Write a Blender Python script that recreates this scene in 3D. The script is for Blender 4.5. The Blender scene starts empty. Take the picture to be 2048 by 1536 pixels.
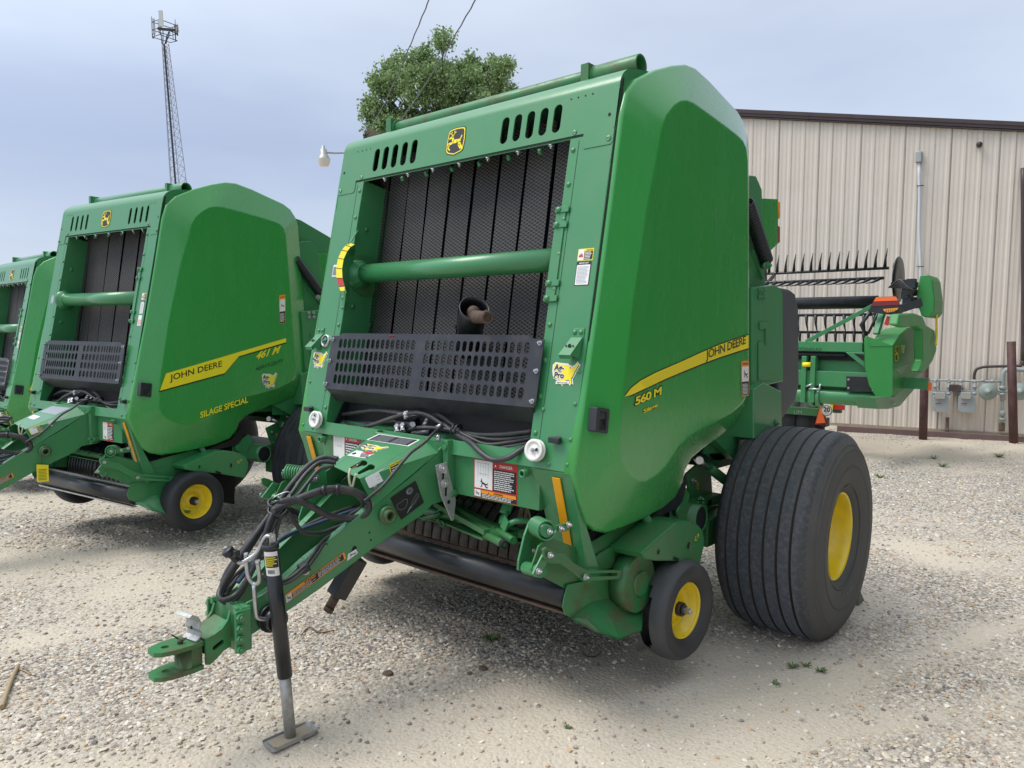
import bpy, bmesh, math, random
import numpy as np
from mathutils import Vector, Matrix, noise
from mathutils.geometry import tessellate_polygon
R_ = math.radians
S = bpy.context.scene
C = S.collection
random.seed(7); rng = np.random.default_rng(7)

# ------------------------------------------------------------------ camera
RM = np.array([[0.7570551, 0.65323135, 0.01250491],
               [0.05085542, -0.03983514, -0.99791126],
               [-0.65136879, 0.75610976, -0.06337775]])     # rows: right, down, forward
CP = np.array([2.44499605, -2.17397955, 1.46464126]); FPX = 1480.0
cd = bpy.data.cameras.new("camera"); cam = bpy.data.objects.new("camera", cd); C.objects.link(cam)
cd.sensor_width = 36.0; cd.lens = 36.0 * FPX / 2048.0; cd.clip_start = 0.05; cd.clip_end = 3000
m = Matrix.Identity(4)
for i in range(3):
    m[i][0] = RM[0][i]; m[i][1] = -RM[1][i]; m[i][2] = -RM[2][i]; m[i][3] = CP[i]
cam.matrix_world = m
S.camera = cam

# ------------------------------------------------------------------ light
SUN_EL, SUN_AZ = R_(60), R_(225)          # direction the light comes from (azimuth from +Y clockwise)
w = bpy.data.worlds.new("World"); S.world = w; w.use_nodes = True
nt = w.node_tree; nt.nodes.clear()
N = nt.nodes.new; Lk = nt.links.new
out = N('ShaderNodeOutputWorld'); bg = N('ShaderNodeBackground'); sky = N('ShaderNodeTexSky')
sky.sky_type = 'NISHITA'; sky.sun_disc = False; sky.sun_elevation = SUN_EL; sky.sun_rotation = SUN_AZ
sky.air_density = 1.0; sky.dust_density = 2.0; sky.ozone_density = 1.5
tc = N('ShaderNodeTexCoord'); mp = N('ShaderNodeMapping'); mp.inputs['Scale'].default_value = (1.0, 1.0, 3.2)
mp.inputs['Location'].default_value = (0.35, 0.1, 0.25)
nz = N('ShaderNodeTexNoise'); nz.inputs['Scale'].default_value = 1.15; nz.inputs['Detail'].default_value = 5; nz.inputs['Roughness'].default_value = .5
rp = N('ShaderNodeValToRGB')
rp.color_ramp.elements[0].position = .34; rp.color_ramp.elements[0].color = (5.4, 6.6, 9.2, 1)
rp.color_ramp.elements[1].position = .66; rp.color_ramp.elements[1].color = (9.0, 10.3, 12.3, 1)
mx = N('ShaderNodeMix'); mx.data_type = 'RGBA'; mx.inputs[0].default_value = .93     # overcast: cloud covers most of the clear sky
sx = N('ShaderNodeSeparateXYZ'); hr = N('ShaderNodeMapRange'); hr.inputs[1].default_value = 0.0; hr.inputs[2].default_value = .22
hr.inputs[3].default_value = .75; hr.inputs[4].default_value = 0.0
m2 = N('ShaderNodeMix'); m2.data_type = 'RGBA'; m2.inputs[7].default_value = (9.0, 9.9, 11.0, 1)
zr = N('ShaderNodeMapRange'); zr.inputs[1].default_value = .2; zr.inputs[2].default_value = .75
zr.inputs[3].default_value = 0.0; zr.inputs[4].default_value = .8
m3 = N('ShaderNodeMix'); m3.data_type = 'RGBA'; m3.inputs[7].default_value = (9.6, 10.3, 11.2, 1)
Lk(tc.outputs['Generated'], mp.inputs[0]); Lk(mp.outputs[0], nz.inputs[0]); Lk(nz.outputs[0], rp.inputs[0])
Lk(sky.outputs[0], mx.inputs[6]); Lk(rp.outputs[0], mx.inputs[7])
Lk(tc.outputs['Generated'], sx.inputs[0]); Lk(sx.outputs[2], hr.inputs[0]); Lk(sx.outputs[2], zr.inputs[0])
Lk(hr.outputs[0], m2.inputs[0]); Lk(mx.outputs[2], m2.inputs[6])
Lk(zr.outputs[0], m3.inputs[0]); Lk(m2.outputs[2], m3.inputs[6])
# brighter cloud round the veiled sun
nv = N('ShaderNodeVectorMath'); nv.operation = 'NORMALIZE'; dt = N('ShaderNodeVectorMath'); dt.operation = 'DOT_PRODUCT'
dt.inputs[1].default_value = (math.sin(SUN_AZ) * math.cos(SUN_EL), math.cos(SUN_AZ) * math.cos(SUN_EL), math.sin(SUN_EL))
gr = N('ShaderNodeMapRange'); gr.inputs[1].default_value = .25; gr.inputs[2].default_value = 1.0; gr.inputs[3].default_value = 1.0; gr.inputs[4].default_value = 1.5; gr.interpolation_type = 'SMOOTHSTEP'
vm = N('ShaderNodeVectorMath'); vm.operation = 'SCALE'
Lk(tc.outputs['Generated'], nv.inputs[0]); Lk(nv.outputs[0], dt.inputs[0]); Lk(dt.outputs['Value'], gr.inputs[0]); Lk(gr.outputs[0], vm.inputs[3]); Lk(m3.outputs[2], vm.inputs[0])
Lk(vm.outputs[0], bg.inputs[0]); bg.inputs[1].default_value = .069; Lk(bg.outputs[0], out.inputs[0])
sd = bpy.data.lights.new("sun", 'SUN'); sd.energy = 2.1; sd.angle = R_(30); sd.color = (1, .96, .9)
so = bpy.data.objects.new("sun", sd); C.objects.link(so)
dv = Vector((math.sin(SUN_AZ) * math.cos(SUN_EL), math.cos(SUN_AZ) * math.cos(SUN_EL), math.sin(SUN_EL)))
so.rotation_euler = dv.to_track_quat('Z', 'Y').to_euler()
S.view_settings.view_transform = 'Standard'; S.view_settings.look = 'None'
S.view_settings.exposure = 0.30; S.view_settings.gamma = 1.0; S.view_settings.use_curve_mapping = False

# ------------------------------------------------------------------ helpers
LEAN = 0.192
def nrm(a): a = np.asarray(a, float); return a / (np.linalg.norm(a) + 1e-12)
def ray(u, v): return RM.T @ np.array([(u - 1024) / FPX, (v - 768) / FPX, 1.0])
def P(u, v, **k):
    """world point where photo pixel (u,v) meets a plane: x=, y=, z=, f= (offset from the leaning face), or n=,d="""
    if 'x' in k: n, d = (1, 0, 0), k['x']
    elif 'y' in k: n, d = (0, 1, 0), k['y']
    elif 'z' in k: n, d = (0, 0, 1), k['z']
    elif 'f' in k: n, d = (0, 1, -LEAN), k['f'] - LEAN
    else: n, d = k['n'], k['d']
    r = ray(u, v); n = np.array(n, float); t = (d - n @ CP) / (n @ r); return CP + t * r
def PS(pts, **k): return [P(u, v, **k) for u, v in pts]
def FP(x, z, o=0.0): return np.array([x, LEAN * (z - 1) - o * .982, z + o * .1886])

MAT = {}
def mat(name, col, rough=.5, metal=0.0, spec=.5, coat=0.0, dirt=None, bump=None, emit=None):
    """procedural material; dirt=(colour, amount, scale); bump=(scale, strength, distance)"""
    if name in MAT: return MAT[name]
    M = bpy.data.materials.new(name); M.use_nodes = True; t = M.node_tree; b = t.nodes['Principled BSDF']
    b.inputs['Base Color'].default_value = (*col, 1); b.inputs['Roughness'].default_value = rough
    b.inputs['Metallic'].default_value = metal; b.inputs['Specular IOR Level'].default_value = spec
    if coat: b.inputs['Coat Weight'].default_value = coat; b.inputs['Coat Roughness'].default_value = .18
    co = t.nodes.new('ShaderNodeTexCoord')
    if dirt:
        n = t.nodes.new('ShaderNodeTexNoise'); n.inputs['Scale'].default_value = dirt[2]; n.inputs['Detail'].default_value = 6
        n.inputs['Roughness'].default_value = .65
        r = t.nodes.new('ShaderNodeValToRGB'); r.color_ramp.elements[0].position = .45; r.color_ramp.elements[1].position = .75
        mu = t.nodes.new('ShaderNodeMath'); mu.operation = 'MULTIPLY'; mu.inputs[1].default_value = dirt[1]
        x = t.nodes.new('ShaderNodeMix'); x.data_type = 'RGBA'
        x.inputs[6].default_value = (*col, 1); x.inputs[7].default_value = (*dirt[0], 1)
        if len(dirt) > 3:
            ma = t.nodes.new('ShaderNodeMapping'); ma.inputs['Scale'].default_value = (4, 4, dirt[3] * 4); t.links.new(co.outputs['Object'], ma.inputs[0]); t.links.new(ma.outputs[0], n.inputs[0])
        else: t.links.new(co.outputs['Object'], n.inputs[0])
        t.links.new(n.outputs[0], r.inputs[0])
        t.links.new(r.outputs[0], mu.inputs[0]); t.links.new(mu.outputs[0], x.inputs[0]); t.links.new(x.outputs[2], b.inputs['Base Color'])
        ad = t.nodes.new('ShaderNodeMath'); ad.operation = 'MULTIPLY_ADD'; ad.inputs[1].default_value = .35; ad.inputs[2].default_value = rough
        t.links.new(mu.outputs[0], ad.inputs[0]); t.links.new(ad.outputs[0], b.inputs['Roughness'])
    if bump:
        n = t.nodes.new('ShaderNodeTexNoise'); n.inputs['Scale'].default_value = bump[0]; n.inputs['Detail'].default_value = 3
        bp = t.nodes.new('ShaderNodeBump'); bp.inputs['Strength'].default_value = bump[1]; bp.inputs['Distance'].default_value = bump[2]
        t.links.new(co.outputs['Object'], n.inputs[0]); t.links.new(n.outputs[0], bp.inputs['Height']); t.links.new(bp.outputs[0], b.inputs['Normal'])
    MAT[name] = M; return M

GRN = mat('green paint', (.040, .225, .080), .38, coat=.45, dirt=((.13, .22, .12), .30, 3.0), bump=(2.2, .10, .02))
GRNP = mat('green moulded panel', (.036, .30, .058), .26, coat=.65, spec=.5, dirt=((.09, .34, .11), .16, 2.0, .22), bump=(1.1, .05, .03))
GRND = mat('green worn paint', (.028, .17, .050), .42, coat=.25, dirt=((.13, .11, .07), .5, 6.0), bump=(12, .10, .004))
GRNR = mat('green paint rubbed to rust', (.030, .19, .058), .45, coat=.2, dirt=((.12, .06, .035), .95, 9.0), bump=(30, .15, .003))
BLK = mat('black steel', (.012, .014, .018), .38, coat=.2, dirt=((.07, .065, .06), .25, 8), bump=(40, .1, .002))
GUARD = mat('dark guard paint', (.022, .024, .031), .40, dirt=((.12, .11, .10), .25, 12))
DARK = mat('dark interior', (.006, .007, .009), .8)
HOSE = mat('black hose rubber', (.034, .035, .038), .42, dirt=((.13, .12, .11), .6, 9), bump=(160, .2, .002))
HOSEB = mat('blue hose', (.035, .07, .11), .5)
TYRE = mat('dusty tyre rubber', (.045, .048, .055), .58, dirt=((.15, .147, .14), .65, 55), bump=(90, .45, .003))
TYRES = mat('tyre sidewall rubber', (.075, .074, .071), .7, dirt=((.12, .112, .10), .6, 9), bump=(25, .15, .003))
TYREN = mat('new tyre rubber', (.016, .017, .022), .6, dirt=((.05, .05, .05), .4, 5), bump=(60, .2, .003))
GROOVE = mat('dusty tyre groove', (.040, .033, .028), .85)
YEL = mat('yellow rim paint', (.82, .60, .012), .32, coat=.4, dirt=((.35, .22, .04), .35, 9))
ZINC = mat('zinc plated steel', (.55, .56, .57), .35, metal=.85, dirt=((.25, .25, .24), .5, 20))
GALV = mat('galvanised steel', (.42, .43, .43), .48, metal=.6, dirt=((.2, .2, .19), .7, 35))
RUST = mat('rusty steel', (.075, .045, .032), .7, dirt=((.17, .12, .09), .5, 20), bump=(60, .3, .003))
TINE = mat('spring steel', (.035, .033, .032), .5, metal=.3)
BAND = mat('worn stripper band', (.14, .12, .10), .62, dirt=((.05, .035, .02), .8, 14), metal=.2)
WHITE = mat('white plastic', (.80, .79, .75), .4, dirt=((.45, .43, .38), .25, 20))
D_W = mat('label white', (.78, .78, .76), .45); D_K = mat('label black', (.016, .016, .018), .45)
D_Y = mat('label yellow', (.90, .74, .02), .42); D_O = mat('label orange', (.85, .30, .03), .42)
D_R = mat('label red', (.52, .035, .03), .42); D_G = mat('label grey', (.30, .33, .37), .45)
D_REF = mat('amber reflector', (.85, .40, .012), .35); D_PK = mat('label pink', (.75, .40, .45), .5)
GREYP = mat('grey plastic cover', (.060, .065, .075), .42, dirt=((.14, .14, .14), .3, 4))

def obj(name, me, parent=None, label=None, mats=None, bevel=0.0):
    o = bpy.data.objects.new(name, me); C.objects.link(o)
    if parent is not None: o.parent = parent
    if label: o['label'] = label
    if bevel:
        b = o.modifiers.new('bevel', 'BEVEL'); b.width = bevel; b.segments = 2; b.limit_method = 'ANGLE'; b.angle_limit = R_(35)
    return o
def thing(name, label, cat, loc=(0, 0, 0), rz=0.0, group=None):
    o = bpy.data.objects.new(name, None); C.objects.link(o); o.location = loc; o.rotation_euler = (0, 0, rz)
    o['label'] = label; o['category'] = cat
    if group: o['group'] = group
    o.empty_display_size = .2
    return o
def tag(o, label, cat, group=None):
    o['label'] = label; o['category'] = cat
    if group: o['group'] = group
    return o
def structure(o): o['kind'] = 'structure'; return o

def frame_from(d, ref=(0, 0, 1)):
    d = nrm(d); r = np.array(ref, float)
    if abs(d @ r) > .95: r = np.array([1., 0, 0]) if abs(d[0]) < .9 else np.array([0, 1., 0])
    a = nrm(np.cross(r, d)); return a, np.cross(d, a), d
_tx = {}
def textmesh(s, size=1.0, bold=0.0, shear=0.0, space=1.0):
    k = (s, bold, shear, space)
    if k not in _tx:
        c = bpy.data.curves.new('t', 'FONT'); c.body = s; c.size = 1; c.offset = bold; c.shear = shear; c.space_character = space
        c.align_x = 'CENTER'; c.align_y = 'CENTER'; c.resolution_u = 3
        o = bpy.data.objects.new('t', c); C.objects.link(o)
        me = bpy.data.meshes.new_from_object(o)
        _tx[k] = ([tuple(v.co) for v in me.vertices], [tuple(p.vertices) for p in me.polygons])
        bpy.data.objects.remove(o); bpy.data.meshes.remove(me)
    return [(x * size, y * size) for x, y, _ in _tx[k][0]], _tx[k][1]
def stad(cx, cy, w, h, n=5, ang=0.0):
    """rounded slot outline"""
    r = min(w, h) / 2; p = []
    for k in range(4):
        sx = (1, -1, -1, 1)[k]; sy = (1, 1, -1, -1)[k]
        for j in range(n):
            a = math.pi / 2 * (k + j / (n - 1)); p.append((sx * (w / 2 - r) + r * math.cos(a), sy * (h / 2 - r) + r * math.sin(a)))
    ca, sa = math.cos(ang), math.sin(ang)
    return [(cx + x * ca - y * sa, cy + x * sa + y * ca) for x, y in p]
def rrect(x0, y0, x1, y1, r, n=4):
    p = []
    for k, (cx, cy) in enumerate(((x1 - r, y1 - r), (x0 + r, y1 - r), (x0 + r, y0 + r), (x1 - r, y0 + r))):
        for j in range(n): a = math.pi / 2 * (k + j / (n - 1)); p.append((cx + r * math.cos(a), cy + r * math.sin(a)))
    return p
def smooth_path(pts, n=8):
    """Catmull-Rom through pts"""
    p = [np.array(q, float) for q in pts]; p = [2 * p[0] - p[1]] + p + [2 * p[-1] - p[-2]]; o = []
    for i in range(1, len(p) - 2):
        for j in range(n):
            t = j / n; a, b, c, d = p[i - 1], p[i], p[i + 1], p[i + 2]
            o.append(.5 * (2 * b + (c - a) * t + (2 * a - 5 * b + 4 * c - d) * t * t + (3 * b - a - 3 * c + d) * t ** 3))
    o.append(p[-2]); return o

SPLIT = {'lower_leg', 'lip_bolt', 'belt_guide', 'joint_bracket', 'guard_bolt', 'hitch_bolt', 'rivet', 'strap_bolt', 'bracket_bolt', 'plate_bolt', 'gate_bolt', 'wheel_nut', 'roller_edge',
         'guide_arm', 'auger', 'storage_box', 'flange_bolt', 'hose_fitting', 'drawbar_rail', 'feed_tine', 'pickup_tine', 'reel_bar', 'reel_tine', 'leg', 'insulator', 'strap', 'pipe_leg',
         'hinge_plate', 'hitch_cheek', 'axle', 'chamber_floor', 'lower_rail', 'hose_tie', 'fitting', 'reel_hose', 'support_arm', 'black_strut', 'side_frame_plate', 'drive_sprocket', 'arm_end', 'inner_wall', 'bracket_hole', 'twine_strand', 'cylinder_rod', 'guard_opening', 'rusted_stub', 'reel_end_disc'}
class MB:
    def __init__(s, tf=None): s.v = []; s.f = []; s.m = []; s.s = []; s.tf = tf
    def add(s, vs, fs, m=0, sm=False):
        b = len(s.v); s.v += [tuple(map(float, v)) for v in vs]
        for f in fs: s.f.append(tuple(b + i for i in f)); s.m.append(m); s.s.append(sm)
        return s
    def hexa(s, a, b, m=0):            # two quads a (4 pts) and b (4 pts)
        return s.add(list(a) + list(b), [(0, 1, 2, 3), (7, 6, 5, 4), (0, 4, 5, 1), (1, 5, 6, 2), (2, 6, 7, 3), (3, 7, 4, 0)], m)
    def box(s, p0, p1, m=0):
        x0, y0, z0 = p0; x1, y1, z1 = p1
        return s.hexa([(x0, y0, z0), (x1, y0, z0), (x1, y1, z0), (x0, y1, z0)], [(x0, y0, z1), (x1, y0, z1), (x1, y1, z1), (x0, y1, z1)], m)
    def prism(s, poly, vec, m=0):
        n = len(poly); a = [np.array(p, float) for p in poly]; v = np.array(vec, float); b = [p + v for p in a]
        # triangulate cap in its own plane
        t = tessellate_polygon([[Vector(p) for p in a]])
        fs = [tuple(q) for q in t] + [tuple(n + i for i in reversed(q)) for q in t]
        fs += [(i, (i + 1) % n, n + (i + 1) % n, n + i) for i in range(n)]
        return s.add(a + b, fs, m)
    def bar(s, a, b, w, h, up=(0, 0, 1), m=0):
        a = np.array(a, float); b = np.array(b, float); x, y, d = frame_from(b - a, up)
        q = [(-w / 2, -h / 2), (w / 2, -h / 2), (w / 2, h / 2), (-w / 2, h / 2)]
        return s.hexa([a + x * i + y * j for i, j in q], [b + x * i + y * j for i, j in q], m)
    def tube(s, path, r, n=8, m=0, cap=True, closed=False, sm=True):
        p = [np.array(q, float) for q in path]; k = len(p); rr = r if hasattr(r, '__len__') else [r] * k
        base = len(s.v); prev = None; vs = []
        for i in range(k):
            d = nrm(p[min(i + 1, k - 1)] - p[max(i - 1, 0)]) if not closed else nrm(p[(i + 1) % k] - p[i - 1])
            if prev is None: x, y, _ = frame_from(d)
            else:
                x = nrm(prev - (prev @ d) * d); y = np.cross(d, x)
            prev = x
            for j in range(n): a = 2 * math.pi * j / n; vs.append(p[i] + rr[i] * (math.cos(a) * x + math.sin(a) * y))
        fs = []
        for i in range(k if closed else k - 1):
            for j in range(n):
                a, b = i * n + j, i * n + (j + 1) % n; c = ((i + 1) % k) * n
                fs.append((a, b, c + (j + 1) % n, c + j))
        s.add(vs, fs, m, sm)
        if cap and not closed:
            b = len(s.v) - len(vs)
            s.f.append(tuple(b + j for j in range(n))); s.m.append(m); s.s.append(False)
            s.f.append(tuple(b + (k - 1) * n + j for j in range(n))); s.m.append(m); s.s.append(False)
        return s
    def cyl(s, a, b, r, r2=None, n=16, m=0, cap=True): return s.tube([a, b], [r, r if r2 is None else r2], n, m, cap)
    def pipe(s, a, b, r, ri, n=16, m=0):
        a = np.array(a, float); b = np.array(b, float)
        return s.lathe(a, b - a, [(0, ri), (0, r), (np.linalg.norm(b - a), r), (np.linalg.norm(b - a), ri), (0, ri)], n, m)
    def lathe(s, c, ax, prof, n=32, m=0, sm=True, mats=None, r0=None):
        """profile list of (distance along axis, radius); mats = material index per segment"""
        c = np.array(c, float); x, y, d = frame_from(ax); vs = []; k = len(prof)
        for t, r in prof:
            for j in range(n): a = 2 * math.pi * j / n; vs.append(c + d * t + r * (math.cos(a) * x + math.sin(a) * y))
        b = len(s.v); s.v += [tuple(map(float, v)) for v in vs]
        for i in range(k - 1):
            for j in range(n):
                s.f.append((b + i * n + j, b + i * n + (j + 1) % n, b + (i + 1) * n + (j + 1) % n, b + (i + 1) * n + j))
                s.m.append(mats[i] if mats else m); s.s.append(sm)
        return s
    def disc(s, c, ax, r, n=24, m=0):
        x, y, d = frame_from(ax); c = np.array(c, float)
        return s.add([c + r * (math.cos(6.28318 * j / n) * x + math.sin(6.28318 * j / n) * y) for j in range(n)], [tuple(range(n))], m)
    def bolt(s, p, ax, r=.011, h=.009, washer=True, m=0):
        p = np.array(p, float); d = nrm(ax)
        if washer: s.cyl(p, p + d * .003, r * 1.5, n=14, m=m)
        s.tube([p + d * .003, p + d * (.003 + h)], r, 6, m, sm=False)
        s.cyl(p + d * h, p + d * (h + .009), r * .5, n=8, m=m); return s
    def rivet(s, p, ax, r=.011, m=0):
        p = np.array(p, float); d = nrm(ax)
        s.lathe(p, d, [(0, r), (r * .35, r * .9), (r * .6, r * .55), (r * .7, .0005)], 10, m); return s
    def ball(s, c, r, n=10, m=0):
        k = n // 2 + 1; pr = [(-r * math.cos(math.pi * i / (k - 1)), max(r * math.sin(math.pi * i / (k - 1)), .0004)) for i in range(k)]
        return s.lathe(c, (0, 0, 1), pr, n, m)
    def plate(s, fn, outer, holes=(), o0=0.0, o1=-.004, m=0, sides=True):
        """fn(a,b,o) -> 3D; polygon with holes, front at o0 and back at o1"""
        loops = [list(outer)] + [list(h) for h in holes]
        t = tessellate_polygon([[Vector((a, b, 0)) for a, b in l] for l in loops])
        flat = [p for l in loops for p in l]; n = len(flat)
        fs = [tuple(q) for q in t]
        if o1 is None: return s.add([fn(a, b, o0) for a, b in flat], fs, m)
        fs += [tuple(n + i for i in reversed(q)) for q in t]; i = 0
        for l in loops:
            k = len(l); fs += [(i + j, i + (j + 1) % k, n + i + (j + 1) % k, n + i + j) for j in range(k)]; i += k
        return s.add([fn(a, b, o0) for a, b in flat] + [fn(a, b, o1) for a, b in flat], fs, m)
    def text(s, fn, t, cx, cy, size, m=0, o=.0006, bold=0, shear=0, space=1.0, sx=1.0):
        v, f = textmesh(t, size, bold, shear, space); return s.add([fn(cx + x * sx, cy + y, o) for x, y in v], f, m)
    def clusters(s):
        n = len(s.v); p = list(range(n))
        def f(i):
            while p[i] != i: p[i] = p[p[i]]; i = p[i]
            return i
        for q in s.f:
            a = f(q[0])
            for k in q[1:]: p[f(k)] = a
        V = np.array(s.v); root_ = np.array([f(i) for i in range(n)]); ids = np.unique(root_)
        lo = [V[root_ == i].min(0) - .0025 for i in ids]; hi = [V[root_ == i].max(0) + .0025 for i in ids]; g = list(range(len(ids)))
        def h(i):
            while g[i] != i: i = g[i]
            return i
        for i in range(len(ids)):
            for j in range(i):
                if (lo[i] < hi[j]).all() and (lo[j] < hi[i]).all(): g[h(i)] = h(j)
        pos = {k: i for i, k in enumerate(ids)}; lab = [h(pos[r]) for r in root_]
        return [[k for k, q in enumerate(s.f) if lab[q[0]] == c] for c in sorted(set(lab))]
    def build(s, name, mats, parent=None, label=None, bevel=0.0, recalc=True):
        v = s.v
        if s.tf: v = [s.tf(q) for q in v]
        if name in SPLIT:
            cl = s.clusters()
            if 1 < len(cl) <= 120:
                for c in cl:
                    t = MB(); ix = {}
                    for k in c:
                        q = []
                        for i in s.f[k]:
                            if i not in ix: ix[i] = len(t.v); t.v.append(v[i])
                            q.append(ix[i])
                        t.f.append(tuple(q)); t.m.append(s.m[k]); t.s.append(s.s[k])
                    o = t.build_one(name, mats, parent, label, bevel, recalc, t.v)
                return o
        return s.build_one(name, mats, parent, label, bevel, recalc, v)
    def build_one(s, name, mats, parent, label, bevel, recalc, v):
        me = bpy.data.meshes.new(name); me.from_pydata(v, [], s.f)
        for q in (mats if isinstance(mats, (list, tuple)) else [mats]): me.materials.append(q)
        me.polygons.foreach_set('material_index', s.m); me.polygons.foreach_set('use_smooth', s.s)
        if recalc:
            b = bmesh.new(); b.from_mesh(me); bmesh.ops.recalc_face_normals(b, faces=b.faces); b.to_mesh(me); b.free()
        me.update(); return obj(name, me, parent, label, bevel=bevel)
def affine(o, u, v):
    """decal frame: unit square coordinates (a,b) -> o + a*u + b*v, lifted by off along the normal"""
    o, u, v = (np.array(q, float) for q in (o, u, v)); n = nrm(np.cross(u, v))
    return lambda a, b, off=0.0: o + a * u + b * v + n * off
def quadframe(bl, br, tl, w=None):
    """frame in metres from three corners"""
    bl, br, tl = (np.array(q, float) for q in (bl, br, tl)); W = np.linalg.norm(br - bl); H = np.linalg.norm(tl - bl)
    return affine(bl, (br - bl) / W, (tl - bl) / H), W, H

# ------------------------------------------------------------------ lettering, logos, labels
def shield(cx, cy, w, h, n=7):
    """badge outline: flat-topped rounded shield narrowing to the foot"""
    k = [(-.34, .475), (0, .5), (.34, .475), (.43, .44), (.465, .36), (.5, .0), (.47, -.30), (.42, -.39), (.32, -.43), (0, -.5), (-.32, -.43), (-.42, -.39), (-.47, -.30), (-.5, 0), (-.465, .36), (-.43, .44)]
    return [(cx + x * w, cy + y * h) for x, y in k]
DEER = [(-.36, .02), (-.30, .10), (-.22, .12), (-.16, .22), (-.24, .24), (-.28, .20), (-.33, .22), (-.27, .28), (-.20, .30), (-.26, .34), (-.30, .42),
        (-.23, .37), (-.19, .46), (-.17, .35), (-.09, .40), (-.12, .31), (-.06, .27), (-.04, .16), (.08, .09), (.24, .10), (.27, .22), (.32, .12),
        (.34, .03), (.33, -.08), (.40, -.20), (.44, -.34), (.36, -.26), (.27, -.14), (.12, -.10), (-.02, -.08), (-.10, -.06), (-.18, -.04), (-.30, -.10),
        (-.34, -.20), (-.26, -.30), (-.38, -.22), (-.40, -.10), (-.28, .0)]
def logo(b, fn, cx, cy, w, h, mats=(0, 1, 2), flip=1):
    K, Y, E = mats
    b.plate(fn, shield(cx, cy, w, h), o0=.0012, o1=None, m=E)
    b.plate(fn, shield(cx, cy, w * .93, h * .94), o0=.0018, o1=None, m=Y)
    b.plate(fn, shield(cx, cy, w * .84, h * .86), o0=.0024, o1=None, m=K)
    def st(pts, wd):
        for (xa, ya), (xb, yb) in zip(pts, pts[1:]):
            xa, xb, ya, yb = cx + xa * w * .92, cx + xb * w * .92, cy + (ya - .03) * h * .86, cy + (yb - .03) * h * .86; dx, dy = xb - xa, yb - ya; l = math.hypot(dx, dy) + 1e-9; q = wd * w * .34; ex, ey = dx / l * q * .5, dy / l * q * .5
            b.plate(fn, [(xa - ex - dy / l * q, ya - ey + dx / l * q), (xb + ex - dy / l * q, yb + ey + dx / l * q), (xb + ex + dy / l * q, yb + ey - dx / l * q), (xa - ex + dy / l * q, ya - ey - dx / l * q)], o0=.0030, o1=None, m=Y)
    st([(-.12, .03), (.10, .02), (.26, .02)], .21); st([(-.14, .05), (-.20, .22)], .15); st([(-.18, .24), (-.36, .18)], .11)
    for a_ in ([(-.20, .27), (-.28, .36), (-.27, .46)], [(-.18, .27), (-.10, .38), (-.12, .47)], [(-.12, .37), (-.03, .42)], [(-.27, .36), (-.36, .40)]): st(a_, .05)
    st([(.27, .07), (.33, .22)], .08); st([(.24, -.02), (.30, -.14), (.45, -.34)], .11); st([(.20, -.04), (.20, -.16), (.34, -.32)], .08)
    st([(-.14, -.02), (-.33, -.08), (-.38, -.20), (-.27, -.31)], .08); st([(-.10, .0), (-.40, -.02), (-.46, -.10)], .07)
USMAP = [(-.50, .10), (-.51, .34), (-.46, .40), (-.20, .37), (.05, .36), (.10, .29), (.16, .31), (.17, .20), (.24, .22), (.30, .29), (.39, .34), (.44, .46), (.50, .37), (.44, .26), (.42, .18), (.36, .08), (.35, .0), (.30, -.12), (.26, -.20), (.31, -.42), (.26, -.45), (.20, -.26), (.10, -.27), (.04, -.30), (-.02, -.34), (-.07, -.48), (-.14, -.36), (-.20, -.28), (-.28, -.26), (-.38, -.20), (-.46, -.08)]
def dealer(b, fn, cx, cy, w, h, mats):
    W_, Y, K = mats; n = len(USMAP)
    def off(d):
        o = []
        for i in range(n):
            x0, y0 = USMAP[i - 1]; x1, y1 = USMAP[(i + 1) % n]; dx, dy = x1 - x0, y1 - y0; l = math.hypot(dx, dy) + 1e-9
            o.append((USMAP[i][0] + -dy / l * d, USMAP[i][1] + dx / l * d))
        return o
    sc = lambda q, dx=0, dy=0: [(cx + (x + dx) * w, cy + (y + dy) * h) for x, y in q]
    b.plate(fn, sc(off(.06)), o0=.0010, o1=None, m=W_)
    b.plate(fn, sc(USMAP, .02, -.02), o0=.0016, o1=None, m=K)
    b.plate(fn, sc(USMAP), o0=.0022, o1=None, m=Y)
    for t, x, y, s in (('Ag-', -.27, .22, .36), ('Pro', -.24, -.10, .36)):
        for dx, dy in ((-.022, 0), (.022, 0), (0, .028), (0, -.028)): b.text(fn, t, cx + (x + dx) * w, cy + (y + dy) * h, s * h, W_, .0028, bold=.03)
        b.text(fn, t, cx + x * w, cy + y * h, s * h, K, .0034, bold=.02)
    b.plate(fn, [(cx + x * w, cy + y * h) for x, y in ((-.34, -.46), (.20, -.42), (.20, -.30), (-.34, -.34))], o0=.0028, o1=None, m=W_)
    b.text(fn, 'agproco.com', cx - .07 * w, cy - .38 * h, .105 * h, K, .0034)
def lines(b, fn, x0, y0, x1, y1, n, m, o=.0024, seed=0, fill=.5):
    """small print: rows of short word-like dashes"""
    r = random.Random(seed); dy = (y1 - y0) / n
    for i in range(n):
        y = y1 - dy * (i + .5); x = x0; end = x1 - (x1 - x0) * r.random() * .25
        while x < end - .001:
            l = (x1 - x0) * r.uniform(.06, .17); e = min(x + l, end)
            b.plate(fn, [(x, y - dy * fill / 2), (e, y - dy * fill / 2), (e, y + dy * fill / 2), (x, y + dy * fill / 2)], o0=o, o1=None, m=m); x = e + (x1 - x0) * .018
def rect(b, fn, x0, y0, x1, y1, m, o): b.plate(fn, [(x0, y0), (x1, y0), (x1, y1), (x0, y1)], o0=o, o1=None, m=m)
def tri(b, fn, cx, cy, s, m, o): b.plate(fn, [(cx - s, cy - s * .8), (cx + s, cy - s * .8), (cx, cy + s * .9)], o0=o, o1=None, m=m)
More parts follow.
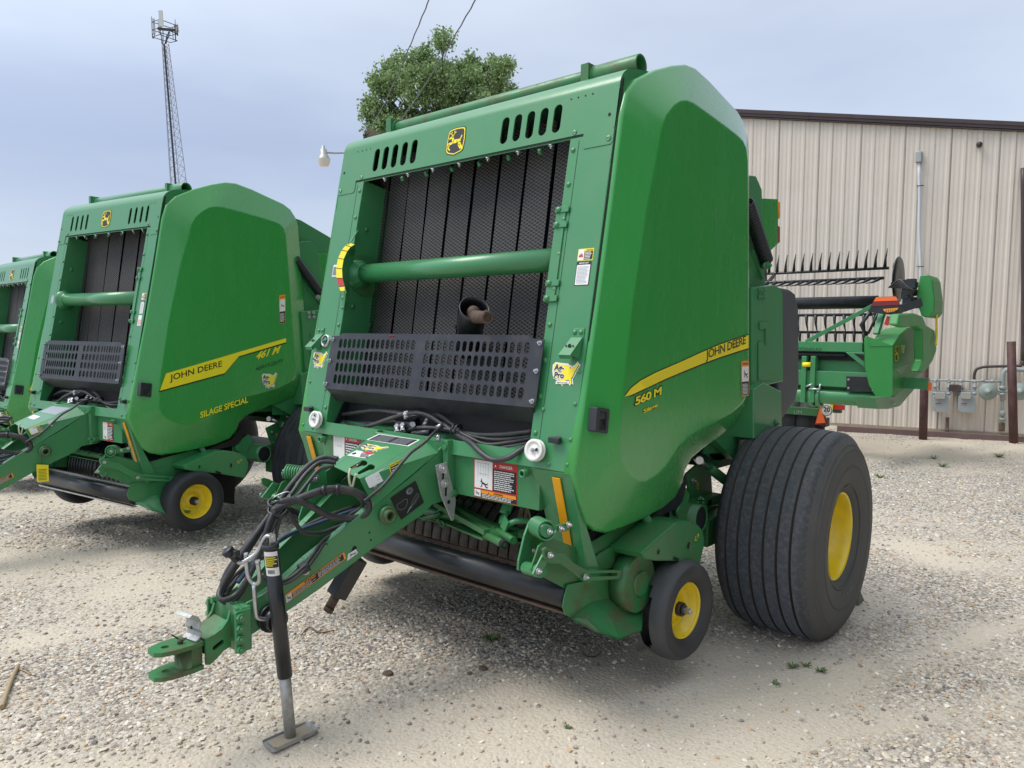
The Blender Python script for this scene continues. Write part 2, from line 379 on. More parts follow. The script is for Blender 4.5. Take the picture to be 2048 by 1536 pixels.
LM = [D_W, D_K, D_Y, D_O, D_R, D_G, D_PK]     # slots 0..6
def stickman(b, fn, cx, cy, s, m=1, o=.003, kind=0):
    def limb(pts, w):
        for (x0, y0), (x1, y1) in zip(pts, pts[1:]):
            dx, dy = x1 - x0, y1 - y0; l = math.hypot(dx, dy) + 1e-9; nx, ny = -dy / l * w, dx / l * w
            b.plate(fn, [(cx + (x0 - nx) * s, cy + (y0 - ny) * s), (cx + (x1 - nx) * s, cy + (y1 - ny) * s), (cx + (x1 + nx) * s, cy + (y1 + ny) * s), (cx + (x0 + nx) * s, cy + (y0 + ny) * s)], o0=o, o1=None, m=m)
    b.plate(fn, stad(cx - .42 * s, cy + .22 * s, .17 * s, .17 * s), o0=o, o1=None, m=m)
    limb([(-.28, .1), (.15, .0)], .10); limb([(-.25, .12), (-.36, .55)], .05); limb([(-.25, .08), (-.30, -.3), (-.48, -.40)], .05)
    limb([(.12, .02), (.45, -.10), (.62, .12)], .06); limb([(.12, -.02), (.42, -.42), (.66, -.34)], .06)
def label_danger(name, fn, W, H, parent, split=.80, label=None, warn=True, tf=None):
    b = MB(tf); rect(b, fn, 0, 0, W, H, 4, .001); t = 1.0
    y0 = H * (.22 if warn else .02); e = W * .02
    rect(b, fn, e, y0 + e, W * .44, H - e, 0, .0016); rect(b, fn, W * .45, y0 + e, W - e, H * .80, 1, .0016)
    for k in range(5): rect(b, fn, W * (.10 + .06 * k), H * (.55 + .02 * (k % 2)), W * (.106 + .06 * k), H * (.92 - .02 * (k % 3)), 5, .0020)
    rect(b, fn, W * .08, H * .90, W * .36, H * .91, 5, .002); rect(b, fn, W * .12, H * .62, W * .34, H * .63, 5, .002)
    tri(b, fn, W * .51, H * .89, H * .035, 0, .0022); b.text(fn, 'DANGER', W * .75, H * .885, H * .105, 0, .0022, bold=.02)
    lines(b, fn, W * .48, y0 + H * .05, W * .96, H * .775, 10 if warn else 9, 0, .0022, 3, .5)
    stickman(b, fn, W * .24, y0 + H * .16, H * .22)
    if warn:
        rect(b, fn, e * .5, e * .5, W - e * .5, H * .215, 1, .0014); rect(b, fn, W * .18, H * .125, W - e, H * .21, 3, .002)
        rect(b, fn, e, e, W * .17, H * .21, 0, .002); stickman(b, fn, W * .09, H * .12, H * .11)
        b.text(fn, 'WARNING', W * .58, H * .167, H * .065, 1, .0028, bold=.02); tri(b, fn, W * .36, H * .163, H * .022, 1, .0028)
        lines(b, fn, W * .20, H * .015, W * .95, H * .12, 3, 0, .0024, 8, .45)
    return b.build(name, LM, parent, label, recalc=False)
def label_vert(name, fn, W, H, parent, tf=None):     # orange headed upright warning
    b = MB(tf); b.plate(fn, rrect(0, 0, W, H, W * .12), o0=.001, o1=None, m=3); e = W * .06
    rect(b, fn, e, H * .42, W - e, H * .84, 0, .0016); rect(b, fn, e, e, W - e, H * .41, 1, .0016)
    b.text(fn, 'WARNING', W * .55, H * .915, W * .17, 1, .0022); lines(b, fn, W * .12, H * .05, W * .92, H * .36, 8, 0, .0022, 2)
    stickman(b, fn, W * .5, H * .62, W * .42, kind=1); return b.build(name, LM, parent, recalc=False)

def belt_material():
    M = bpy.data.materials.new('diamond belt rubber'); M.use_nodes = True; t = M.node_tree; b = t.nodes['Principled BSDF']
    n = t.nodes.new; l = t.links.new
    co = n('ShaderNodeTexCoord'); sp = n('ShaderNodeSeparateXYZ'); l(co.outputs['Object'], sp.inputs[0])
    def mth(op, a, bb=None, v=None):
        q = n('ShaderNodeMath'); q.operation = op
        if isinstance(a, float): q.inputs[0].default_value = a
        else: l(a, q.inputs[0])
        if bb is not None: l(bb, q.inputs[1])
        if v is not None: q.inputs[1].default_value = v
        return q.outputs[0]
    u = mth('MULTIPLY', sp.outputs[0], v=math.pi / .030); v = mth('MULTIPLY', sp.outputs[2], v=math.pi / .0165)
    a = mth('ABSOLUTE', mth('SINE', mth('ADD', u, v))); c = mth('ABSOLUTE', mth('SINE', mth('SUBTRACT', u, v)))
    d = mth('MINIMUM', a, c); r = n('ShaderNodeMapRange'); l(d, r.inputs[0]); r.inputs[1].default_value = .12; r.inputs[2].default_value = .42
    x = n('ShaderNodeMix'); x.data_type = 'RGBA'; l(r.outputs[0], x.inputs[0]); x.inputs[6].default_value = (.175, .168, .158, 1); x.inputs[7].default_value = (.008, .008, .010, 1)
    no = n('ShaderNodeTexNoise'); no.inputs['Scale'].default_value = 2.5; no.inputs['Detail'].default_value = 5; l(co.outputs['Object'], no.inputs[0])
    y = n('ShaderNodeMix'); y.data_type = 'RGBA'; y.blend_type = 'MULTIPLY'; y.inputs[0].default_value = .7; l(x.outputs[2], y.inputs[6]); l(no.outputs[0], y.inputs[7])
    l(y.outputs[2], b.inputs['Base Color']); b.inputs['Roughness'].default_value = .62
    bp = n('ShaderNodeBump'); bp.inputs['Distance'].default_value = .002; bp.inputs['Strength'].default_value = .8; bp.invert = True
    l(r.outputs[0], bp.inputs['Height']); l(bp.outputs[0], b.inputs['Normal']); return M
BELT = belt_material()

def wheel(name, tname, c, ax, prof_t, mats_t, TM, rimprof, parent, tf=None, hub=None, n=72, groove=None, cut=None):
    """rim is the part, tyre its child; profile along +ax"""
    b = MB(tf); b.lathe(c, ax, rimprof, n)
    r = b.build(name, YEL, parent)
    b = MB(tf); b.lathe(c, ax, prof_t, n, mats=mats_t)
    if cut: cut(b, c, ax)
    ty = b.build(tname, TM, r)
    if hub:
        b = MB(tf); d = nrm(ax); c = np.array(c, float)
        b.lathe(c, ax, [(hub[0] - .02, hub[1] * 1.7), (hub[0], hub[1] * 1.6), (hub[0] + .004, hub[1] * .95), (hub[0] + .03, hub[1] * .9), (hub[0] + .034, .0005)], 20, mats=[1, 1, 0, 0])
        b.tube([c + d * (hub[0] + .03), c + d * (hub[0] + .05)], hub[1] * .55, 6, 0, sm=False)
        b.build('hub', [ZINC, RUST], r)
    return r

O_PX = [(1148,948),(1168,800),(1196,600),(1222,400),(1243,230),(1252,185),(1272,158),(1310,139),(1345,130),(1372,128),(1392,136),(1420,162),(1450,195),(1475,222),(1487,243),(1495,272),(1498,300),(1499,450),(1499,620),(1499,760),(1498,795),(1490,822),(1470,848),(1440,873),(1408,896),(1384,917),(1370,942),(1366,965),(1352,995),(1325,1018),(1290,1037),(1250,1054),(1213,1067),(1190,1062),(1175,1046),(1160,1000)]
F_PX = [(1240,900),(1245,800),(1268,600),(1298,400),(1318,300),(1325,262),(1334,234),(1348,214),(1360,205),(1372,204),(1386,210),(1418,232),(1450,255),(1474,273),(1485,283),(1492,297),(1495,320),(1496,450),(1496,620),(1496,750),(1495,785),(1484,806),(1462,826),(1432,843),(1402,856),(1374,874),(1355,894),(1344,912),(1330,932),(1312,948),(1290,960),(1276,957),(1264,948),(1255,938),(1247,925),(1242,912)]
XF = .965                      # the flat outer face of the side panel
XP = lambda u, v: P(u, v, x=XF)

def baler(loc, rz, h, kind, label, group, dz=0.0):
    """kind 0: wide worn machine in front; 1, 2: newer narrow machines behind it"""
    k = (h - .25) / .614
    def tf(p):
        x, y, z = p; a = abs(x); s = 1 if x >= 0 else -1
        if a > .25: a = .25 + (a - .25) * k if a <= .864 else h + (a - .864)
        return (s * a, y, z)
    root = thing('round_baler', label, 'hay baler', (loc[0], loc[1], dz), rz, group)
    paint = GRN; T = lambda: MB(tf)
    main = kind == 0
    # ---- front frame: plate with the belt opening
    b = T(); oh = .655
    outer = [(-.864, .97), (.864, .97), (.864, 2.255), (-.864, 2.255)]
    hole = [(-oh, 1.03), (oh, 1.03), (oh, 2.25), (-oh, 2.25)]
    b.plate(lambda a, c, o: FP(a, c, o), outer, [hole], 0, -.006)
    for s in (-1, 1):            # returns that run back from the opening
        b.hexa([FP(s * oh, 1.02, -.003), FP(s * oh, 2.26, -.003), FP(s * oh, 2.26, -.30), FP(s * oh, 1.02, -.30)],
               [FP(s * (oh + .006), 1.02, -.003), FP(s * (oh + .006), 2.26, -.003), FP(s * (oh + .006), 2.26, -.30), FP(s * (oh + .006), 1.02, -.30)])
        b.hexa([FP(s * .864, .97, 0), FP(s * .864, 2.26, 0), FP(s * .864, 2.26, -.22), FP(s * .864, .97, -.12)],
               [FP(s * .858, .97, 0), FP(s * .858, 2.26, 0), FP(s * .858, 2.26, -.22), FP(s * .858, .97, -.12)])
        for i in range(9):       # pan-head bolts down both edges
            z = 1.10 + i * .138
            b.rivet(FP(s * (oh + .022), z, .0), FP(0, 0, 1) - FP(0, 0, 0), .011)
        for z in (1.0, 1.09, 1.22, 1.34): b.rivet(FP(s * .845, z, .0), (0, -1, .19), .009)
        b.rivet(FP(s * .76, .992, 0), (0, -1, .19), .010); b.rivet(FP(s * .70, 1.19, 0), (0, -1, .19), .010)
    # hinge strip with two slotted tabs beside the opening (right-hand side in the picture)
    for z0, z1 in ((1.60, 1.98),):
        b.plate(FP, [(oh - .016, z0), (oh + .030, z0), (oh + .030, z1), (oh - .016, z1)], (), .006, .0)
        for z in (z0 + .015, z0 + .075, z1 - .075, z1 - .015):
            b.plate(FP, [(oh - .02, z - .012), (oh + .046, z - .012), (oh + .046, z + .012), (oh - .02, z + .012)], (), .011, .005)
            b.rivet(FP(oh - .002, z, .011), (0, -1, .19), .013)
    b.build('front_frame', paint, root, bevel=.0025)
    b = T(); nr = (0, -1, .19)
    for s in (-1, 1):            # dark seams between the frame and the side shields
        b.plate(FP, [(s * (.864), .96), (s * .869, .96), (s * .869, 2.46), (s * .864, 2.46)], (), -.004, -.012)
        b.plate(FP, [(s * (oh + .045), 1.04), (s * (oh + .047), 1.04), (s * (oh + .047), 2.24), (s * (oh + .045), 2.24)], (), .0008, None)
    b.plate(FP, [(-.864, 2.254), (.864, 2.254), (.864, 2.259), (-.864, 2.259)], (), .0012, None)
    b.build('panel_seam', DARK, root)
    # ---- hood with slots
    b = T(); ns = 5 if main else 4
    holes = []
    x0, x1 = (.575, .292) if main else (.62, .30)
    for s in (-1, 1):
        for i in range(ns): holes.append(stad(s * (x0 + (x1 - x0) * i / (ns - 1)), 2.350, .042, .118))
    b.plate(FP, rrect(-.862, 2.262, .862, 2.428, .01), holes, .003, -.003)
    for s in (-1, 1):
        b.plate(FP, [(s * .862, 2.262), (s * .862, 2.21), (s * .852, 2.20), (s * (oh + .075), 2.20), (s * (oh + .065), 2.21), (s * (oh + .065), 2.262)], (), .003, 0)
        b.rivet(FP(s * .842, 2.225, .003), nr, .012); b.rivet(FP(s * .675, 2.275, .003), nr, .011)
    # rolled top edge and top sheet, running back between the shields
    prof = []
    p0 = FP(0, 2.428, .003)
    prof = [tuple(q[1:]) for q in smooth_path([(0, p0[1], p0[2]), (0, .277, 2.452), (0, .295, 2.480), (0, .330, 2.504), (0, .39, 2.522), (0, .50, 2.537), (0, .62, 2.548), (0, .75, 2.556), (0, .95, 2.53), (0, 1.25, 2.39)], 3)]
    vs = []; fs = []
    for i, (y, z) in enumerate(prof):
        for x in (-.862, -.3, .3, .862): vs.append((x, y, z))
        if i:
            for j in range(3): q = (i - 1) * 4 + j; fs.append((q, q + 1, q + 5, q + 4))
    b.add(vs, fs, 0, True)
    for s in (-1, 1): b.prism([(s * .862, y, z - .001) for y, z in prof] + [(s * .862, 1.25, 2.1), (s * .862, .215, 2.13), (s * .862, p0[1] - .03, 2.262)], (s * -.004, 0, 0))
    b.build('hood', paint, root, bevel=.0015)
    b = T(); bl = T()
    for s in (-1, 1):
        bl.plate(FP, stad(s * .832, 2.318, .012, .014), (), .0045, None)
        for i in range(4): bl.plate(FP, stad(s * (.74 - .035 * i), 2.418, .007, .007), (), .0045, None)
    bl.build('hood_hole', DARK, root)
    b = MB(); logo(b, lambda x, z, o: FP(x, z, o + .003), -.005 if main else -.02, 2.352, .122, .132 if main else .13, (0, 1, 0)); b.build('hood_badge', [D_K, D_Y], root, recalc=False)
    # square drive bolts under the hood lip
    b = T()
    for i in range(7): b.bolt(FP(-.50 + i * .175, 2.249, -.012), (0, -.1, -1), .008, .006)
    b.build('lip_bolt', ZINC, root)
    # hooked brackets under the hood lip
    b = T()
    for i in range(7):
        x = -.42 + i * .175; b.tube([FP(x, 2.262, -.05), FP(x + .006, 2.243, -.06)], .010, 8)
    b.build('belt_guide', paint, root)
    # top tube with clamps
    yt, zt = (.46, 2.560) if main else (.46, 2.540)
    b = T(); b.cyl((-.70, yt, zt), (.62, yt, zt), .036, n=20)
    for x in (-.66, .60):
        b.box((x - .035, yt - .07, zt - .05), (x + .035, yt + .08, zt - .030)); b.box((x - .02, yt - .055, zt - .045), (x + .02, yt + .055, zt + .046)); b.cyl((x - .028, yt, zt), (x + .028, yt, zt), .046, n=18)
    b.pipe((.62, yt, zt), (.84, yt, zt), .044, .036, 22)
    b.build('top_tube', paint if not main else GRNR, root, bevel=.002)
    # ---- side shields
    cO = PS(O_PX, x=.882); cF = PS(F_PX, x=XF)
    for s in (1, -1):
        b = T(); n = len(cO); rings = []
        cen = np.mean(cF, axis=0)
        def ring(t, x, ins=0.0):
            r = []
            for a, c in zip(cO, cF):
                q = a * (1 - t) + c * t; q = q + (cen - q) * ins; r.append((s * x, q[1], q[2]))
            return r
        for t, x, ins in ((0, .80, .01), (0, .866, 0), (.0, .874, 0), (.012, .880, 0), (.030, .8842, 0), (.055, .8868, 0), (.075, .8885, 0), (.5, .9248, 0), (.93, .9616, 0), (.955, .9636, 0), (.985, .9648, 0), (1, .965, .004), (1, .965, .010), (1, .965, .03)): rings += ring(t, x, ins)
        fs = []
        nr_ = len(rings) // n
        for i in range(nr_ - 1):
            for j in range(n): fs.append((i * n + j, i * n + (j + 1) % n, (i + 1) * n + (j + 1) % n, (i + 1) * n + j))
        b.add(rings, fs, 0, True)
        last = rings[-n:]; t = tessellate_polygon([[Vector(p) for p in last]])
        b.add(last, [tuple(q) for q in t], 0, False)
        b.build('side_shield', GRNP, root)
    # latch recess on the shield
    b = T(); a = P(1188, 866, x=.93); c = P(1219, 815, x=.93)
    fn, W, H = quadframe(P(1188, 864, x=.930), P(1213, 867, x=.936), P(1192, 814, x=.932))
    b.plate(fn, rrect(0, 0, W, H, .006), [rrect(W * .22, H * .12, W * .80, H * .85, .004)], .006, -.03)
    b.plate(fn, rrect(W * .2, H * .1, W * .82, H * .87, .004), (), -.006, -.05)
    b.plate(fn, rrect(W * .25, H * .55, W * .78, H * .83, .003), (), .002, -.006)
    b.build('shield_latch', mat('charcoal plastic', (.028, .030, .038), .4), root, bevel=.001)
    # ---- belts, mid tube, inner walls
    nb = 10 if main else 8; pitch = 1.568 / nb
    for i in range(nb):
        xc = -.784 + pitch * (i + .5); wv = pitch - .016
        b = T(); vs = []; fs = []; zs = np.linspace(1.0, 2.42, 14); r = random.Random(i + kind * 9)
        for j, z in enumerate(zs):
            w_ = .006 * math.sin(3 * z + i) + .003 * r.random(); off = -(.137 + .045 * (2.27 - z)) + .006 * math.sin(2.2 * z + i * 1.3)
            for e in (-1, 1): vs.append(FP(xc + e * wv / 2 + w_, z, off))
            if j: fs.append((2 * j - 2, 2 * j - 1, 2 * j + 1, 2 * j))
        b.add(vs, fs, 0, True); b.build('belt', BELT, root)
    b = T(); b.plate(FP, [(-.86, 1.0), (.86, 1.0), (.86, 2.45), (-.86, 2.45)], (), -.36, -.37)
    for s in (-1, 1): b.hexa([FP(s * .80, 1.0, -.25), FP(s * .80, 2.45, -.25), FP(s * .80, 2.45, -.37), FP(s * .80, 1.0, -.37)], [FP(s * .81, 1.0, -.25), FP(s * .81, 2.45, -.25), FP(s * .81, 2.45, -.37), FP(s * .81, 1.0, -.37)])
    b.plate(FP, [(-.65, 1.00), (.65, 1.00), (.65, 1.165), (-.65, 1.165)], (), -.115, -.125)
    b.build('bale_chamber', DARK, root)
    b = T()
    for s in (-1, 1):
        b.plate(FP, [(s * .655, 1.02), (s * .80, 1.02), (s * .80, 2.44), (s * .655, 2.44)], (), -.30, -.306)
        q = FP(s * .652, 1.79, -.10)
        b.cyl(q, q + np.array([-s * .006, 0, 0]), .105, n=32)
        for zz, oo in ((2.02, -.06), (1.62, -.05), (1.95, -.20), (1.55, -.18), (1.40, -.06), (2.15, -.20)): b.rivet(FP(s * .652, zz, oo), (-s, 0, 0), .012)
    b.build('inner_wall', GRND if main else GRN, root)
    a, c = FP(-.655, 1.786, -.055), FP(.655, 1.786, -.055)
    b = T(); b.cyl(a, c, .0475, n=28); b.lathe(a, (1, 0, 0), [(0, .075), (.02, .072), (.035, .055), (.06, .0485)], 28); b.build('cross_tube', GRN, root)
    # ---- slotted guard
    b = T(); fn = lambda x, z, o: FP(x, z, o + .026); holes = []
    nc = 16 if main else 13
    for rr in range(4):
        zc = 1.418 - rr * .0585
        for s, xa, xb in ((-1, -.600, -.062), (1, .030, .600)):
            for i in range(nc): holes.append(stad(xa + (xb - xa) * i / (nc - 1), zc, .0245 if main else .029, .046, 4))
    b.plate(fn, [(-.680, 1.205), (-.672, 1.192), (.672, 1.192), (.680, 1.205), (.680, 1.452), (.62, 1.456), (.60, 1.468), (-.60, 1.468), (-.62, 1.456), (-.680, 1.452)], holes, 0, -.004)
    b.hexa([fn(-.66, 1.192, 0), fn(.66, 1.192, 0), fn(.66, 1.140, -.07), fn(-.66, 1.140, -.07)], [fn(-.66, 1.192, -.004), fn(.66, 1.192, -.004), fn(.66, 1.144, -.074), fn(-.66, 1.144, -.074)])
    g = b.build('guard', GUARD, root)
    b = T()
    for s in (-1, 1):
        for z in (1.437, 1.33, 1.215): b.bolt(fn(s * .664, z, .001), nr, .0065, .009)
    b.build('guard_bolt', ZINC, g)
    if main:
        b = T(); q = lambda x, z, o=0: fn(x, z, .0012)
        for i in range(3): b.tube([q(-.235 + i * .012, 1.452), q(-.230 + i * .012, 1.462), q(-.225 + i * .012, 1.452)], .0012, 5)
        b.build('paint_mark', D_R, g)
    # ---- catches, pulleys, brackets, dial
    for s in (-1, 1):
        b = T(); q = FP(s * .792, 1.083, 0); b.cyl(q, q + np.array(nr) * .012, .016, n=16)
        b.bar(q + np.array([-.03, -.02, .002]), q + np.array([.022, -.02, .002]), .022, .022); b.build('turn_latch', BLK, root, bevel=.004)
        if main:
            q = FP(s * .707, 1.035, 0); d = nrm(nr)
            b = T(); b.lathe(q, d, [(.0, .012), (.012, .012), (.014, .042), (.019, .042), (.022, .034), (.028, .034), (.031, .042), (.038, .042), (.038, .031), (.034, .029), (.034, .009), (.039, .008), (.039, .001)], 40)
            pl = b.build('twine_pulley', WHITE, root)
            b = T(); b.bolt(q + d * .039, d, .006, .004); b.build('pulley_bolt', ZINC, pl)
            b = T(); o = q + d * .0385; e1 = np.array([.95, 0, 0]) * (.018 if s > 0 else .004); e2 = np.array([0, .19, 1]) * (.003 if s > 0 else .018)
            b.cyl(o + e1 + e2, o + e1 + e2 + d * .002, .0065, n=12); b.build('pulley_key', BLK, pl)
            # bent latch bracket
            q = FP(s * .818, 1.435, 0); X_ = np.array([1., 0, 0]); Z_ = np.array([0, .19, 1.]); b = T()
            b.hexa([q - X_ * .028 + Z_ * .02, q + X_ * .028 + Z_ * .02, q + X_ * .028 + Z_ * .065, q - X_ * .028 + Z_ * .065], [p + d * .004 for p in (q - X_ * .028 + Z_ * .02, q + X_ * .028 + Z_ * .02, q + X_ * .028 + Z_ * .065, q - X_ * .028 + Z_ * .065)])
            t0, t1 = q + Z_ * .03 + d * .004, q - Z_ * .045 + d * .055 - X_ * .01
            b.hexa([t0 - X_ * .026, t0 + X_ * .026, t1 + X_ * .028, t1 - X_ * .028], [p + d * .004 for p in (t0 - X_ * .026, t0 + X_ * .026, t1 + X_ * .028, t1 - X_ * .028)])
            t2 = q - Z_ * .05 + d * .01
            for e in (-1, 1): b.add([t0 + X_ * .026 * e, t1 + X_ * .028 * e, t2 + X_ * .026 * e], [(0, 1, 2)])
            b.hexa([t1 - X_ * .028, t1 + X_ * .028, t1 + X_ * .028 - Z_ * .012 - d * .01, t1 - X_ * .028 - Z_ * .012 - d * .01], [p - d * .004 for p in (t1 - X_ * .028, t1 + X_ * .028, t1 + X_ * .028 - Z_ * .012 - d * .01, t1 - X_ * .028 - Z_ * .012 - d * .01)])
            br = b.build('latch_bracket', paint, root, bevel=.001)
            b = T(); b.rivet(q + X_ * .014 + Z_ * .05 + d * .004, d, .010); b.rivet(q - X_ * .014 + Z_ * .05 + d * .004, d, .010); b.build('rivet', paint, br)
            b = T(); mid = (t0 + t1) / 2 + d * .0085; b.cyl(mid, mid + d * .001, .008, n=14); b.cyl(mid + X_ * .016, mid + X_ * .016 + d * .001, .004, n=8); b.cyl(mid - X_ * .016, mid - X_ * .016 + d * .001, .004, n=8); b.build('bracket_hole', DARK, br)
    if main:
        # curved bale size indicator standing proud of the left post
        d = nrm(nr); L_ = [(700, 486), (691, 491), (683, 501), (676, 517), (672, 537), (673, 557), (678, 574), (681, 582)]; Q_ = [(709, 489), (701, 494), (694, 503), (687, 519), (684, 538), (685, 557), (689, 573), (691, 581)]
        lp = [P(u, v, f=-.075) for u, v in L_]; rp_ = [P(u, v, f=-.075) for u, v in Q_]; b = T(); by = T(); n = len(lp) - 1
        for i in range(n):
            by.add([lp[i], rp_[i], rp_[i + 1], lp[i + 1]], [(0, 1, 2, 3)], 1 if i == 5 else 0)
            w0, w1 = (P(*Q_[j], f=-.075) for j in (i, i + 1)); k0_, k1_ = (np.array([-.640, q[1] + .075, q[2] - .012]) for q in (w0, w1)); b.add([w0, w1, k1_, k0_], [(0, 1, 2, 3)], 0, True)
            b.add([lp[i] + [.0, .004, 0], rp_[i] + [0, .004, 0], rp_[i + 1] + [0, .004, 0], lp[i + 1] + [0, .004, 0]], [(0, 1, 2, 3)])
        for i in range(1, n):
            u = nrm(rp_[i] - lp[i]); by.add([lp[i] + d * .001, rp_[i] + d * .001, rp_[i] + d * .001 + [0, 0, .003], lp[i] + d * .001 + [0, 0, .003]], [(0, 1, 2, 3)], 2)
        b.bar(lp[0], FP(-.645, 1.99, .002), .03, .004, up=d); b.bar(rp_[-1], FP(-.655, 1.60, .004), .03, .004, up=d); b.rivet(FP(-.660, 1.60, .006), d, .009)
        g = b.build('size_indicator', paint, root); by.build('indicator_scale', [D_Y, D_R, D_K], g, recalc=False)
        # pressure dial
        q = FP(-.757, 1.432, 0); b = T(); b.lathe(q, d, [(0, .032), (.012, .032), (.014, .026), (.010, .025), (.010, .001)], 28, mats=[0, 0, 0, 1])
        b.plate(lambda x, z, o: FP(x, z, o), [(-.775, 1.43), (-.757, 1.452), (-.738, 1.44), (-.757, 1.432)], (), .012, None, 2)
        b.build('pressure_dial', [ZINC, D_K, mat('dial green', (.05, .30, .16), .4)], root, recalc=False)
    # ---- labels on the front posts
    f3 = lambda x, z: (lambda a, c, o=0: FP(x + a, z + c, o))
    def small(name, x, z, W, H, fnb):
        b = T(); fnb(b, f3(x, z), W, H); return b.build(name, LM, root, recalc=False)
    def lab_c(b, fn, W, H):
        b.plate(fn, rrect(0, 0, W, H, .003), o0=.0008, o1=None, m=2); rect(b, fn, W * .04, H * .05, W * .40, H * .95, 0, .0014); rect(b, fn, W * .42, H * .08, W * .96, H * .78, 1, .0014)
        b.text(fn, 'CAUTION', W * .74, H * .87, H * .15, 1, .0016, bold=.02); lines(b, fn, W * .46, H * .12, W * .92, H * .74, 5, 0, .002, 5)
        b.plate(fn, [(W * .08, H * .3), (W * .12, H * .55), (W * .17, H * .45), (W * .2, H * .7), (W * .26, H * .5), (W * .3, H * .6), (W * .36, H * .3)], o0=.002, o1=None, m=4)
    def lab_i(b, fn, W, H):
        b.plate(fn, rrect(0, 0, W, H, .004), o0=.0008, o1=None, m=1); b.plate(fn, rrect(W * .05, H * .03, W * .95, H * .86, .003), o0=.0014, o1=None, m=0)
        b.text(fn, 'IMPORTANT', W * .5, H * .925, H * .085, 0, .0016, bold=.02); lines(b, fn, W * .12, H * .08, W * .9, H * .80, 13, 5, .002, 4, .35)
    if main:
        small('caution_label', .768, 1.757, .072, .046, lab_c); small('important_label', .768, 1.662, .068, .092, lab_i)
        b = T(); fnl, W, H = f3(-.800, 1.765), .048, .062
        b.plate(fnl, rrect(0, 0, W, H, .004), o0=.0008, o1=None, m=0); b.plate(fnl, rrect(W * .08, H * .1, W * .92, H * .85, .002), o0=.0014, o1=None, m=5); lines(b, fnl, W * .14, H * .15, W * .86, H * .8, 7, 1, .002, 4, .3)
        b.build('serial_label', LM, root, recalc=False)
        b = MB(); dealer(b, FP, -.790, 1.335, .108, .088, (0, 2, 1)); b.build('dealer_sticker', LM, root, recalc=False)
        b = MB(); dealer(b, FP, .783, 1.330, .114, .090, (0, 2, 1)); b.build('dealer_sticker', LM, root, recalc=False)
    else:
        small('caution_label', .770, 1.757, .070, .046, lab_c); small('important_label', .768, 1.662, .068, .092, lab_i)
        b = T(); fnl = f3(.768, 1.585); b.plate(fnl, rrect(0, 0, .062, .070, .002), o0=.0008, o1=None, m=0); b.plate(fnl, rrect(.006, .006, .056, .040, .002), o0=.0014, o1=None, m=6)
        b.build('inspection_label', LM, root, recalc=False)
        b = T(); fnl, W, H = f3(-.800, 1.75), .062, .062; b.plate(fnl, rrect(0, 0, W, H, .004), o0=.0008, o1=None, m=5); lines(b, fnl, W * .1, H * .1, W * .9, H * .8, 7, 0, .0014, 4, .3); b.build('serial_label', LM, root, recalc=False)
    # ---- cross beam below the opening, with its labels
    b = T()
    top = [(-.66, .045, 1.035), (.66, .045, 1.035)]
    pr = [(.02, .985), (.10, 1.03), (.34, 1.04), (.34, .83), (.10, .80), (.02, .80)]
    b.prism([(-.70, y, z) for y, z in pr], (1.40, 0, 0))
    for s in (-1, 1):
        b.pipe((s * .655, .0, .945), (s * .655, -.035, .945), .016, .010, 14)
        b.pipe((s * .25, .02, .805), (s * .25, -.02, .805), .016, .010, 14)
    b.build('cross_beam', paint, root, bevel=.006)
    fnb = lambda x0, z0: (lambda a, c, o=0: np.array([x0 + a, .0195 - o, z0 + c]))
    label_danger('danger_label', fnb(.355 if main else .345, .805), .235 if main else .20, .160 if main else .125, root, warn=main, tf=tf)
    label_danger('danger_label', fnb(-.615 if main else -.60, .825), .215, .150 if main else .125, root, warn=False, tf=tf)
    # ---- lower legs and reflectors
    b = T(); bs = T()
    for s in (-1, 1):
        A = [FP(s * .864, .968), FP(s * .675, .968)]
        q = [(.864, -.006, .968), (.675, -.006, .968), (.690, .040, .86), (.700, .085, .70), (.775, .11, .58), (.79, .12, .52), (.868, .12, .53), (.868, .085, .66)]
        poly = [np.array([s * x, y, z]) for x, y, z in q]
        t = [poly[0], poly[1], poly[2], poly[3], poly[4], poly[5], poly[6], poly[7]]
        b.add(t + [p + np.array([0, .006, 0]) for p in t], [(0, 1, 2, 7), (2, 3, 4, 7), (4, 5, 6, 7), (8, 9, 10, 15), (10, 11, 12, 15), (12, 13, 14, 15)] + [(i, (i + 1) % 8, 8 + (i + 1) % 8, 8 + i) for i in range(8)])
        b.hexa([(s * .868, -.006, .968), (s * .868, .085, .66), (s * .868, .12, .53), (s * .868, .20, .55)], [(s * .862, -.006, .968), (s * .862, .085, .66), (s * .862, .12, .53), (s * .862, .20, .55)])
    b.build('lower_leg', paint, root, bevel=.002)
    for s in (-1, 1):
        b = T(); o = np.array([s * .795 - .0165, -.001, .945]); v = np.array([0, .083, -.275]); nn = nrm(np.cross((1, 0, 0), v)); nn = nn if nn[1] < 0 else -nn
        q = lambda a, c, o_=0: o + np.array([.036, 0, 0]) * a + v * c + nn * (.003 + o_)
        b.plate(q, [(0, 0), (1, 0), (1, 1), (0, 1)], (), .001, -.003)
        for i in range(30): b.plate(q, [(.06, .03 + i * .0315), (.94, .03 + i * .0315), (.94, .048 + i * .0315), (.06, .048 + i * .0315)], (), .0018, None)
        b.build('reflector_strip', D_REF, root)
    return root, tf, T

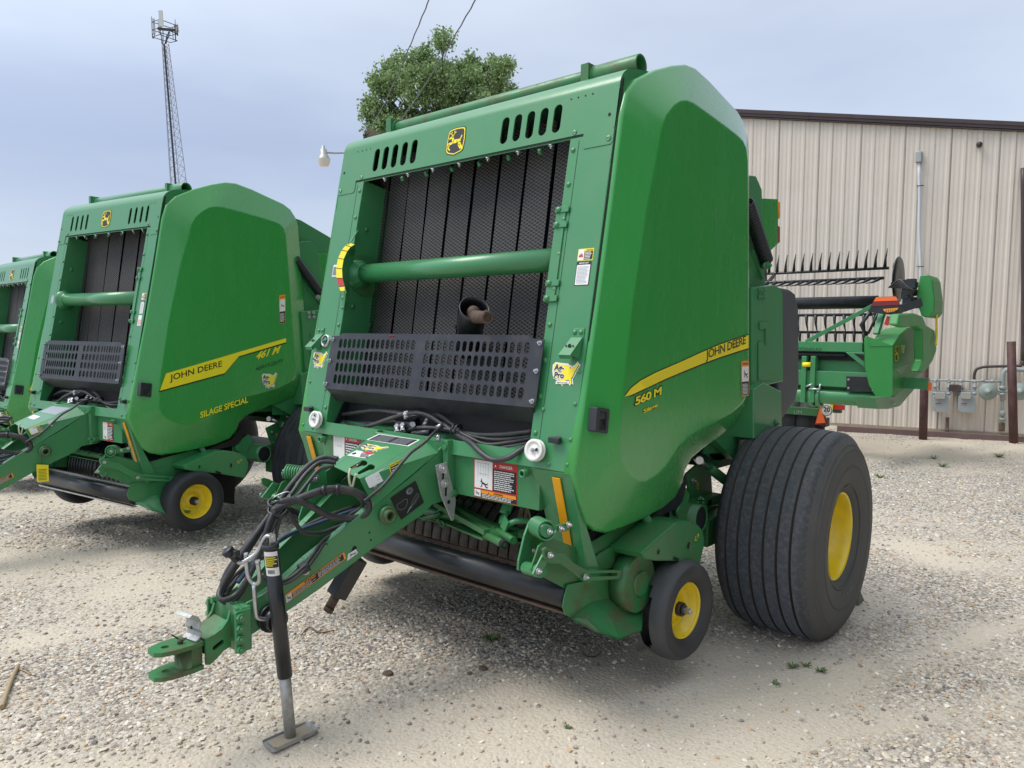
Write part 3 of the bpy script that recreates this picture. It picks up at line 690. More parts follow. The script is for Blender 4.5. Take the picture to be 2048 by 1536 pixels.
def side_decals(root, T, kind, dyz=(0, 0)):
    XO = XF + .0012
    s1 = lambda a, c, o=0: np.array([XO + o, a, c])
    yz = lambda pts: [tuple(P(u, v, x=XO)[1:]) for u, v in pts]
    b = T()
    if kind == 0:
        up = [(1249, 793), (1262, 776), (1280, 762), (1310, 746), (1340, 733), (1370, 720), (1400, 706), (1440, 689), (1480, 675), (1497, 670)]
        lo = [(1497, 696), (1480, 701), (1440, 714), (1410, 725), (1370, 741), (1330, 758), (1290, 777), (1262, 790)]
        b.plate(s1, yz([(u, v - 2) for u, v in up] + [(1498, 697)] + [(u, v + 3.0) for u, v in lo]), o0=.0, o1=None, m=1)
        b.plate(s1, yz(up + lo), o0=.0008, o1=None, m=2)
        for k in range(1, 6):        # fine grooves in the stripe
            t = k / 6; pu = [up[2], up[4], up[6], up[8]]; pl = [lo[6], lo[4], lo[2], lo[1]]
            pts = [(a[0] * (1 - t) + c[0] * t, a[1] * (1 - t) + c[1] * t) for a, c in zip(pu, pl)]
            for (a, c) in zip(pts, pts[1:]): b.plate(s1, yz([a, c, (c[0], c[1] + .6), (a[0], a[1] + .6)]), o0=.0012, o1=None, m=5)
        o, r, t = P(1411, 724, x=XO), P(1491, 692, x=XO), P(1411, 701, x=XO)
        def word(txt, o, r, t, m, off, bold, sc=1.0):
            v, f = textmesh(txt, 1.0, bold, 0, .92); xs = [p[0] for p in v]; ys = [p[1] for p in v]; x0, x1, y0, y1 = min(xs), max(xs), min(ys), max(ys)
            b.add([o + (r - o) * ((x - x0) / (x1 - x0)) + (t - o) * ((y - y0) / (y1 - y0)) + np.array([off, 0, 0]) for x, y in v], f, m)
        word('JOHN DEERE', o, r, t, 2, .0012, .055); word('JOHN DEERE', o, r, t, 1, .0018, .012)
        o, r, t = P(1268, 814, x=XO), P(1323, 789, x=XO), P(1269, 793, x=XO)
        word('560 M', o, r, t, 1, .0010, .075); word('560 M', o + (r - o) * .03 + (t - o) * .08, o + (r - o) * .98 + (t - o) * .02, t * .92 + o * .08 + (r - o) * .03, 2, .0016, .03)
        o, r, t = P(1286, 829, x=XO), P(1315, 815, x=XO), P(1286, 819, x=XO)
        word('Silage', o, r, t, 1, .0010, .075); word('Silage', o + (r - o) * .02, r, t, 2, .0016, .02)
        rr = random.Random(4)         # scratches
        for u, v, du, dv in ((1430, 415, 2, 70), (1215, 905, 14, -10), (1340, 880, 22, -9), (1222, 700, 6, 60), (1276, 560, 30, 4), (1240, 640, 3, 40)):
            pass
        b.build('model_lettering', [D_W, D_K, D_Y, D_O, D_R, mat('stripe groove', (.55, .42, .02), .5)], root, recalc=False)
        b = T()
        for u, v, du, dv, wd in ((1430, 414, 2, 74, 1.1), (1346, 884, 22, -10, .8), (1216, 900, 4, 30, .7)):
            b.plate(s1, yz([(u, v), (u + wd, v), (u + du + .3, v + dv), (u + du, v + dv)]), o0=.0004, o1=None, m=0)
        b.build('paint_scratch', mat('scratched paint', (.22, .34, .22), .5), root, recalc=False)
        fn, W, H = quadframe(P(1482.5, 793, x=XO), P(1498, 791, x=XO), P(1482, 722, x=XO)); label_vert('warning_label', fn, W, H, root, tf=T().tf)
    else:
        # newer striping, drawn in the same panel coordinates (y along, z up)
        y0, y1 = .17, 1.22
        b.plate(s1, [(.155, 1.145), (.205, 1.262), (1.22, 1.505), (1.22, 1.468), (.78, 1.365), (.66, 1.245)], o0=0, o1=None, m=1)
        b.plate(s1, [(.162, 1.155), (.208, 1.268), (1.22, 1.51), (1.22, 1.478), (.785, 1.375), (.662, 1.255)], o0=.0008, o1=None, m=2)
        def word(txt, o, r, t, m, off, bold, shear=0):
            v, f = textmesh(txt, 1.0, bold, shear, 1.0); xs = [p[0] for p in v]; ys = [p[1] for p in v]; x0, x1, yy0, yy1 = min(xs), max(xs), min(ys), max(ys)
            o, r, t = (np.array([XO, *q]) for q in (o, r, t))
            b.add([o + (r - o) * ((x - x0) / (x1 - x0)) + (t - o) * ((y - yy0) / (yy1 - yy0)) + np.array([off, 0, 0]) for x, y in v], f, m)
        word('JOHN DEERE', (.235, 1.203), (.64, 1.292), (.235, 1.258), 1, .0014, .012)
        word('461 M' if kind == 1 else '560 M', (.93, 1.345), (1.155, 1.395), (.945, 1.405), 2, .001, .035, .25)
        word('HEAVY-DUTY', (.93, 1.262), (1.19, 1.320), (.935, 1.292), 1, .001, .0, .25)
        if kind == 1: word('SILAGE SPECIAL', (.46, .945), (.86, 1.03), (.46, .990), 2, .001, .02)
        b.build('model_lettering', [D_W, D_K, D_Y, D_O, D_R, D_G], root, recalc=False)
        b = T(); dealer(b, s1, 1.06, 1.185, .13, .12, (0, 2, 1)); b.build('dealer_sticker', LM, root, recalc=False)
        fn, W, H = quadframe((XO, 1.155, 1.62), (XO, 1.215, 1.63), (XO, 1.155, 1.84)); label_vert('warning_label', fn, W, H, root, tf=T().tf)

HW = lambda y: .072 + max(0, (y + .86)) * .158          # half width of the drawbar at y
def on_rail(u, v, s=1, e=0.0):
    """photo pixel -> point on the outer face of a drawbar rail"""
    return P(u, v, n=(s, -.158, 0), d=.072 + .158 * .86 + e)
def tongue(root, kind):
    paint = GRN; m_ = lambda p: np.array([-p[0], p[1], p[2]])
    # side rails: deep plates that converge on the hitch block
    side = PS([(0, 0)], x=0)
    rp = [(493, 1206), (519, 1193), (560, 1166), (612, 1118), (680, 1068), (742, 1016), (790, 985), (822, 958), (868, 915), (884, 896), (900, 902), (905, 940), (902, 985), (870, 1005), (846, 1030), (805, 1055), (748, 1095), (690, 1140), (640, 1178), (576, 1218), (532, 1245), (500, 1258), (496, 1290), (493, 1262)]
    rp = [(493, 1206), (519, 1193), (560, 1166), (612, 1118), (680, 1064), (742, 1012), (790, 979), (830, 948), (868, 912), (884, 893), (903, 893), (912, 940), (913, 992), (896, 1000), (866, 1008), (846, 1030), (805, 1057), (748, 1096), (690, 1140), (640, 1178), (576, 1222), (532, 1252), (500, 1272)]
    R3 = [on_rail(u, v) for u, v in rp]
    b = MB(); b.prism(R3, (-.010, 0, 0)); b.prism([m_(p) for p in R3], (.010, 0, 0))
    # inner flanges along the top edges and the bottom edges
    for s in (1, -1):
        T_ = R3[1:7]
        for a, c in zip(T_, T_[1:]):
            a, c = (np.array([p[0] * s, p[1], p[2]]) for p in (a, c)); i = np.array([-s * .035, 0, 0])
            b.hexa([a, c, c + i, a + i], [q - np.array([0, 0, .008]) for q in (a, c, c + i, a + i)])
        B_ = R3[15:22]
        for a, c in zip(B_, B_[1:]):
            a, c = (np.array([p[0] * s, p[1], p[2]]) for p in (a, c)); i = np.array([-s * .04, 0, 0])
            b.hexa([a, c, c + i, a + i], [q + np.array([0, 0, .008]) for q in (a, c, c + i, a + i)])
    rail = b.build('drawbar_rail', paint, root, bevel=.003)
    # sockets through the rail
    b = MB(); q = on_rail(772, 1028); b.pipe(q - [.02, 0, 0], q + [.048, -.012, 0], .026, .017, 22); b.pipe(q - [.0, 0, 0], q + [.028, -.008, 0], .036, .02, 22)
    b.build('support_socket', GRNR, root)
    if kind == 0:
        b = MB(); q = on_rail(706, 1100.5, e=.0015); 
        fn, W, H = quadframe(on_rail(701, 1108, e=.001), on_rail(707, 1110, e=.001), on_rail(708, 1091, e=.001)); b.plate(fn, stad(W / 2, H / 2, .018, H), o0=.0005, o1=None)
        for u, v in ((739, 1065), (742, 1080), (654, 1088)): fn2 = lambda a, c, o=0, q=on_rail(u, v, e=.001): q + np.array([o, a, c]); b.plate(fn2, stad(0, 0, .008, .008), o0=.0004, o1=None)
        b.build('rail_hole', DARK, rail)
    # hitch block: bolted flange plates, clevis body and tongue plates
    b = MB()
    z0, z1 = .352, .510
    for y in (-.845, -.868): b.box((-.094, y - .010, z0 - (.0 if y > -.85 else .004)), (.094, y + .012, z1))
    for s in (-1, 1): b.box((min(s * .092, s * .104), -.90, z0 + .005), (max(s * .092, s * .104), -.84, z1 - .004))
    b.build('hitch_flange', paint, root, bevel=.004)
    b = MB()
    for i in range(4):
        for s in (-1, 1): b.tube([(s * .104, -.885, .370 + i * .038), (s * .116, -.885, .370 + i * .038)], .0145, 6, sm=False); b.cyl((s * .116, -.885, .370 + i * .038), (s * .123, -.885, .370 + i * .038), .008, n=10)
    for s in (-1, 1): b.tube([(s * .082, -.874, .50), (s * .082, -.893, .50)], .012, 6, sm=False)
    b.build('hitch_bolt', paint, root)
    for s in (-1, 1):        # cheek plates sweeping forward and down
        b = MB(); sh = [(-.895, .500), (-.905, .470), (-.925, .447), (-.955, .433), (-.985, .427), (-.985, .336), (-.972, .332), (-.948, .345), (-.922, .366), (-.895, .372)]
        sl = stad(-.942, .392, .044, .016, 5, .45)
        fn = lambda y, z, o, s=s: np.array([s * (.062 + o), y, z]); b.plate(fn, sh, [sl], 0, -.012); b.build('hitch_cheek', GRNR, root, bevel=.002)
    b = MB(); b.hexa([(-.049, -.90, .462), (.049, -.90, .462), (.049, -.98, .418), (-.049, -.98, .418)], [(-.049, -.90, .452), (.049, -.90, .452), (.049, -.98, .408), (-.049, -.98, .408)]); b.build('hitch_web', GRNR, root)
    b = MB(); b.box((-.046, -.975, .36), (.046, -.905, .41)); b.build('hitch_slot_shade', DARK, root)  # dark box added inside so the cheek slots look shaded, not see-through
    b = MB(); b.box((-.040, -1.025, .322), (.040, -.988, .402)); b.lathe((0, -1.022, .322), (0, 0, 1), [(0, .001), (0, .040), (.080, .040), (.080, .001)], 28)
    fnz = lambda z: (lambda x, y, o: np.array([x, y, z + o]))
    pl = [(.050, -.988), (-.050, -.988), (-.054, -1.03), (-.051, -1.09), (-.040, -1.125), (-.022, -1.143), (.022, -1.143), (.040, -1.125), (.051, -1.09), (.054, -1.03)]
    b.plate(fnz(.416), pl, [stad(0, -1.096, .026, .026)], 0, -.015)
    b.plate(fnz(.333), pl, [stad(0, -1.094, .026, .026)], 0, -.015)
    b.build('clevis', GRNR, root, bevel=.002)
    if kind == 0:
        b = MB(); b.cyl((.010, -1.050, .416), (.008, -1.048, .430), .009, n=12); b.tube([(.006, -1.048, .426), (-.012, -1.062, .441), (-.006, -1.072, .448)], .0024, 6); b.tube([(.006, -1.048, .426), (.020, -1.033, .434), (.024, -1.046, .428)], .0022, 6)
        b.build('cotter_pin', RUST, root)
        # loose zinc clip standing on the clevis plate
        b = MB(); pr = [(0, 0), (.015, .013), (.020, .029), (.010, .042), (.015, .066), (.005, .089), (-.018, .102), (-.029, .094)]
        f = lambda y, z, s: np.array([s * .037 + .006 + (z * .12), -1.016 + y + (s * .006), .418 + z])
        for (a, c), (d, e) in zip(pr, pr[1:]):
            A, B1, C1, D1 = f(a, c, -1), f(a, c, 1), f(d, e, 1), f(d, e, -1); nn = nrm(np.cross(B1 - A, D1 - A)) * .003
            b.hexa([A, B1, C1, D1], [A + nn, B1 + nn, C1 + nn, D1 + nn])
        cl = b.build('zinc_clip', GALV, root)
        b = MB(); q_ = f(.010, .041, -.1); b.cyl(q_ - [0, .001, 0], q_ - [0, .004, 0], .006, n=12); b.build('clip_hole', DARK, cl)
    # folded cover over the drawbar
    b = MB()
    cf = [(-.101, -.365, .915), (.101, -.365, .900)]; cr = [(-.165, -.06, 1.035), (.165, -.06, 1.020)]
    f0, f1, r0, r1 = (np.array(q, float) for q in ((-.100, -.350, .912), (.100, -.350, .895), (-.162, -.055, 1.032), (.162, -.055, 1.015)))
    f0, f1 = P(661.7, 929.8, n=(0, -.38, 1), d=.912 + .38 * .35), P(719.5, 957.2, n=(0, -.38, 1), d=.912 + .38 * .35)
    r0, r1 = P(752.3, 866.6, n=(0, -.38, 1), d=.912 + .38 * .35), P(848.4, 878.3, n=(0, -.38, 1), d=.912 + .38 * .35)
    fnt = lambda a, c, o=0: (f0 * (1 - a) + f1 * a) * (1 - c) + (r0 * (1 - a) + r1 * a) * c + nrm(np.cross(f1 - f0, r0 - f0)) * o
    def inv(u, v):             # photo pixel -> (a, c) on the cover
        nn = nrm(np.cross(f1 - f0, r0 - f0)); p = P(u, v, n=nn, d=nn @ f0); a, c = .5, .5
        for _ in range(20):
            q = fnt(a, c); da = fnt(a + .01, c) - q; dc = fnt(a, c + .01) - q; M_ = np.array([da, dc]).T / .01
            s = np.linalg.lstsq(M_, p - q, rcond=None)[0]; a += s[0]; c += s[1]
        return a, c
    def keyhole(p0, p1, r0_, r1_):
        p0, p1 = np.array(p0, float), np.array(p1, float); d = nrm(p1 - p0); n = np.array([-d[1], d[0]]); o = []
        for i in range(7): t = math.pi / 2 + math.pi * i / 6; o.append(p0 + r0_ * (math.cos(t) * d + math.sin(t) * n))
        for i in range(12): t = -math.pi * .75 + 1.5 * math.pi * i / 11; o.append(p1 + np.array([r1_ * 1.15, r1_ * .8]) * (math.cos(t) * d + math.sin(t) * n) if 0 else p1 + r1_ * (math.cos(t) * d + math.sin(t) * n))
        return o
    kh = []
    for p0, p1 in (((703, 936), (727, 926)), ((718, 946), (742, 934))):
        k_ = keyhole(p0, p1, 2.8, 5.8); kh.append([inv(*q) for q in [(p1[0] + (x - p1[0]) * 1.35 if abs(x - p1[0]) < 8 and math.hypot(x - p1[0], y - p1[1]) < 7 else x, y) for x, y in k_]])
    if kind: kh = []
    b.plate(fnt, [(0, 0), (1, 0), (1, 1), (0, 1)], kh, 0, -.004)
    if kind == 0: sb_f, sb_r = on_rail(748, 1012, e=.004), on_rail(876, 905, e=.004)
    sb_f, sb_r = on_rail(748, 1012, e=.004), on_rail(876, 905, e=.004)
    mr = on_rail(872, 881, e=.002)
    b.prism([f1, r1, mr, sb_r, sb_f], (-.004, 0, 0)); b.prism([m_(q) for q in (f1, r1, mr, sb_r, sb_f)], (.004, 0, 0))
    b.prism([r0, r1, mr, m_(mr)], (0, .0, -.003))
    cov = b.build('drawbar_cover', paint, root, bevel=.002)
    nn = nrm(np.cross(f1 - f0, r0 - f0)); lf = lambda pts: [inv(u, v) for u, v in pts]
    b = MB()
    if kind == 0:
        b.plate(fnt, lf([(733, 880), (758, 868), (840, 880), (817, 893)]), o0=.001, o1=None, m=0); b.plate(fnt, lf([(737, 880), (759, 869.5), (836, 880.5), (815, 891.5)]), o0=.0016, o1=None, m=1)
        for i in range(6):
            t = (i + .6) / 6.6; a0 = (737 + 22 * t, 880 - 10.5 * t); a1 = (815 + 21 * t, 891.5 - 11 * t)
            for s0, s1 in ((.06, .46), (.54, .93)): p, q = [(a0[0] + (a1[0] - a0[0]) * s_, a0[1] + (a1[1] - a0[1]) * s_) for s_ in (s0, s1)]; b.plate(fnt, lf([p, q, (q[0] + .6, q[1] - .5), (p[0] + .6, p[1] - .5)]), o0=.0022, o1=None, m=5)
        b.plate(fnt, lf([(694, 911), (713, 901), (751, 907), (730, 917)]), o0=.001, o1=None, m=0); b.plate(fnt, lf([(722, 904.5), (732, 903), (751, 907), (741, 910)]), o0=.0016, o1=None, m=4)
        for i in range(4): b.plate(fnt, lf([(719 + i * 1, 914 - i * 2), (735 + i * 1, 916.0 - i * 2), (736 + i, 915 - i * 2), (720 + i, 913.0 - i * 2)]), o0=.0022, o1=None, m=1)
        b.plate(fnt, lf([(703, 908), (712, 905), (713, 908), (706, 910)]), o0=.0022, o1=None, m=1)
        fq = lambda a, c, o=0: fnt(*inv(731 + a * 58 + c * 20, 895.5 + a * 9.0 - c * 11), o)
        dealer(b, fq, .22, .10, .75, 1.05, (0, 2, 1))
    else:
        b.plate(fnt, [(.1, .6), (.9, .6), (.9, .92), (.1, .92)], o0=.001, o1=None, m=5); b.plate(fnt, [(.1, .3), (.5, .3), (.5, .45), (.1, .45)], o0=.001, o1=None, m=0)
    b.build('cover_labels', LM, cov, recalc=False)
    # labels on the side of the cover and the rail
    n2 = nrm(np.cross(sb_f - f1, r1 - f1)); n2 = n2 if n2[0] > 0 else -n2
    ps = lambda u, v, e=.0: P(u, v, n=n2, d=n2 @ f1 + e)
    def qd(pts, e=.013):
        bl, br, tr, tl = (ps(u, v, e) for u, v in pts); return lambda a, c, o=0: (bl * (1 - a) + br * a) * (1 - c) + (tl * (1 - a) + tr * a) * c + n2 * o
    b = MB()
    if kind == 0:
        q = qd([(739, 977), (777, 956), (771, 935), (729, 956)]); b.plate(q, rrect(0, 0, 1, 1, .1), o0=.0004, o1=None, m=0)
        b.plate(q, [(.15, .2), (.155, .2), (.3, .7), (.295, .7)], o0=.001, o1=None, m=5)
        for x in (.45, .7): rect(b, q, x, .3, x + .2, .33, 5, .001); rect(b, q, x, .6, x + .22, .63, 5, .001)
        q = qd([(782, 948), (806, 935), (801, 919), (777, 930)], .024); b.plate(q, rrect(0, 0, 1, 1, .06), o0=.0004, o1=None, m=2); rect(b, q, .06, .06, .94, .68, 1, .001)
        b.text(q, 'CAUTION', .55, .83, .24, 1, .0012, bold=.02); rect(b, q, .12, .45, .6, .52, 0, .0014); rect(b, q, .12, .22, .45, .29, 0, .0014)
    else:
        q = qd([(739, 977), (777, 956), (771, 935), (729, 956)]); b.plate(q, rrect(0, 0, 1, 1, .06), o0=.0004, o1=None, m=2); rect(b, q, .04, .06, .45, .94, 0, .0008); rect(b, q, .48, .1, .95, .68, 1, .0008); b.text(q, 'CAUTION', .72, .83, .2, 1, .0012, bold=.02); lines(b, q, .5, .14, .92, .62, 4, 0, .0014, 3, .4)
        q = qd([(785, 948), (835, 921), (831, 903), (780, 930)], .024); b.plate(q, rrect(0, 0, 1, 1, .1), o0=.0004, o1=None, m=0); rect(b, q, .2, .5, .9, .53, 5, .001)
    b.build('cover_labels', LM, cov, recalc=False)
    def qr(pts, e=.002):
        bl, br, tr, tl = (on_rail(u, v, e=e) for u, v in pts); nr_ = nrm((1, -.158, 0)); return lambda a, c, o=0: (bl * (1 - a) + br * a) * (1 - c) + (tl * (1 - a) + tr * a) * c + nr_ * o
    b = MB(); q = qr([(573, 1206), (692, 1117), (688, 1104), (570, 1190)])
    rect(b, q, 0, 0, 1, 1, 3, .0004); rect(b, q, .1, .08, .52, .58, 1, .001); rect(b, q, .5, .10, .97, .88, 1, .001); rect(b, q, 0, .0, .09, .8, 0, .001)
    b.text(lambda a, c, o=0: q(a * .14, c * 1.2, o), 'WARNING', 3.15, .66, .40, 1, .0014, bold=.01)
    for i in range(3): lines(b, q, .11, .12 + i * .15, .50, .25 + i * .15, 1, 0, .0016, i, .4)
    for i in range(5): lines(b, q, .53, .14 + i * .14, .96, .26 + i * .14, 1, 0, .0016, i + 9, .4)
    if kind == 0: stickman(b, lambda a, c, o=0: q(a * .09, c, o), .5, .4, .6)
    b.build('warning_strip', LM, root, recalc=False)
    if kind == 0:
        b = MB(); q = qr([(694, 1122), (716, 1106), (712, 1098), (696, 1108)]); rect(b, q, 0, 0, 1, 1, 0, .0004); stickman(b, lambda a, c, o=0: q(a, c, o), .5, .5, .6); b.build('warning_label', LM, root, recalc=False)
        b = MB(); q = qr([(802, 1040), (848, 1005), (831, 961), (780, 996)]); b.plate(q, rrect(0, 0, 1, 1, .04), o0=.0006, o1=None, m=1)
        for r_ in (.20, .16, .12, .06):
            for i in range(16):
                a0, a1 = 6.283 * i / 16, 6.283 * (i + 1) / 16
                b.plate(q, [(.68 + r_ * .62 * math.cos(a0) - (.2 - r_) * .3, .78 + r_ * .62 * math.sin(a0)), (.68 + r_ * .62 * math.cos(a1) - (.2 - r_) * .3, .78 + r_ * .62 * math.sin(a1)), (.68 + (r_ * .62 - .012) * math.cos(a1) - (.2 - r_) * .3, .78 + (r_ * .62 - .012) * math.sin(a1)), (.68 + (r_ * .62 - .012) * math.cos(a0) - (.2 - r_) * .3, .78 + (r_ * .62 - .012) * math.sin(a0))], o0=.0012, o1=None, m=5)
        def ln(pts, w=.010):
            for (x0, y0), (x1, y1) in zip(pts, pts[1:]):
                dx, dy = x1 - x0, y1 - y0; l = math.hypot(dx, dy); b.plate(q, [(x0 - dy / l * w / 2, y0 + dx / l * w / 2), (x1 - dy / l * w / 2, y1 + dx / l * w / 2), (x1 + dy / l * w / 2, y1 - dx / l * w / 2), (x0 + dy / l * w / 2, y0 - dx / l * w / 2)], o0=.0012, o1=None, m=5)
        ln([(.1, .62), (.06, .5), (.12, .35), (.3, .3), (.45, .42), (.5, .55), (.4, .62), (.25, .6), (.1, .62)]); ln([(.45, .15), (.7, .3), (.95, .45)]); ln([(.45, .15), (.62, .36), (.9, .52)]); ln([(.45, .15), (.66, .22), (.92, .36)]); ln([(.3, .08), (.5, .22)], .03)
        b.build('instruction_plate', LM, root, recalc=False)
    # joint straps and ribs where the drawbar meets the frame
    b = MB()
    for s in (1, -1):
        b.box((min(s * .214, s * .244), -.026, .775), (max(s * .214, s * .244), .02, 1.03))
        for z in (.81, 1.0): b.tube([(s * .232, -.026, z), (s * .232, -.038, z)], .014, 6, sm=False)
    b.build('joint_bracket', paint, root, bevel=.003)
    if kind == 0:
        b = MB(); q0 = on_rail(884, 930, e=.006); 
        sp = [(872, 931), (893, 924.5), (912, 1000), (908, 1040), (904, 1042), (882, 990)]
        pl = [on_rail(u, v, e=.052) for u, v in sp]; b.prism(pl, (-.006, 0, 0)); b.bar(on_rail(886, 940, e=.0), on_rail(886, 940, e=.05), .03, .03)
        st = b.build('slotted_strap', GALV, root, bevel=.001)
        b = MB()
        for u, v in ((884, 937), (888.5, 967)): b.bolt(on_rail(u, v, e=.053), (1, -.1, 0), .013, .008)
        b.build('strap_bolt', ZINC, st)
        b = MB()
        for u, v, w_, h_ in ((886.5, 950, .010, .045), (892, 982, .010, .045), (897.5, 1004, .018, .018)):
            q1 = on_rail(u, v, e=.0535); b.plate(lambda a, c, o=0, q1=q1: q1 + np.array([o, a, c]), stad(0, 0, w_, h_, ang=-.08), o0=.0004, o1=None)
        b.build('strap_slot', DARK, st)
        b = MB(); q1 = on_rail(877, 884, e=-.02); b.cyl(q1, q1 + np.array([0, 0, .02]), .009, n=12); b.ball(q1 + np.array([0, 0, .022]), .011); b.build('cover_bolt', ZINC, cov)
        # near-side ear plate with bolt on the far rail
        b = MB(); pl = [P(u, v, x=-.165) for u, v in ((636, 938), (652, 936), (680, 975), (676, 1010), (640, 1030), (600, 1060), (596, 1035), (612, 985), (624, 948))]; b.prism(pl, (.008, 0, 0)); b.build('drawbar_ear', paint, root, bevel=.002)
        b = MB(); b.bolt(P(630, 956, x=-.155), (1, 0, 0), .013, .010); b.build('ear_bolt', ZINC, root)

JANG = math.atan2(*(P(617, 1460, z=0) - P(545, 1492, z=0))[[1, 0]])
def jack(root):
    b = MB(); x = .175
    top = P(541, 1090, x=x); bot = P(570, 1352, x=x + .0); foot = P(581, 1474, x=.165); foot[2] = .010
    d = nrm(bot - top); top = top.copy()
    b.cyl(top, bot, .0262, n=32); b.cyl(top - d * .006, top + d * .012, .0285, n=32); b.build('jack_tube', BLK, root)
    lower = np.array([foot[0] + .0, foot[1] + .0, .012]); 
    b = MB(); b.cyl(bot - d * .05, lower, .0205, n=28); lg = b.build('jack_leg', GALV, root)
    b = MB(); ang = JANG; ux = np.array([math.cos(ang), math.sin(ang), 0]); uy = np.array([-math.sin(ang), math.cos(ang), 0]); n = 9
    vs = []; fs = []; out = rrect(-.090, -.036, .090, .036, .012, 4); q = lambda a, c, o=0: lower + ux * a + uy * c + np.array([0, 0, o])
    b.plate(q, out, (), .004, -.006)
    for a, c in zip(out, out[1:] + out[:1]):
        A, B1 = q(*a, 0.004), q(*c, 0.004); e = lambda t, k: q(t[0] * 1.045, t[1] * 1.09, k)
        b.add([A, B1, e(c, .012), e(a, .012)], [(0, 1, 2, 3)]); b.add([e(a, .012), e(c, .012), e(c, .007), e(a, .007)], [(0, 1, 2, 3)])
    fp = b.build('jack_foot', GALV, lg)
    # sand lying in the foot plate
    b = MB(); b.plate(q, [(x_ * .9, y_ * .85) for x_, y_ in out], (), .0065, None); b.build('sand_on_foot', mat('dry sand', (.36, .30, .22), .95, bump=(80, .4, .003)), fp)
    # label wrapped on the tube
    b = MB()
    def wrap(z0, z1, a0, a1, m_, r):
        X, Y, D = frame_from(d, (0, 1, 0)); vs = []
        for i in range(9):
            a = a0 + (a1 - a0) * i / 8; rad = nrm(np.array([math.cos(a), math.sin(a), 0])); 
            for z in (z0, z1): vs.append(top + d * z + rad * r)
        b.add(vs, [(2 * i, 2 * i + 1, 2 * i + 3, 2 * i + 2) for i in range(8)], m_)
    wrap(.018, .105, -1.6, .30, 0, .0268); wrap(.034, .075, -1.45, .25, 1, .0271)
    for i, (z, a) in enumerate(((.038, 1.3), (.045, 1.5), (.052, 1.1), (.059, 1.4), (.066, .9))): wrap(z, z + .003, -1.4, -1.4 + a, 2, .0273)
    r = random.Random(2)
    for i in range(16): a = -1.25 + i * .055; wrap(.083, .097, a, a + .02 + .02 * r.random(), 1, .0271)
    b.build('jack_label', LM, root, recalc=False)
    # crank with grip
    q0 = top + np.array([0, 0, .0]); b = MB()
    b.box(q0 + [-.014, -.008, 0], q0 + [-.008, .012, .038]); b.box(q0 + [.006, -.008, 0], q0 + [.012, .012, .038]); b.cyl(q0 + [-.02, .002, .028], q0 + [.018, .002, .028], .007, n=12)
    pth = smooth_path([q0 + [0, .0, .030], P(530, 1075, x=.16), P(514, 1104, x=.14), P(490, 1122, x=.12), P(478, 1126, x=.11), P(474, 1118, x=.11)], 6)
    b.tube(pth, .0065, 10); cr = b.build('jack_crank', ZINC, root)
    b = MB(); a, c = P(475, 1122, x=.11), P(461, 1108, x=.10); b.lathe(a, c - a, [(0, .013), (.03, .012), (.036, .020), (.052, .022), (.056, .018), (.058, .001)], 18); b.bar(c + [-.03, 0, .004], c + [.03, .01, .004], .022, .022); b.build('crank_grip', BLK, cr, bevel=.002)
    # forked hose hook
    b = MB(); b.tube(smooth_path([P(536, 1239, x=.12), P(517, 1236, x=.12), P(512, 1225, x=.12), P(508, 1170, x=.12)], 5), .0075, 10)
    b.tube(smooth_path([P(492, 1106, x=.10), P(496, 1150, x=.10), P(508, 1168, x=.115), P(519, 1160, x=.14), P(515, 1123, x=.15)], 6), .0075, 10)
    b.cyl(P(515, 1121, x=.15), P(516, 1127, x=.15), .0095, n=12); b.build('hose_hook', ZINC, root)
    b = MB(); a = on_rail(540, 1234); b.cyl(a - [.0, 0, 0], a + [.055, 0, 0], .040, n=28); b.cyl(a + [.0, 0, 0], a + [.018, 0, 0], .052, n=28); b.build('jack_mount', BLK, root)
    # second parked stand below the drawbar
    b = MB(); a, c = P(716, 1115, x=.09), P(672, 1192, x=.05); d = nrm(c - a); b.bar(a, c, .065, .060, up=(1, 0, 0)); s = b.build('parked_strut', BLK, root, bevel=.004)
    b = MB(); e = P(660, 1215, x=.05); b.cyl(c - d * .01, e, .016, n=20); b.cyl(e, e + d * .018, .020, n=12); b.lathe(c, d, [(0, .019), (.06, .019)], 24); b.build('strut_screw', RUST, s)

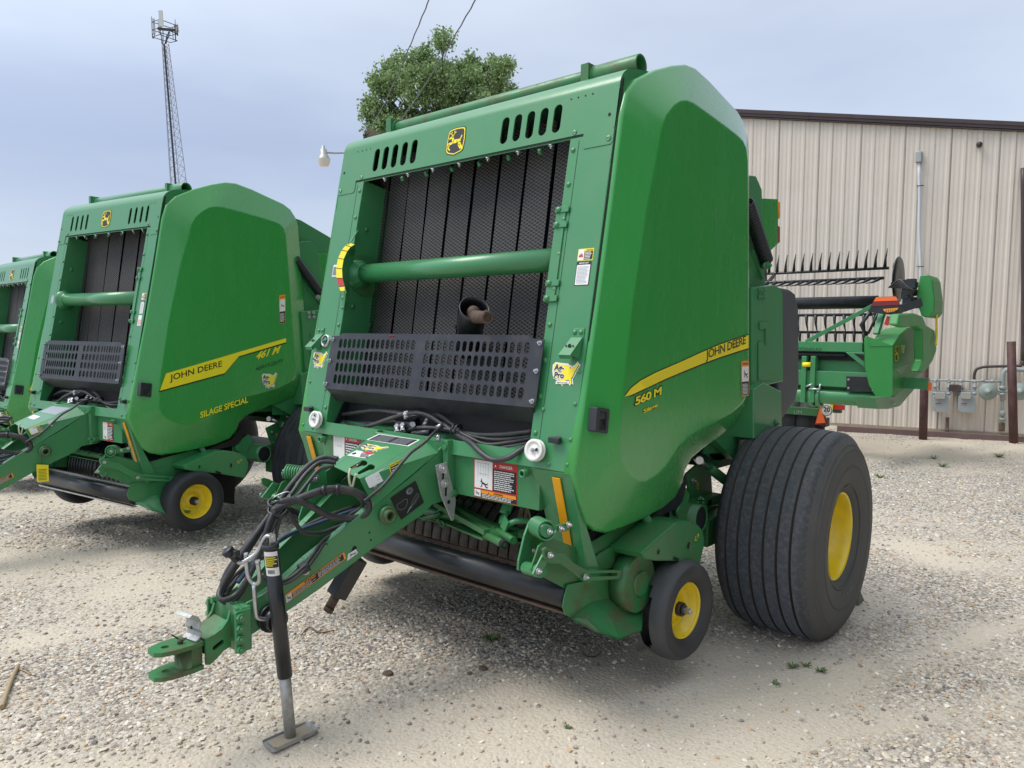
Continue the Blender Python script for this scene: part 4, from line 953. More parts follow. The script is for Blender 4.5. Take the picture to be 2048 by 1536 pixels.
def hoses_front(root):
    def hz(name, pts, r, mat_=HOSE, sm=7, n=9):
        b = MB(); b.tube(smooth_path(pts, sm), r, n); return b.build(name, mat_, root)
    X = lambda u, v, x: P(u, v, x=x)
    # bundle that loops over the drawbar
    hz('hydraulic_hose', [X(676, 918, .02), X(650, 914, -.02), X(618, 930, -.04), X(583, 968, -.02), X(556, 1006, .02), X(512, 1068, .02), X(470, 1128, .0), X(444, 1172, -.02), X(438, 1192, .0), X(448, 1200, .02), X(475, 1186, .03), X(505, 1140, .05), X(524, 1090, .05), X(540, 1040, .05), X(556, 1010, .04)], .0100)
    hz('hydraulic_hose', [X(672, 925, .03), X(640, 925, .0), X(610, 950, .0), X(585, 985, .02), X(562, 1012, .03), X(530, 1050, .02), X(498, 1100, .0), X(462, 1150, -.03), X(444, 1190, -.03), X(452, 1205, -.01), X(480, 1190, .01), X(515, 1120, .03), X(552, 1040, .05), X(566, 1010, .05)], .0086)
    hz('hydraulic_hose', [X(668, 932, .05), X(640, 938, .03), X(616, 965, .03), X(596, 990, .04), X(570, 1010, .05), X(556, 1050, .05), X(548, 1085, .04), X(530, 1112, .02), X(500, 1128, -.03), X(470, 1152, -.06), X(455, 1178, -.07), X(452, 1196, -.06)], .0078)
    hz('hydraulic_hose', [X(640, 915, -.06), X(604, 940, -.07), X(574, 985, -.05), X(552, 1015, -.02), X(500, 1080, -.04), X(455, 1140, -.06), X(440, 1180, -.05)], .0082)
    # corrugated loops hanging in front of the cover
    hz('corrugated_hose', [X(545, 1022, .06), X(575, 1008, .06), X(615, 990, .08), X(660, 977, .10), X(700, 980, .13), X(728, 994, .15), X(738, 1012, .15), X(728, 1030, .14), X(700, 1037, .12), X(660, 1032, .10), X(625, 1014, .09), X(590, 1000, .07), X(560, 1004, .05)], .0132, sm=8, n=12)
    hz('corrugated_hose', [X(560, 1018, .04), X(600, 1000, .06), X(650, 985, .09), X(700, 986, .12), X(722, 1000, .13), X(722, 1016, .10), X(700, 1030, .05), X(690, 1050, .0)], .0078)
    hz('hydraulic_hose', [X(574, 1018, .05), X(590, 1045, .05), X(607, 1064, .05), X(640, 1066, .05), X(672, 1055, .06), X(712, 1040, .07)], .0085)
    hz('blue_hose', [X(725, 1015, -.02), X(680, 1030, -.04), X(640, 1045, -.05), X(595, 1062, -.05), X(560, 1080, -.03), X(510, 1125, .0), X(475, 1165, .02)], .0085, HOSEB)
    hz('brake_hose', [X(710, 1012, -.06), X(660, 1030, -.07), X(620, 1048, -.07), X(570, 1075, -.05), X(520, 1110, -.04), X(480, 1150, -.05), X(450, 1192, -.02)], .0086)
    hz('electric_cable', [X(673, 1064, .09), X(645, 1082, .11), X(625, 1110, .13), X(604, 1136, .14), X(575, 1158, .13), X(545, 1163, .11), X(524, 1148, .08)], .0060)
    hz('electric_cable', [X(680, 1066, .09), X(650, 1086, .115), X(630, 1115, .135), X(609, 1140, .145), X(578, 1164, .135), X(548, 1168, .11), X(528, 1156, .08)], .0060)
    hz('electric_cable', [on_rail(728, 1003, e=.03), on_rail(745, 989, e=.022), on_rail(768, 969, e=.014), on_rail(800, 930, e=.012), on_rail(822, 905, e=.012), on_rail(845, 888, e=.012), P(868, 866, x=.20), P(886, 850, x=.12)], .0068)
    # ties, clamp and wire bundle
    b = MB()
    for u, v, x, r, ax in ((552, 1019, .04, .032, (.3, -.5, .8)), (560, 1022, .05, .031, (.3, -.5, .8)), (548, 1006, .03, .024, (.4, -.4, .7)), (648, 981, .10, .020, (.7, .7, .1)), (676, 979, .11, .021, (.75, .6, 0))):
        c = X(u, v, x); d = nrm(ax); b.lathe(c - d * .008, d, [(0, r * .8), (0, r), (.016, r), (.016, r * .8)], 14)
    b.build('cable_tie', BLK, root)
    b = MB(); b.bar(on_rail(604, 1128, e=.02), on_rail(611, 1142, e=.02), .045, .030, up=(0, 0, 1)); c = b.build('cable_clamp', BLK, root, bevel=.004)
    b = MB(); q = on_rail(611, 1138, e=.003); b.box(q - [.0, .012, .020], q + [.006, .012, .012]); b.bolt(q + [.006, 0, -.008], (1, 0, 0), .008, .004); b.build('clamp_bolt', ZINC, c)
    b = MB(); b.tube(smooth_path([X(535, 1010, .0), X(548, 995, .02), X(566, 986, .04), X(578, 984, .05), X(580, 992, .05), X(566, 1000, .04), X(550, 1002, .03)], 6), .0022, 6); b.build('wire_loop', ZINC, root)
    b = MB(); b.tube(smooth_path([X(701, 937, .06), X(698, 950, .065), X(700, 968, .07), X(705, 973, .075), X(708, 962, .08), X(712, 948, .09)], 6), .0048, 8); b.build('loop_strap', mat('cream plastic', (.62, .60, .42), .45), root)
    b = MB(); b.bar(on_rail(733, 1000, e=.004), on_rail(745, 1013, e=.004), .022, .006, up=(1, 0, 0)); b.bar(on_rail(750, 972, e=.01), on_rail(757, 988, e=.01), .014, .004, up=(1, 0, 0)); b.build('cable_clip', mat('bare plate', (.30, .27, .22), .6, metal=.3), root)

def hoses_cross(root, T, main):
    def z5(u, v): return 640 + u / 4.452, 790 + v / 4.452
    def hz(name, pts, r):
        b = T(); b.tube(smooth_path([P(*z5(u, v), y=y) for u, v, y in pts], 6), r, 8); return b.build(name, HOSE, root)
    hz('cross_hose', [(60, 210, .16), (130, 187, .12), (300, 160, .09), (500, 138, .08), (700, 160, .07), (760, 175, .07)], .0105)
    hz('cross_hose', [(60, 215, .16), (160, 218, .12), (280, 268, .08), (370, 285, .06), (480, 262, .05), (600, 218, .05), (720, 182, .05), (860, 160, .05), (980, 190, .06), (1090, 262, .06), (1220, 320, .07), (1400, 355, .08), (1650, 352, .10), (1900, 325, .14)], .0105)
    hz('cross_hose', [(160, 225, .14), (330, 245, .12), (480, 250, .10), (680, 235, .09)], .0085)
    hz('cross_hose', [(1000, 188, .12), (1060, 186, .10), (1200, 280, .08), (1330, 385, .07), (1480, 452, .07), (1650, 465, .08), (1900, 425, .13)], .0105)
    hz('cross_hose', [(735, 352, .06), (780, 315, .05), (860, 293, .04), (1000, 292, .04), (1200, 318, .05), (1400, 378, .07), (1600, 398, .09), (1900, 365, .14)], .0085)
    if main:
        hz('hanging_hose', [(1100, 262, .06), (1230, 360, .04), (1340, 420, .0), (1420, 500, -.03), (1500, 560, -.035), (1570, 580, -.035), (1680, 558, -.03), (1780, 495, .0), (1900, 425, .05)], .0115)
        hz('cross_hose', [(1210, 310, .05), (1320, 372, .04), (1480, 440, .05), (1700, 420, .09), (1900, 385, .14)], .0085)
    b = T(); d = P(*z5(1215, 300), y=.05)
    for du in (-12, 18):
        c = P(*z5(1205 + du, 305), y=.05); b.lathe(c, (1, .1, -.2), [(0, .02), (0, .026), (.008, .026), (.008, .02)], 14)
    b.build('hose_tie', BLK, root)
    # valve block with fittings
    b = T(); o = P(*z5(660, 320), y=.06); b.hexa([P(*z5(662, 232), y=.04), P(*z5(800, 248), y=.04), P(*z5(880, 190), y=.13), P(*z5(700, 195), y=.13)], [P(*z5(668, 330), y=.04), P(*z5(800, 325), y=.04), P(*z5(885, 275), y=.13), P(*z5(700, 300), y=.13)])
    vb = b.build('valve_block', BLK, root, bevel=.003)
    b = T()
    for u, v in ((685, 272), (735, 262)):
        a = P(*z5(u, v), y=.035); c = P(*z5(u + 2, v + 60), y=.02); b.tube([a + [0, .02, .0], a], .011, 6, sm=False); b.cyl(a, c, .0105, n=10); b.tube([a, a + (c - a) * .35], .013, 6, sm=False); b.tube([c + (a - c) * .2, c], .013, 6, sm=False)
    a, c = P(*z5(705, 178), y=.055), P(*z5(875, 160), y=.055); b.cyl(a, c, .0125, n=12); b.tube([a + (c - a) * .35, a + (c - a) * .55], .017, 6, sm=False); b.cyl(P(*z5(765, 175), y=.05), P(*z5(765, 215), y=.05), .010, n=10)
    a, c = P(*z5(1020, 300), y=.05), P(*z5(1085, 268), y=.05); b.cyl(a, c, .010, n=10)
    a, c = P(*z5(925, 280), y=.08), P(*z5(960, 215), y=.10); b.cyl(a, c, .012, n=10); b.tube([P(*z5(820, 262), y=.035), P(*z5(826, 262), y=.022)], .013, 6, sm=False)
    b.build('hose_fitting', ZINC, vb)
    b = T(); b.cyl(P(*z5(830, 345), y=.03), P(*z5(985, 335), y=.03), .014, n=14); b.build('solenoid', BLK, vb)
    b = T(); q = FP(-.648, 1.065, -.11); fn = lambda a, c, o=0: q + np.array([o, a, c]); b.plate(fn, stad(0, 0, .105, .19, 6, -.5), [stad(.0, .0, .07, .155, 6, -.5)], .006, 0); b.plate(fn, stad(0, 0, .08, .165, 6, -.5), (), .001, None, 1)
    b.build('grommet', [BLK, DARK], root)

def driveshaft(root):
    b = MB(); a, c = P(930, 700, y=.24), P(949, 616, y=.10); d = nrm(c - a); L = np.linalg.norm(c - a)
    b.lathe(a, d, [(0, .050), (L * .45, .052), (L * .55, .058), (L * .93, .062), (L, .065), (L, .061), (L * .9, .058), (L * .5, .054), (L * .3, .001)], 36); sh = b.build('driveshaft_guard', BLK, root)
    b = MB(); m_ = c - d * .03; e = P(976, 636, y=-.02); dd = nrm(e - m_)
    b.cyl(m_ - dd * .01 - d * .03, e - dd * .03, .030, .024, 20); b.cyl(e - dd * .035, e - dd * .01, .027, n=20); b.pipe(e - dd * .012, e, .026, .016, 20)
    for s in (-1, 1): b.bar(m_ - d * .05 + s * np.array([.028, .0, 0]), m_ + dd * .03 + s * np.array([.022, 0, 0]), .022, .012, up=d)
    b.ball(m_, .030, 12); b.cyl(e + [-.005, -.008, .022], e + [.002, -.012, .028], .006, n=8); b.build('shaft_yoke', RUST, sh)
    b = MB(); b.cyl(P(910, 654, y=.12), P(908, 653.5, y=.115), .010, n=14); b.build('guard_hole', DARK, sh)

def pickup(root, T, kind):
    main = kind == 0; paint = GRN; gp = GRND if main else GRN
    yr, zr = .062, .487
    if not main: zr = .44
    b = T(); b.cyl((-.828, yr, zr), (.828, yr, zr), .052, n=28); b.build('press_roller', BLK, root)
    b = T(); b.bar((-.82, yr + .035, zr + .055), (.82, yr + .035, zr + .055), .02, .012); b.bar((-.82, yr - .015, zr - .062), (.82, yr - .015, zr - .062), .03, .010)
    b.build('roller_edge', RUST if main else ZINC, root)
    # stripper bands with tines between
    nbd = 26; c0 = (.44, .50); b_t = T()
    for i in range(nbd):
        x = -.76 + i * 1.52 / (nbd - 1); b = T(); vs = []; fs = []
        for j in range(13):
            a = R_(250) - R_(175) * j / 12; y, z = c0[0] + .215 * math.cos(a), c0[1] + .215 * math.sin(a)
            vs += [(x - .024, y, z), (x + .024, y, z), (x + .024, y + .008, z), (x - .024, y + .008, z)]
            if j:
                q = (j - 1) * 4; fs += [(q, q + 1, q + 5, q + 4), (q + 1, q + 2, q + 6, q + 5), (q + 3, q, q + 4, q + 7)]
        b.add(vs, fs, 0, True); b.build('stripper_band', BAND if main else BLK, root)
        xt = x + .030
        if i < nbd - 1:
            r = random.Random(i)
            for a0 in ((200, 120) if main else ()): a = R_(a0 + r.uniform(-3, 3)); b_t.tube([(xt, c0[0] + .2 * math.cos(a), c0[1] + .2 * math.sin(a)), (xt + .004, c0[0] + .27 * math.cos(a + .08), c0[1] + .27 * math.sin(a + .08))], .0028, 5)
    b_t.build('pickup_tine', TINE, root) if main else None
    b = T(); b.cyl((-.78, c0[0], c0[1]), (.78, c0[0], c0[1]), .185, n=20); b.build('pickup_reel', DARK, root)
    # feed rotor and dark throat
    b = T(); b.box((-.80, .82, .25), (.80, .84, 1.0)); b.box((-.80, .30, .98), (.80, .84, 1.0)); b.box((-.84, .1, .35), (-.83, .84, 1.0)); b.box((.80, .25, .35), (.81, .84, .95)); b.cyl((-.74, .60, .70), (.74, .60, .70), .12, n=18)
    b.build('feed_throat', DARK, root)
    b = T()
    for i in range(26):
        x = -.70 + i * .056; r = random.Random(i + 3); z = .72 + r.uniform(-.05, .03); b.tube([(x, .42, z), (x + .012, .36, z - r.uniform(.05, .10))], .0022, 4)
    b.build('feed_tine', mat('polished tine', (.45, .45, .44), .3, metal=.8), root)
    b = T()      # augers either side
    for s in (-1, 1):
        pts = []; vs = []; fs = []
        for i in range(60):
            t = i / 59; a = t * 6.283 * 3.2; x = s * (.38 + .40 * t); vs += [(x, .55 + .04 * math.cos(a), .62 + .04 * math.sin(a)), (x, .55 + .15 * math.cos(a), .62 + .15 * math.sin(a))]
            if i: q = 2 * i - 2; fs.append((q, q + 1, q + 3, q + 2))
        b.add(vs, fs, 0, True)
    b.build('auger', BLK, root)
    # wind guard pipe and converging guide arms
    b = T(); b.cyl((-.78, .20, .635), (.78, .20, .635), .022, n=16); b.bar((-.78, .215, .595), (.78, .215, .595), .05, .005)
    for i in range(9): b.bolt((-.7 + i * .17, .182, .645), (0, -1, .3), .010, .006)
    b.build('wind_guard_bar', GRND, root)
    if main:
        b = MB(); Z4 = lambda u, v: (730 + u / 4.876, 960 + v / 4.876)
        p = lambda u, v, y: P(*Z4(u, v), y=y)
        b.bar(p(690, 230, .22), p(1190, 510, .02), .030, .022, up=(0, 0, 1)); b.bar(p(800, 215, .30), p(1290, 480, .08), .030, .022); b.bar(p(600, 330, .26), p(1190, 575, .03), .045, .008)
        b.cyl(p(1180, 540, .03), p(1365, 632, -.04), .016, n=16); b.cyl(p(1300, 500, .06), p(1450, 592, -.0), .016, n=16)
        b.box(p(1260, 540, .06) - [.02, .03, .0], p(1340, 520, .06) + [.05, .04, .012])
        b.tube(smooth_path([p(570, 380, .16), p(700, 340, .16), p(760, 320, .2)], 4), .012, 10)
        b.tube(smooth_path([p(715, 370, .15), p(735, 430, .14), p(760, 455, .14), p(770, 420, .14), p(740, 400, .15)], 5), .005, 7)
        b.build('guide_arm', GRND, root, bevel=.002)
        b = MB(); b.pipe(p(1340, 618, -.035), p(1366, 633, -.0455), .0165, .010, 16); b.build('arm_end', DARK, root)
        b = MB()     # cranked flat bracket
        pts = [p(1430, 160, .12), p(1360, 330, .08), p(1345, 400, .05), p(1385, 470, .03)]
        for a, c in zip(pts, pts[1:]): b.bar(a, c, .052, .010, up=(0, -1, 0))
        b.tube(smooth_path([p(1385, 440, .04), p(1480, 400, .06), p(1600, 400, .10)], 5), .013, 8); b.build('cranked_bracket', paint, root, bevel=.002)
        b = MB(); r = random.Random(5)     # frayed twine
        for i in range(26):
            u = 1500 + r.random() * 110; y = .10 + r.random() * .1; pts = [p(u, 150, y)]
            for j in range(1, 8): pts.append(p(u + 14 * math.sin(j * .9 + i), 150 + j * 40 + 10 * r.random(), y))
            b.tube(smooth_path(pts, 3), .0011, 4, cap=False)
        b.build('twine_strand', mat('twine', (.30, .25, .16), .9), root)
    # end plates, deflector flares, gauge wheels, chain guard: near side, mirrored to the far side
    A = lambda pts, x: PS(pts, x=x)
    for s in (1, -1):
        def mr(pts): return [np.array([p[0] * s, p[1], p[2]]) for p in pts]
        b = T()
        b.prism(mr(A([(1062, 1140), (1078, 1092), (1100, 1075), (1160, 1098), (1210, 1068), (1262, 1040), (1292, 1035), (1305, 1062), (1268, 1108), (1262, 1150), (1246, 1162), (1135, 1180)], .83)), (-s * .008, 0, 0))
        b.prism(mr(A([(1172, 1130), (1200, 1106), (1228, 1090), (1231, 1135), (1180, 1141)], .84)), (-s * .004, 0, 0))
        b.build('pickup_end_plate', gp, root, bevel=.002)
        # lever and bracket
        b = T()
        b.plate(lambda a, c, o: np.array([s * (.905 + o), a, c]), [tuple(p[1:]) for p in A([(1087, 1099), (1093, 1095), (1102, 1098), (1119, 1109), (1131, 1109), (1150, 1127), (1175, 1141), (1245, 1140), (1245, 1158), (1169, 1163), (1159, 1155), (1125, 1128), (1103, 1127), (1089, 1116)], .905)],
                [[tuple(p[1:]) for p in A([(1180, 1147), (1236, 1146), (1236, 1152), (1180, 1153)], .905)]], 0, -.010)
        b.build('lift_lever', gp, root, bevel=.002)
        b = T()
        b.prism(mr(A([(1037, 1141), (1038, 1122), (1050, 1070), (1060, 1044), (1070, 1035), (1083, 1036), (1092, 1047), (1092, 1095), (1076, 1142), (1066, 1149)], .74)), (-s * .010, 0, 0))
        q1 = P(1052, 1136, x=.76); q2 = P(1082, 1142, x=.86); q1, q2 = mr([q1, q2]); b.cyl(q1, q2, .024, n=18)
        b.bar(*mr([P(1098, 1063, x=.84), P(1138, 1052, x=.84)]), .030, .010, up=(1, 0, 0))
        b.prism(mr(A([(1066, 1149), (1090, 1102), (1100, 1105), (1094, 1128), (1082, 1150)], .875)), (-s * .008, 0, 0))
        b.build('lift_bracket', paint, root, bevel=.002)
        b = T(); qa, qb = mr([P(1073, 1052, x=.75), P(1094, 1062, x=.84)]); pts = []; n = 8 * 14; dd = nrm(qb - qa); X_, Y_, _ = frame_from(dd)
        for i in range(n + 1): a = 2 * math.pi * i / 14; pts.append(qa + (qb - qa) * i / n + .034 * (math.cos(a) * X_ + math.sin(a) * Y_))
        b.tube(pts, .0045, 6); b.cyl(qa, qb, .024, n=14); b.build('torsion_spring', paint, root)
        b = T()
        for u, v, x in ((1098, 1063, .848), (1067, 1101, .745), (1099, 1110, .912), (1170, 1154, .912), (1121, 1057, .85), (1136, 1049, .85), (1076, 1142, .885)): b.bolt(mr([P(u, v, x=x)])[0], (s, 0, 0), .0075, .009)
        b.build('bracket_bolt', ZINC, root)
        # flare: upright part then a skirt folded outwards
        b = T()
        up = A([(1136, 1170), (1129, 1195), (1126, 1214), (1131, 1230), (1146, 1236)], .842) + A([(1184, 1206), (1214, 1200), (1247, 1197)], .842) + A([(1244, 1160), (1240, 1150), (1172, 1162)], .842)
        b.prism(mr(up), (-s * .005, 0, 0))
        e0 = A([(1146, 1236), (1184, 1206), (1214, 1200), (1247, 1197)], .843)
        e1 = [P(1150, 1243, x=.86), P(1200, 1268, x=.93), P(1237, 1279, x=.96), P(1283, 1262, x=.95)]
        e2 = [P(1145, 1238, x=.85), P(1172, 1240, x=.88), P(1222, 1240, x=.91), P(1285, 1228, x=.90)]
        e0, e1, e2 = mr(e0), mr(e1), mr(e2); vs = e0 + e2 + e1; fs = [(i, i + 1, i + 5, i + 4) for i in range(3)] + [(i + 4, i + 5, i + 9, i + 8) for i in range(3)]
        b.add(vs, fs, 0, False); b.add([v + np.array([0, .003, .004]) for v in vs], fs, 0, False)
        b.build('crop_deflector', GRNR if main else GRN, root)
        b = T(); c = mr([P(1284, 1168, x=.93)])[0]
        if main: b.cyl(c - [s * .08, 0, 0], c - [s * .010, 0, 0], .118, n=36); b.cyl(c - [s * .02, 0, 0], c, .05, n=20); b.build('auger_housing', GRNR if main else gp, root)
        b = T()
        g = mr(A([(1284, 1106), (1318, 1075), (1352, 1046), (1366, 1042), (1382, 1043), (1397, 1050), (1406, 1062), (1409, 1078), (1408, 1095), (1400, 1130), (1352, 1122), (1310, 1122), (1290, 1118)], .985)); b.prism(g, (-s * .15, 0, 0))
        b.build('chain_guard', gp, root, bevel=.008)
        b = T()
        for u, v, w_, h_ in ((1377, 1091, .016, .030), (1317, 1104, .014, .020), (1352, 1118, .05, .014)):
            q = mr([P(u, v, x=.987)])[0]; b.plate(lambda a, c_, o=0, q=q: q + np.array([s * o, a, c_]), stad(0, 0, w_, h_, ang=-.4), o0=.0015, o1=None)
        b.build('guard_opening', DARK, root)
        for (u, v, x, ang) in ((1393, 1075, .9875, .5), (1395, 971, .725, -1.35)):
            q = mr([P(u, v, x=x)])[0]; b = T(); ar = [(-.5, 0), (-.1, .34), (-.1, .16), (.5, .16), (.5, -.16), (-.1, -.16), (-.1, -.34)]; ca, sa = math.cos(ang), math.sin(ang)
            tr = lambda k: [((x_ * ca - y_ * sa) * k, (x_ * sa + y_ * ca) * k) for x_, y_ in ar]
            b.plate(lambda a, c_, o=0: q + np.array([s * o, a, c_]), tr(.042), [tr(.032)], .001, None); b.build('arrow_mark', D_Y, root, recalc=False)
        # frame plates, drive shields and assist spring behind the end plate
        b = T()
        b.prism(mr(A([(1262, 1110), (1256, 1080), (1268, 1055), (1300, 1036), (1360, 1000), (1395, 1010), (1408, 1050), (1330, 1060), (1290, 1118)], .80)), (-s * .008, 0, 0))
        b.prism(mr(A([(1372, 948), (1398, 925), (1405, 898), (1420, 905), (1425, 985), (1440, 1005), (1445, 1060), (1395, 1100), (1385, 1060), (1398, 1030), (1378, 985)], .715)), (-s * .010, 0, 0))
        b.prism(mr(A([(1340, 1020), (1372, 975), (1380, 990), (1365, 1040), (1372, 1050), (1340, 1062)], .83)), (-s * .006, 0, 0))
        b.build('side_frame_plate', gp, root, bevel=.002)
        b = T(); b.prism(mr(A([(1299, 1036), (1322, 1018), (1348, 998), (1364, 965), (1371, 948), (1374, 962), (1366, 1000), (1355, 1016), (1330, 1028), (1305, 1044)], .86)), (-s * .004, 0, 0)); b.build('rubber_flap', BLK, root)
        qa, qb = mr([P(1289, 1030, x=.86), P(1311, 1073, x=.88)]); b = T(); pts = []; n = 26 * 10; dd = nrm(qb - qa); X_, Y_, _ = frame_from(dd)
        for i in range(n + 1): a = 2 * math.pi * i / 10; pts.append(qa + (qb - qa) * i / n + .018 * (math.cos(a) * X_ + math.sin(a) * Y_))
        b.tube(pts, .0032, 5); b.cyl(qa, qb, .0155, n=10); b.cyl(qb, qb + dd * .03, .008, n=8); b.build('assist_spring', paint, root)
        b = T()
        for u, v, x in ((1386, 961, .722), (1353, 1020, .837), (1325, 1051, .806)): b.bolt(mr([P(u, v, x=x)])[0], (s, 0, 0), .011, .010)
        b.build('plate_bolt', ZINC, root)
        b = T(); q = mr([P(1401, 1007, x=.73)])[0]; b.cyl(q, q + [s * .05, 0, 0], .026, n=16); q = mr([P(1353, 1022, x=.84)])[0]; b.cyl(q, q + [s * .02, 0, 0], .026, n=16)
        for k in range(9): a = 6.283 * k / 9; b.bar(mr([P(1401, 1007, x=.775)])[0] + np.array([0, .024 * math.cos(a), .024 * math.sin(a)]), mr([P(1401, 1007, x=.782)])[0] + np.array([0, .030 * math.cos(a), .030 * math.sin(a)]), .012, .010)
        b.build('drive_sprocket', gp, root)
        # gauge wheel
        gc = np.array([s * .966, .640, .318]) if main else np.array([s * .952, .40, .372]); R, W = .212, (.070 if main else .080)
        pt = [(W * .55, .118), (W * .80, .128), (W * 1.0, .150), (W * 1.02, .172), (W * .92, .192), (W * .78, .203), (W * .45, .210), (0, .212), (-W * .20, .212), (-W * .45, .210), (-W * .78, .203), (-W * .92, .192), (-W * 1.02, .172), (-W * 1.0, .15), (-W * .8, .128), (-W * .55, .118)]
        rim = [(W * .60, .120), (W * .66, .117), (W * .58, .111), (W * .50, .110), (W * .40, .108), (W * .30, .097), (W * .0, .094), (-W * .10, .085), (-W * .14, .060), (-W * .05, .050), (W * .10, .045), (W * .12, .030), (W * .18, .026), (W * .18, .001)]
        mt = [1] * 4 + [0] * 7 + [1] * 4
        ax = (s, -.06 * 1, .0)
        skip = None
        b = T(); b.lathe(gc, ax, rim, 48); ri = b.build('gauge_wheel', YEL, root)
        b = T(); n = 56; b0 = len(b.f); b.lathe(gc, ax, pt, n, mats=mt)
        if main and s > 0:       # blown carcass: the inner shoulder is torn open along the front
            keep = []
            X_, Y_, D_ = frame_from(ax)
            for idx in range(len(b.f)):
                i, j = idx // n, idx % n; a = 2 * math.pi * (j + .5) / n; dirv = math.cos(a) * X_ + math.sin(a) * Y_
                ang = math.degrees(math.atan2(dirv[2], -dirv[1])); rg = random.Random(j)
                torn = (8 <= i <= 9 and -38 < ang < 36) or (i == 7 and -33 + 5 * rg.random() < ang < 30 - 5 * rg.random())
                if not torn: keep.append(idx)
            b.f = [b.f[k_] for k_ in keep]; b.m = [b.m[k_] for k_ in keep]; b.s = [b.s[k_] for k_ in keep]
            fl = []
            for j in range(8):
                a = R_(-46 + j * 3); dirv = np.array([0, -math.cos(a), math.sin(a)]); c_ = gc + np.array([-.058, 0, 0])
                fl += [c_ + dirv * .208, c_ + dirv * (.222 + .012 * math.sin(j * .45)) + np.array([-.022, 0, -.004 * j])]
            b.add(fl, [(2 * j, 2 * j + 1, 2 * j + 3, 2 * j + 2) for j in range(7)], 0, True)
        ty = b.build('tyre', [TYREN if not main else mat('worn small tyre', (.058, .059, .064), .6, dirt=((.10, .10, .09), .5, 5), bump=(40, .2, .003)), mat('small tyre side', (.036, .037, .040), .6, dirt=((.09, .085, .08), .5, 6), bump=(30, .15, .003)) if main else TYREN], ri)
        if main and s > 0: b = T(); b.lathe(gc, ax, [(W * .6, .12), (W * .5, .160), (-W * .5, .160), (-W * .6, .12)], 40); b.build('torn_inside', DARK, ty)
        b = T(); d = nrm(ax); b.cyl(gc + d * .0, gc + d * .030, .030, n=20, m=1); b.cyl(gc + d * .028, gc + d * .040, .022, n=18, m=2); b.tube([gc + d * .036, gc + d * .062], .014, 6, 0, sm=False); b.cyl(gc + d * .06, gc + d * .07, .009, n=10)
        b.build('hub', [ZINC, mat('greasy hub', (.04, .022, .012), .45), BLK], ri)
        b = T(); b.bar(gc + [-s * .06, 0, 0], gc + [-s * .14, .10, .16], .06, .03); b.cyl(gc - [s * .1, 0, 0], gc, .018, n=12); b.build('wheel_arm', gp, root, bevel=.003)

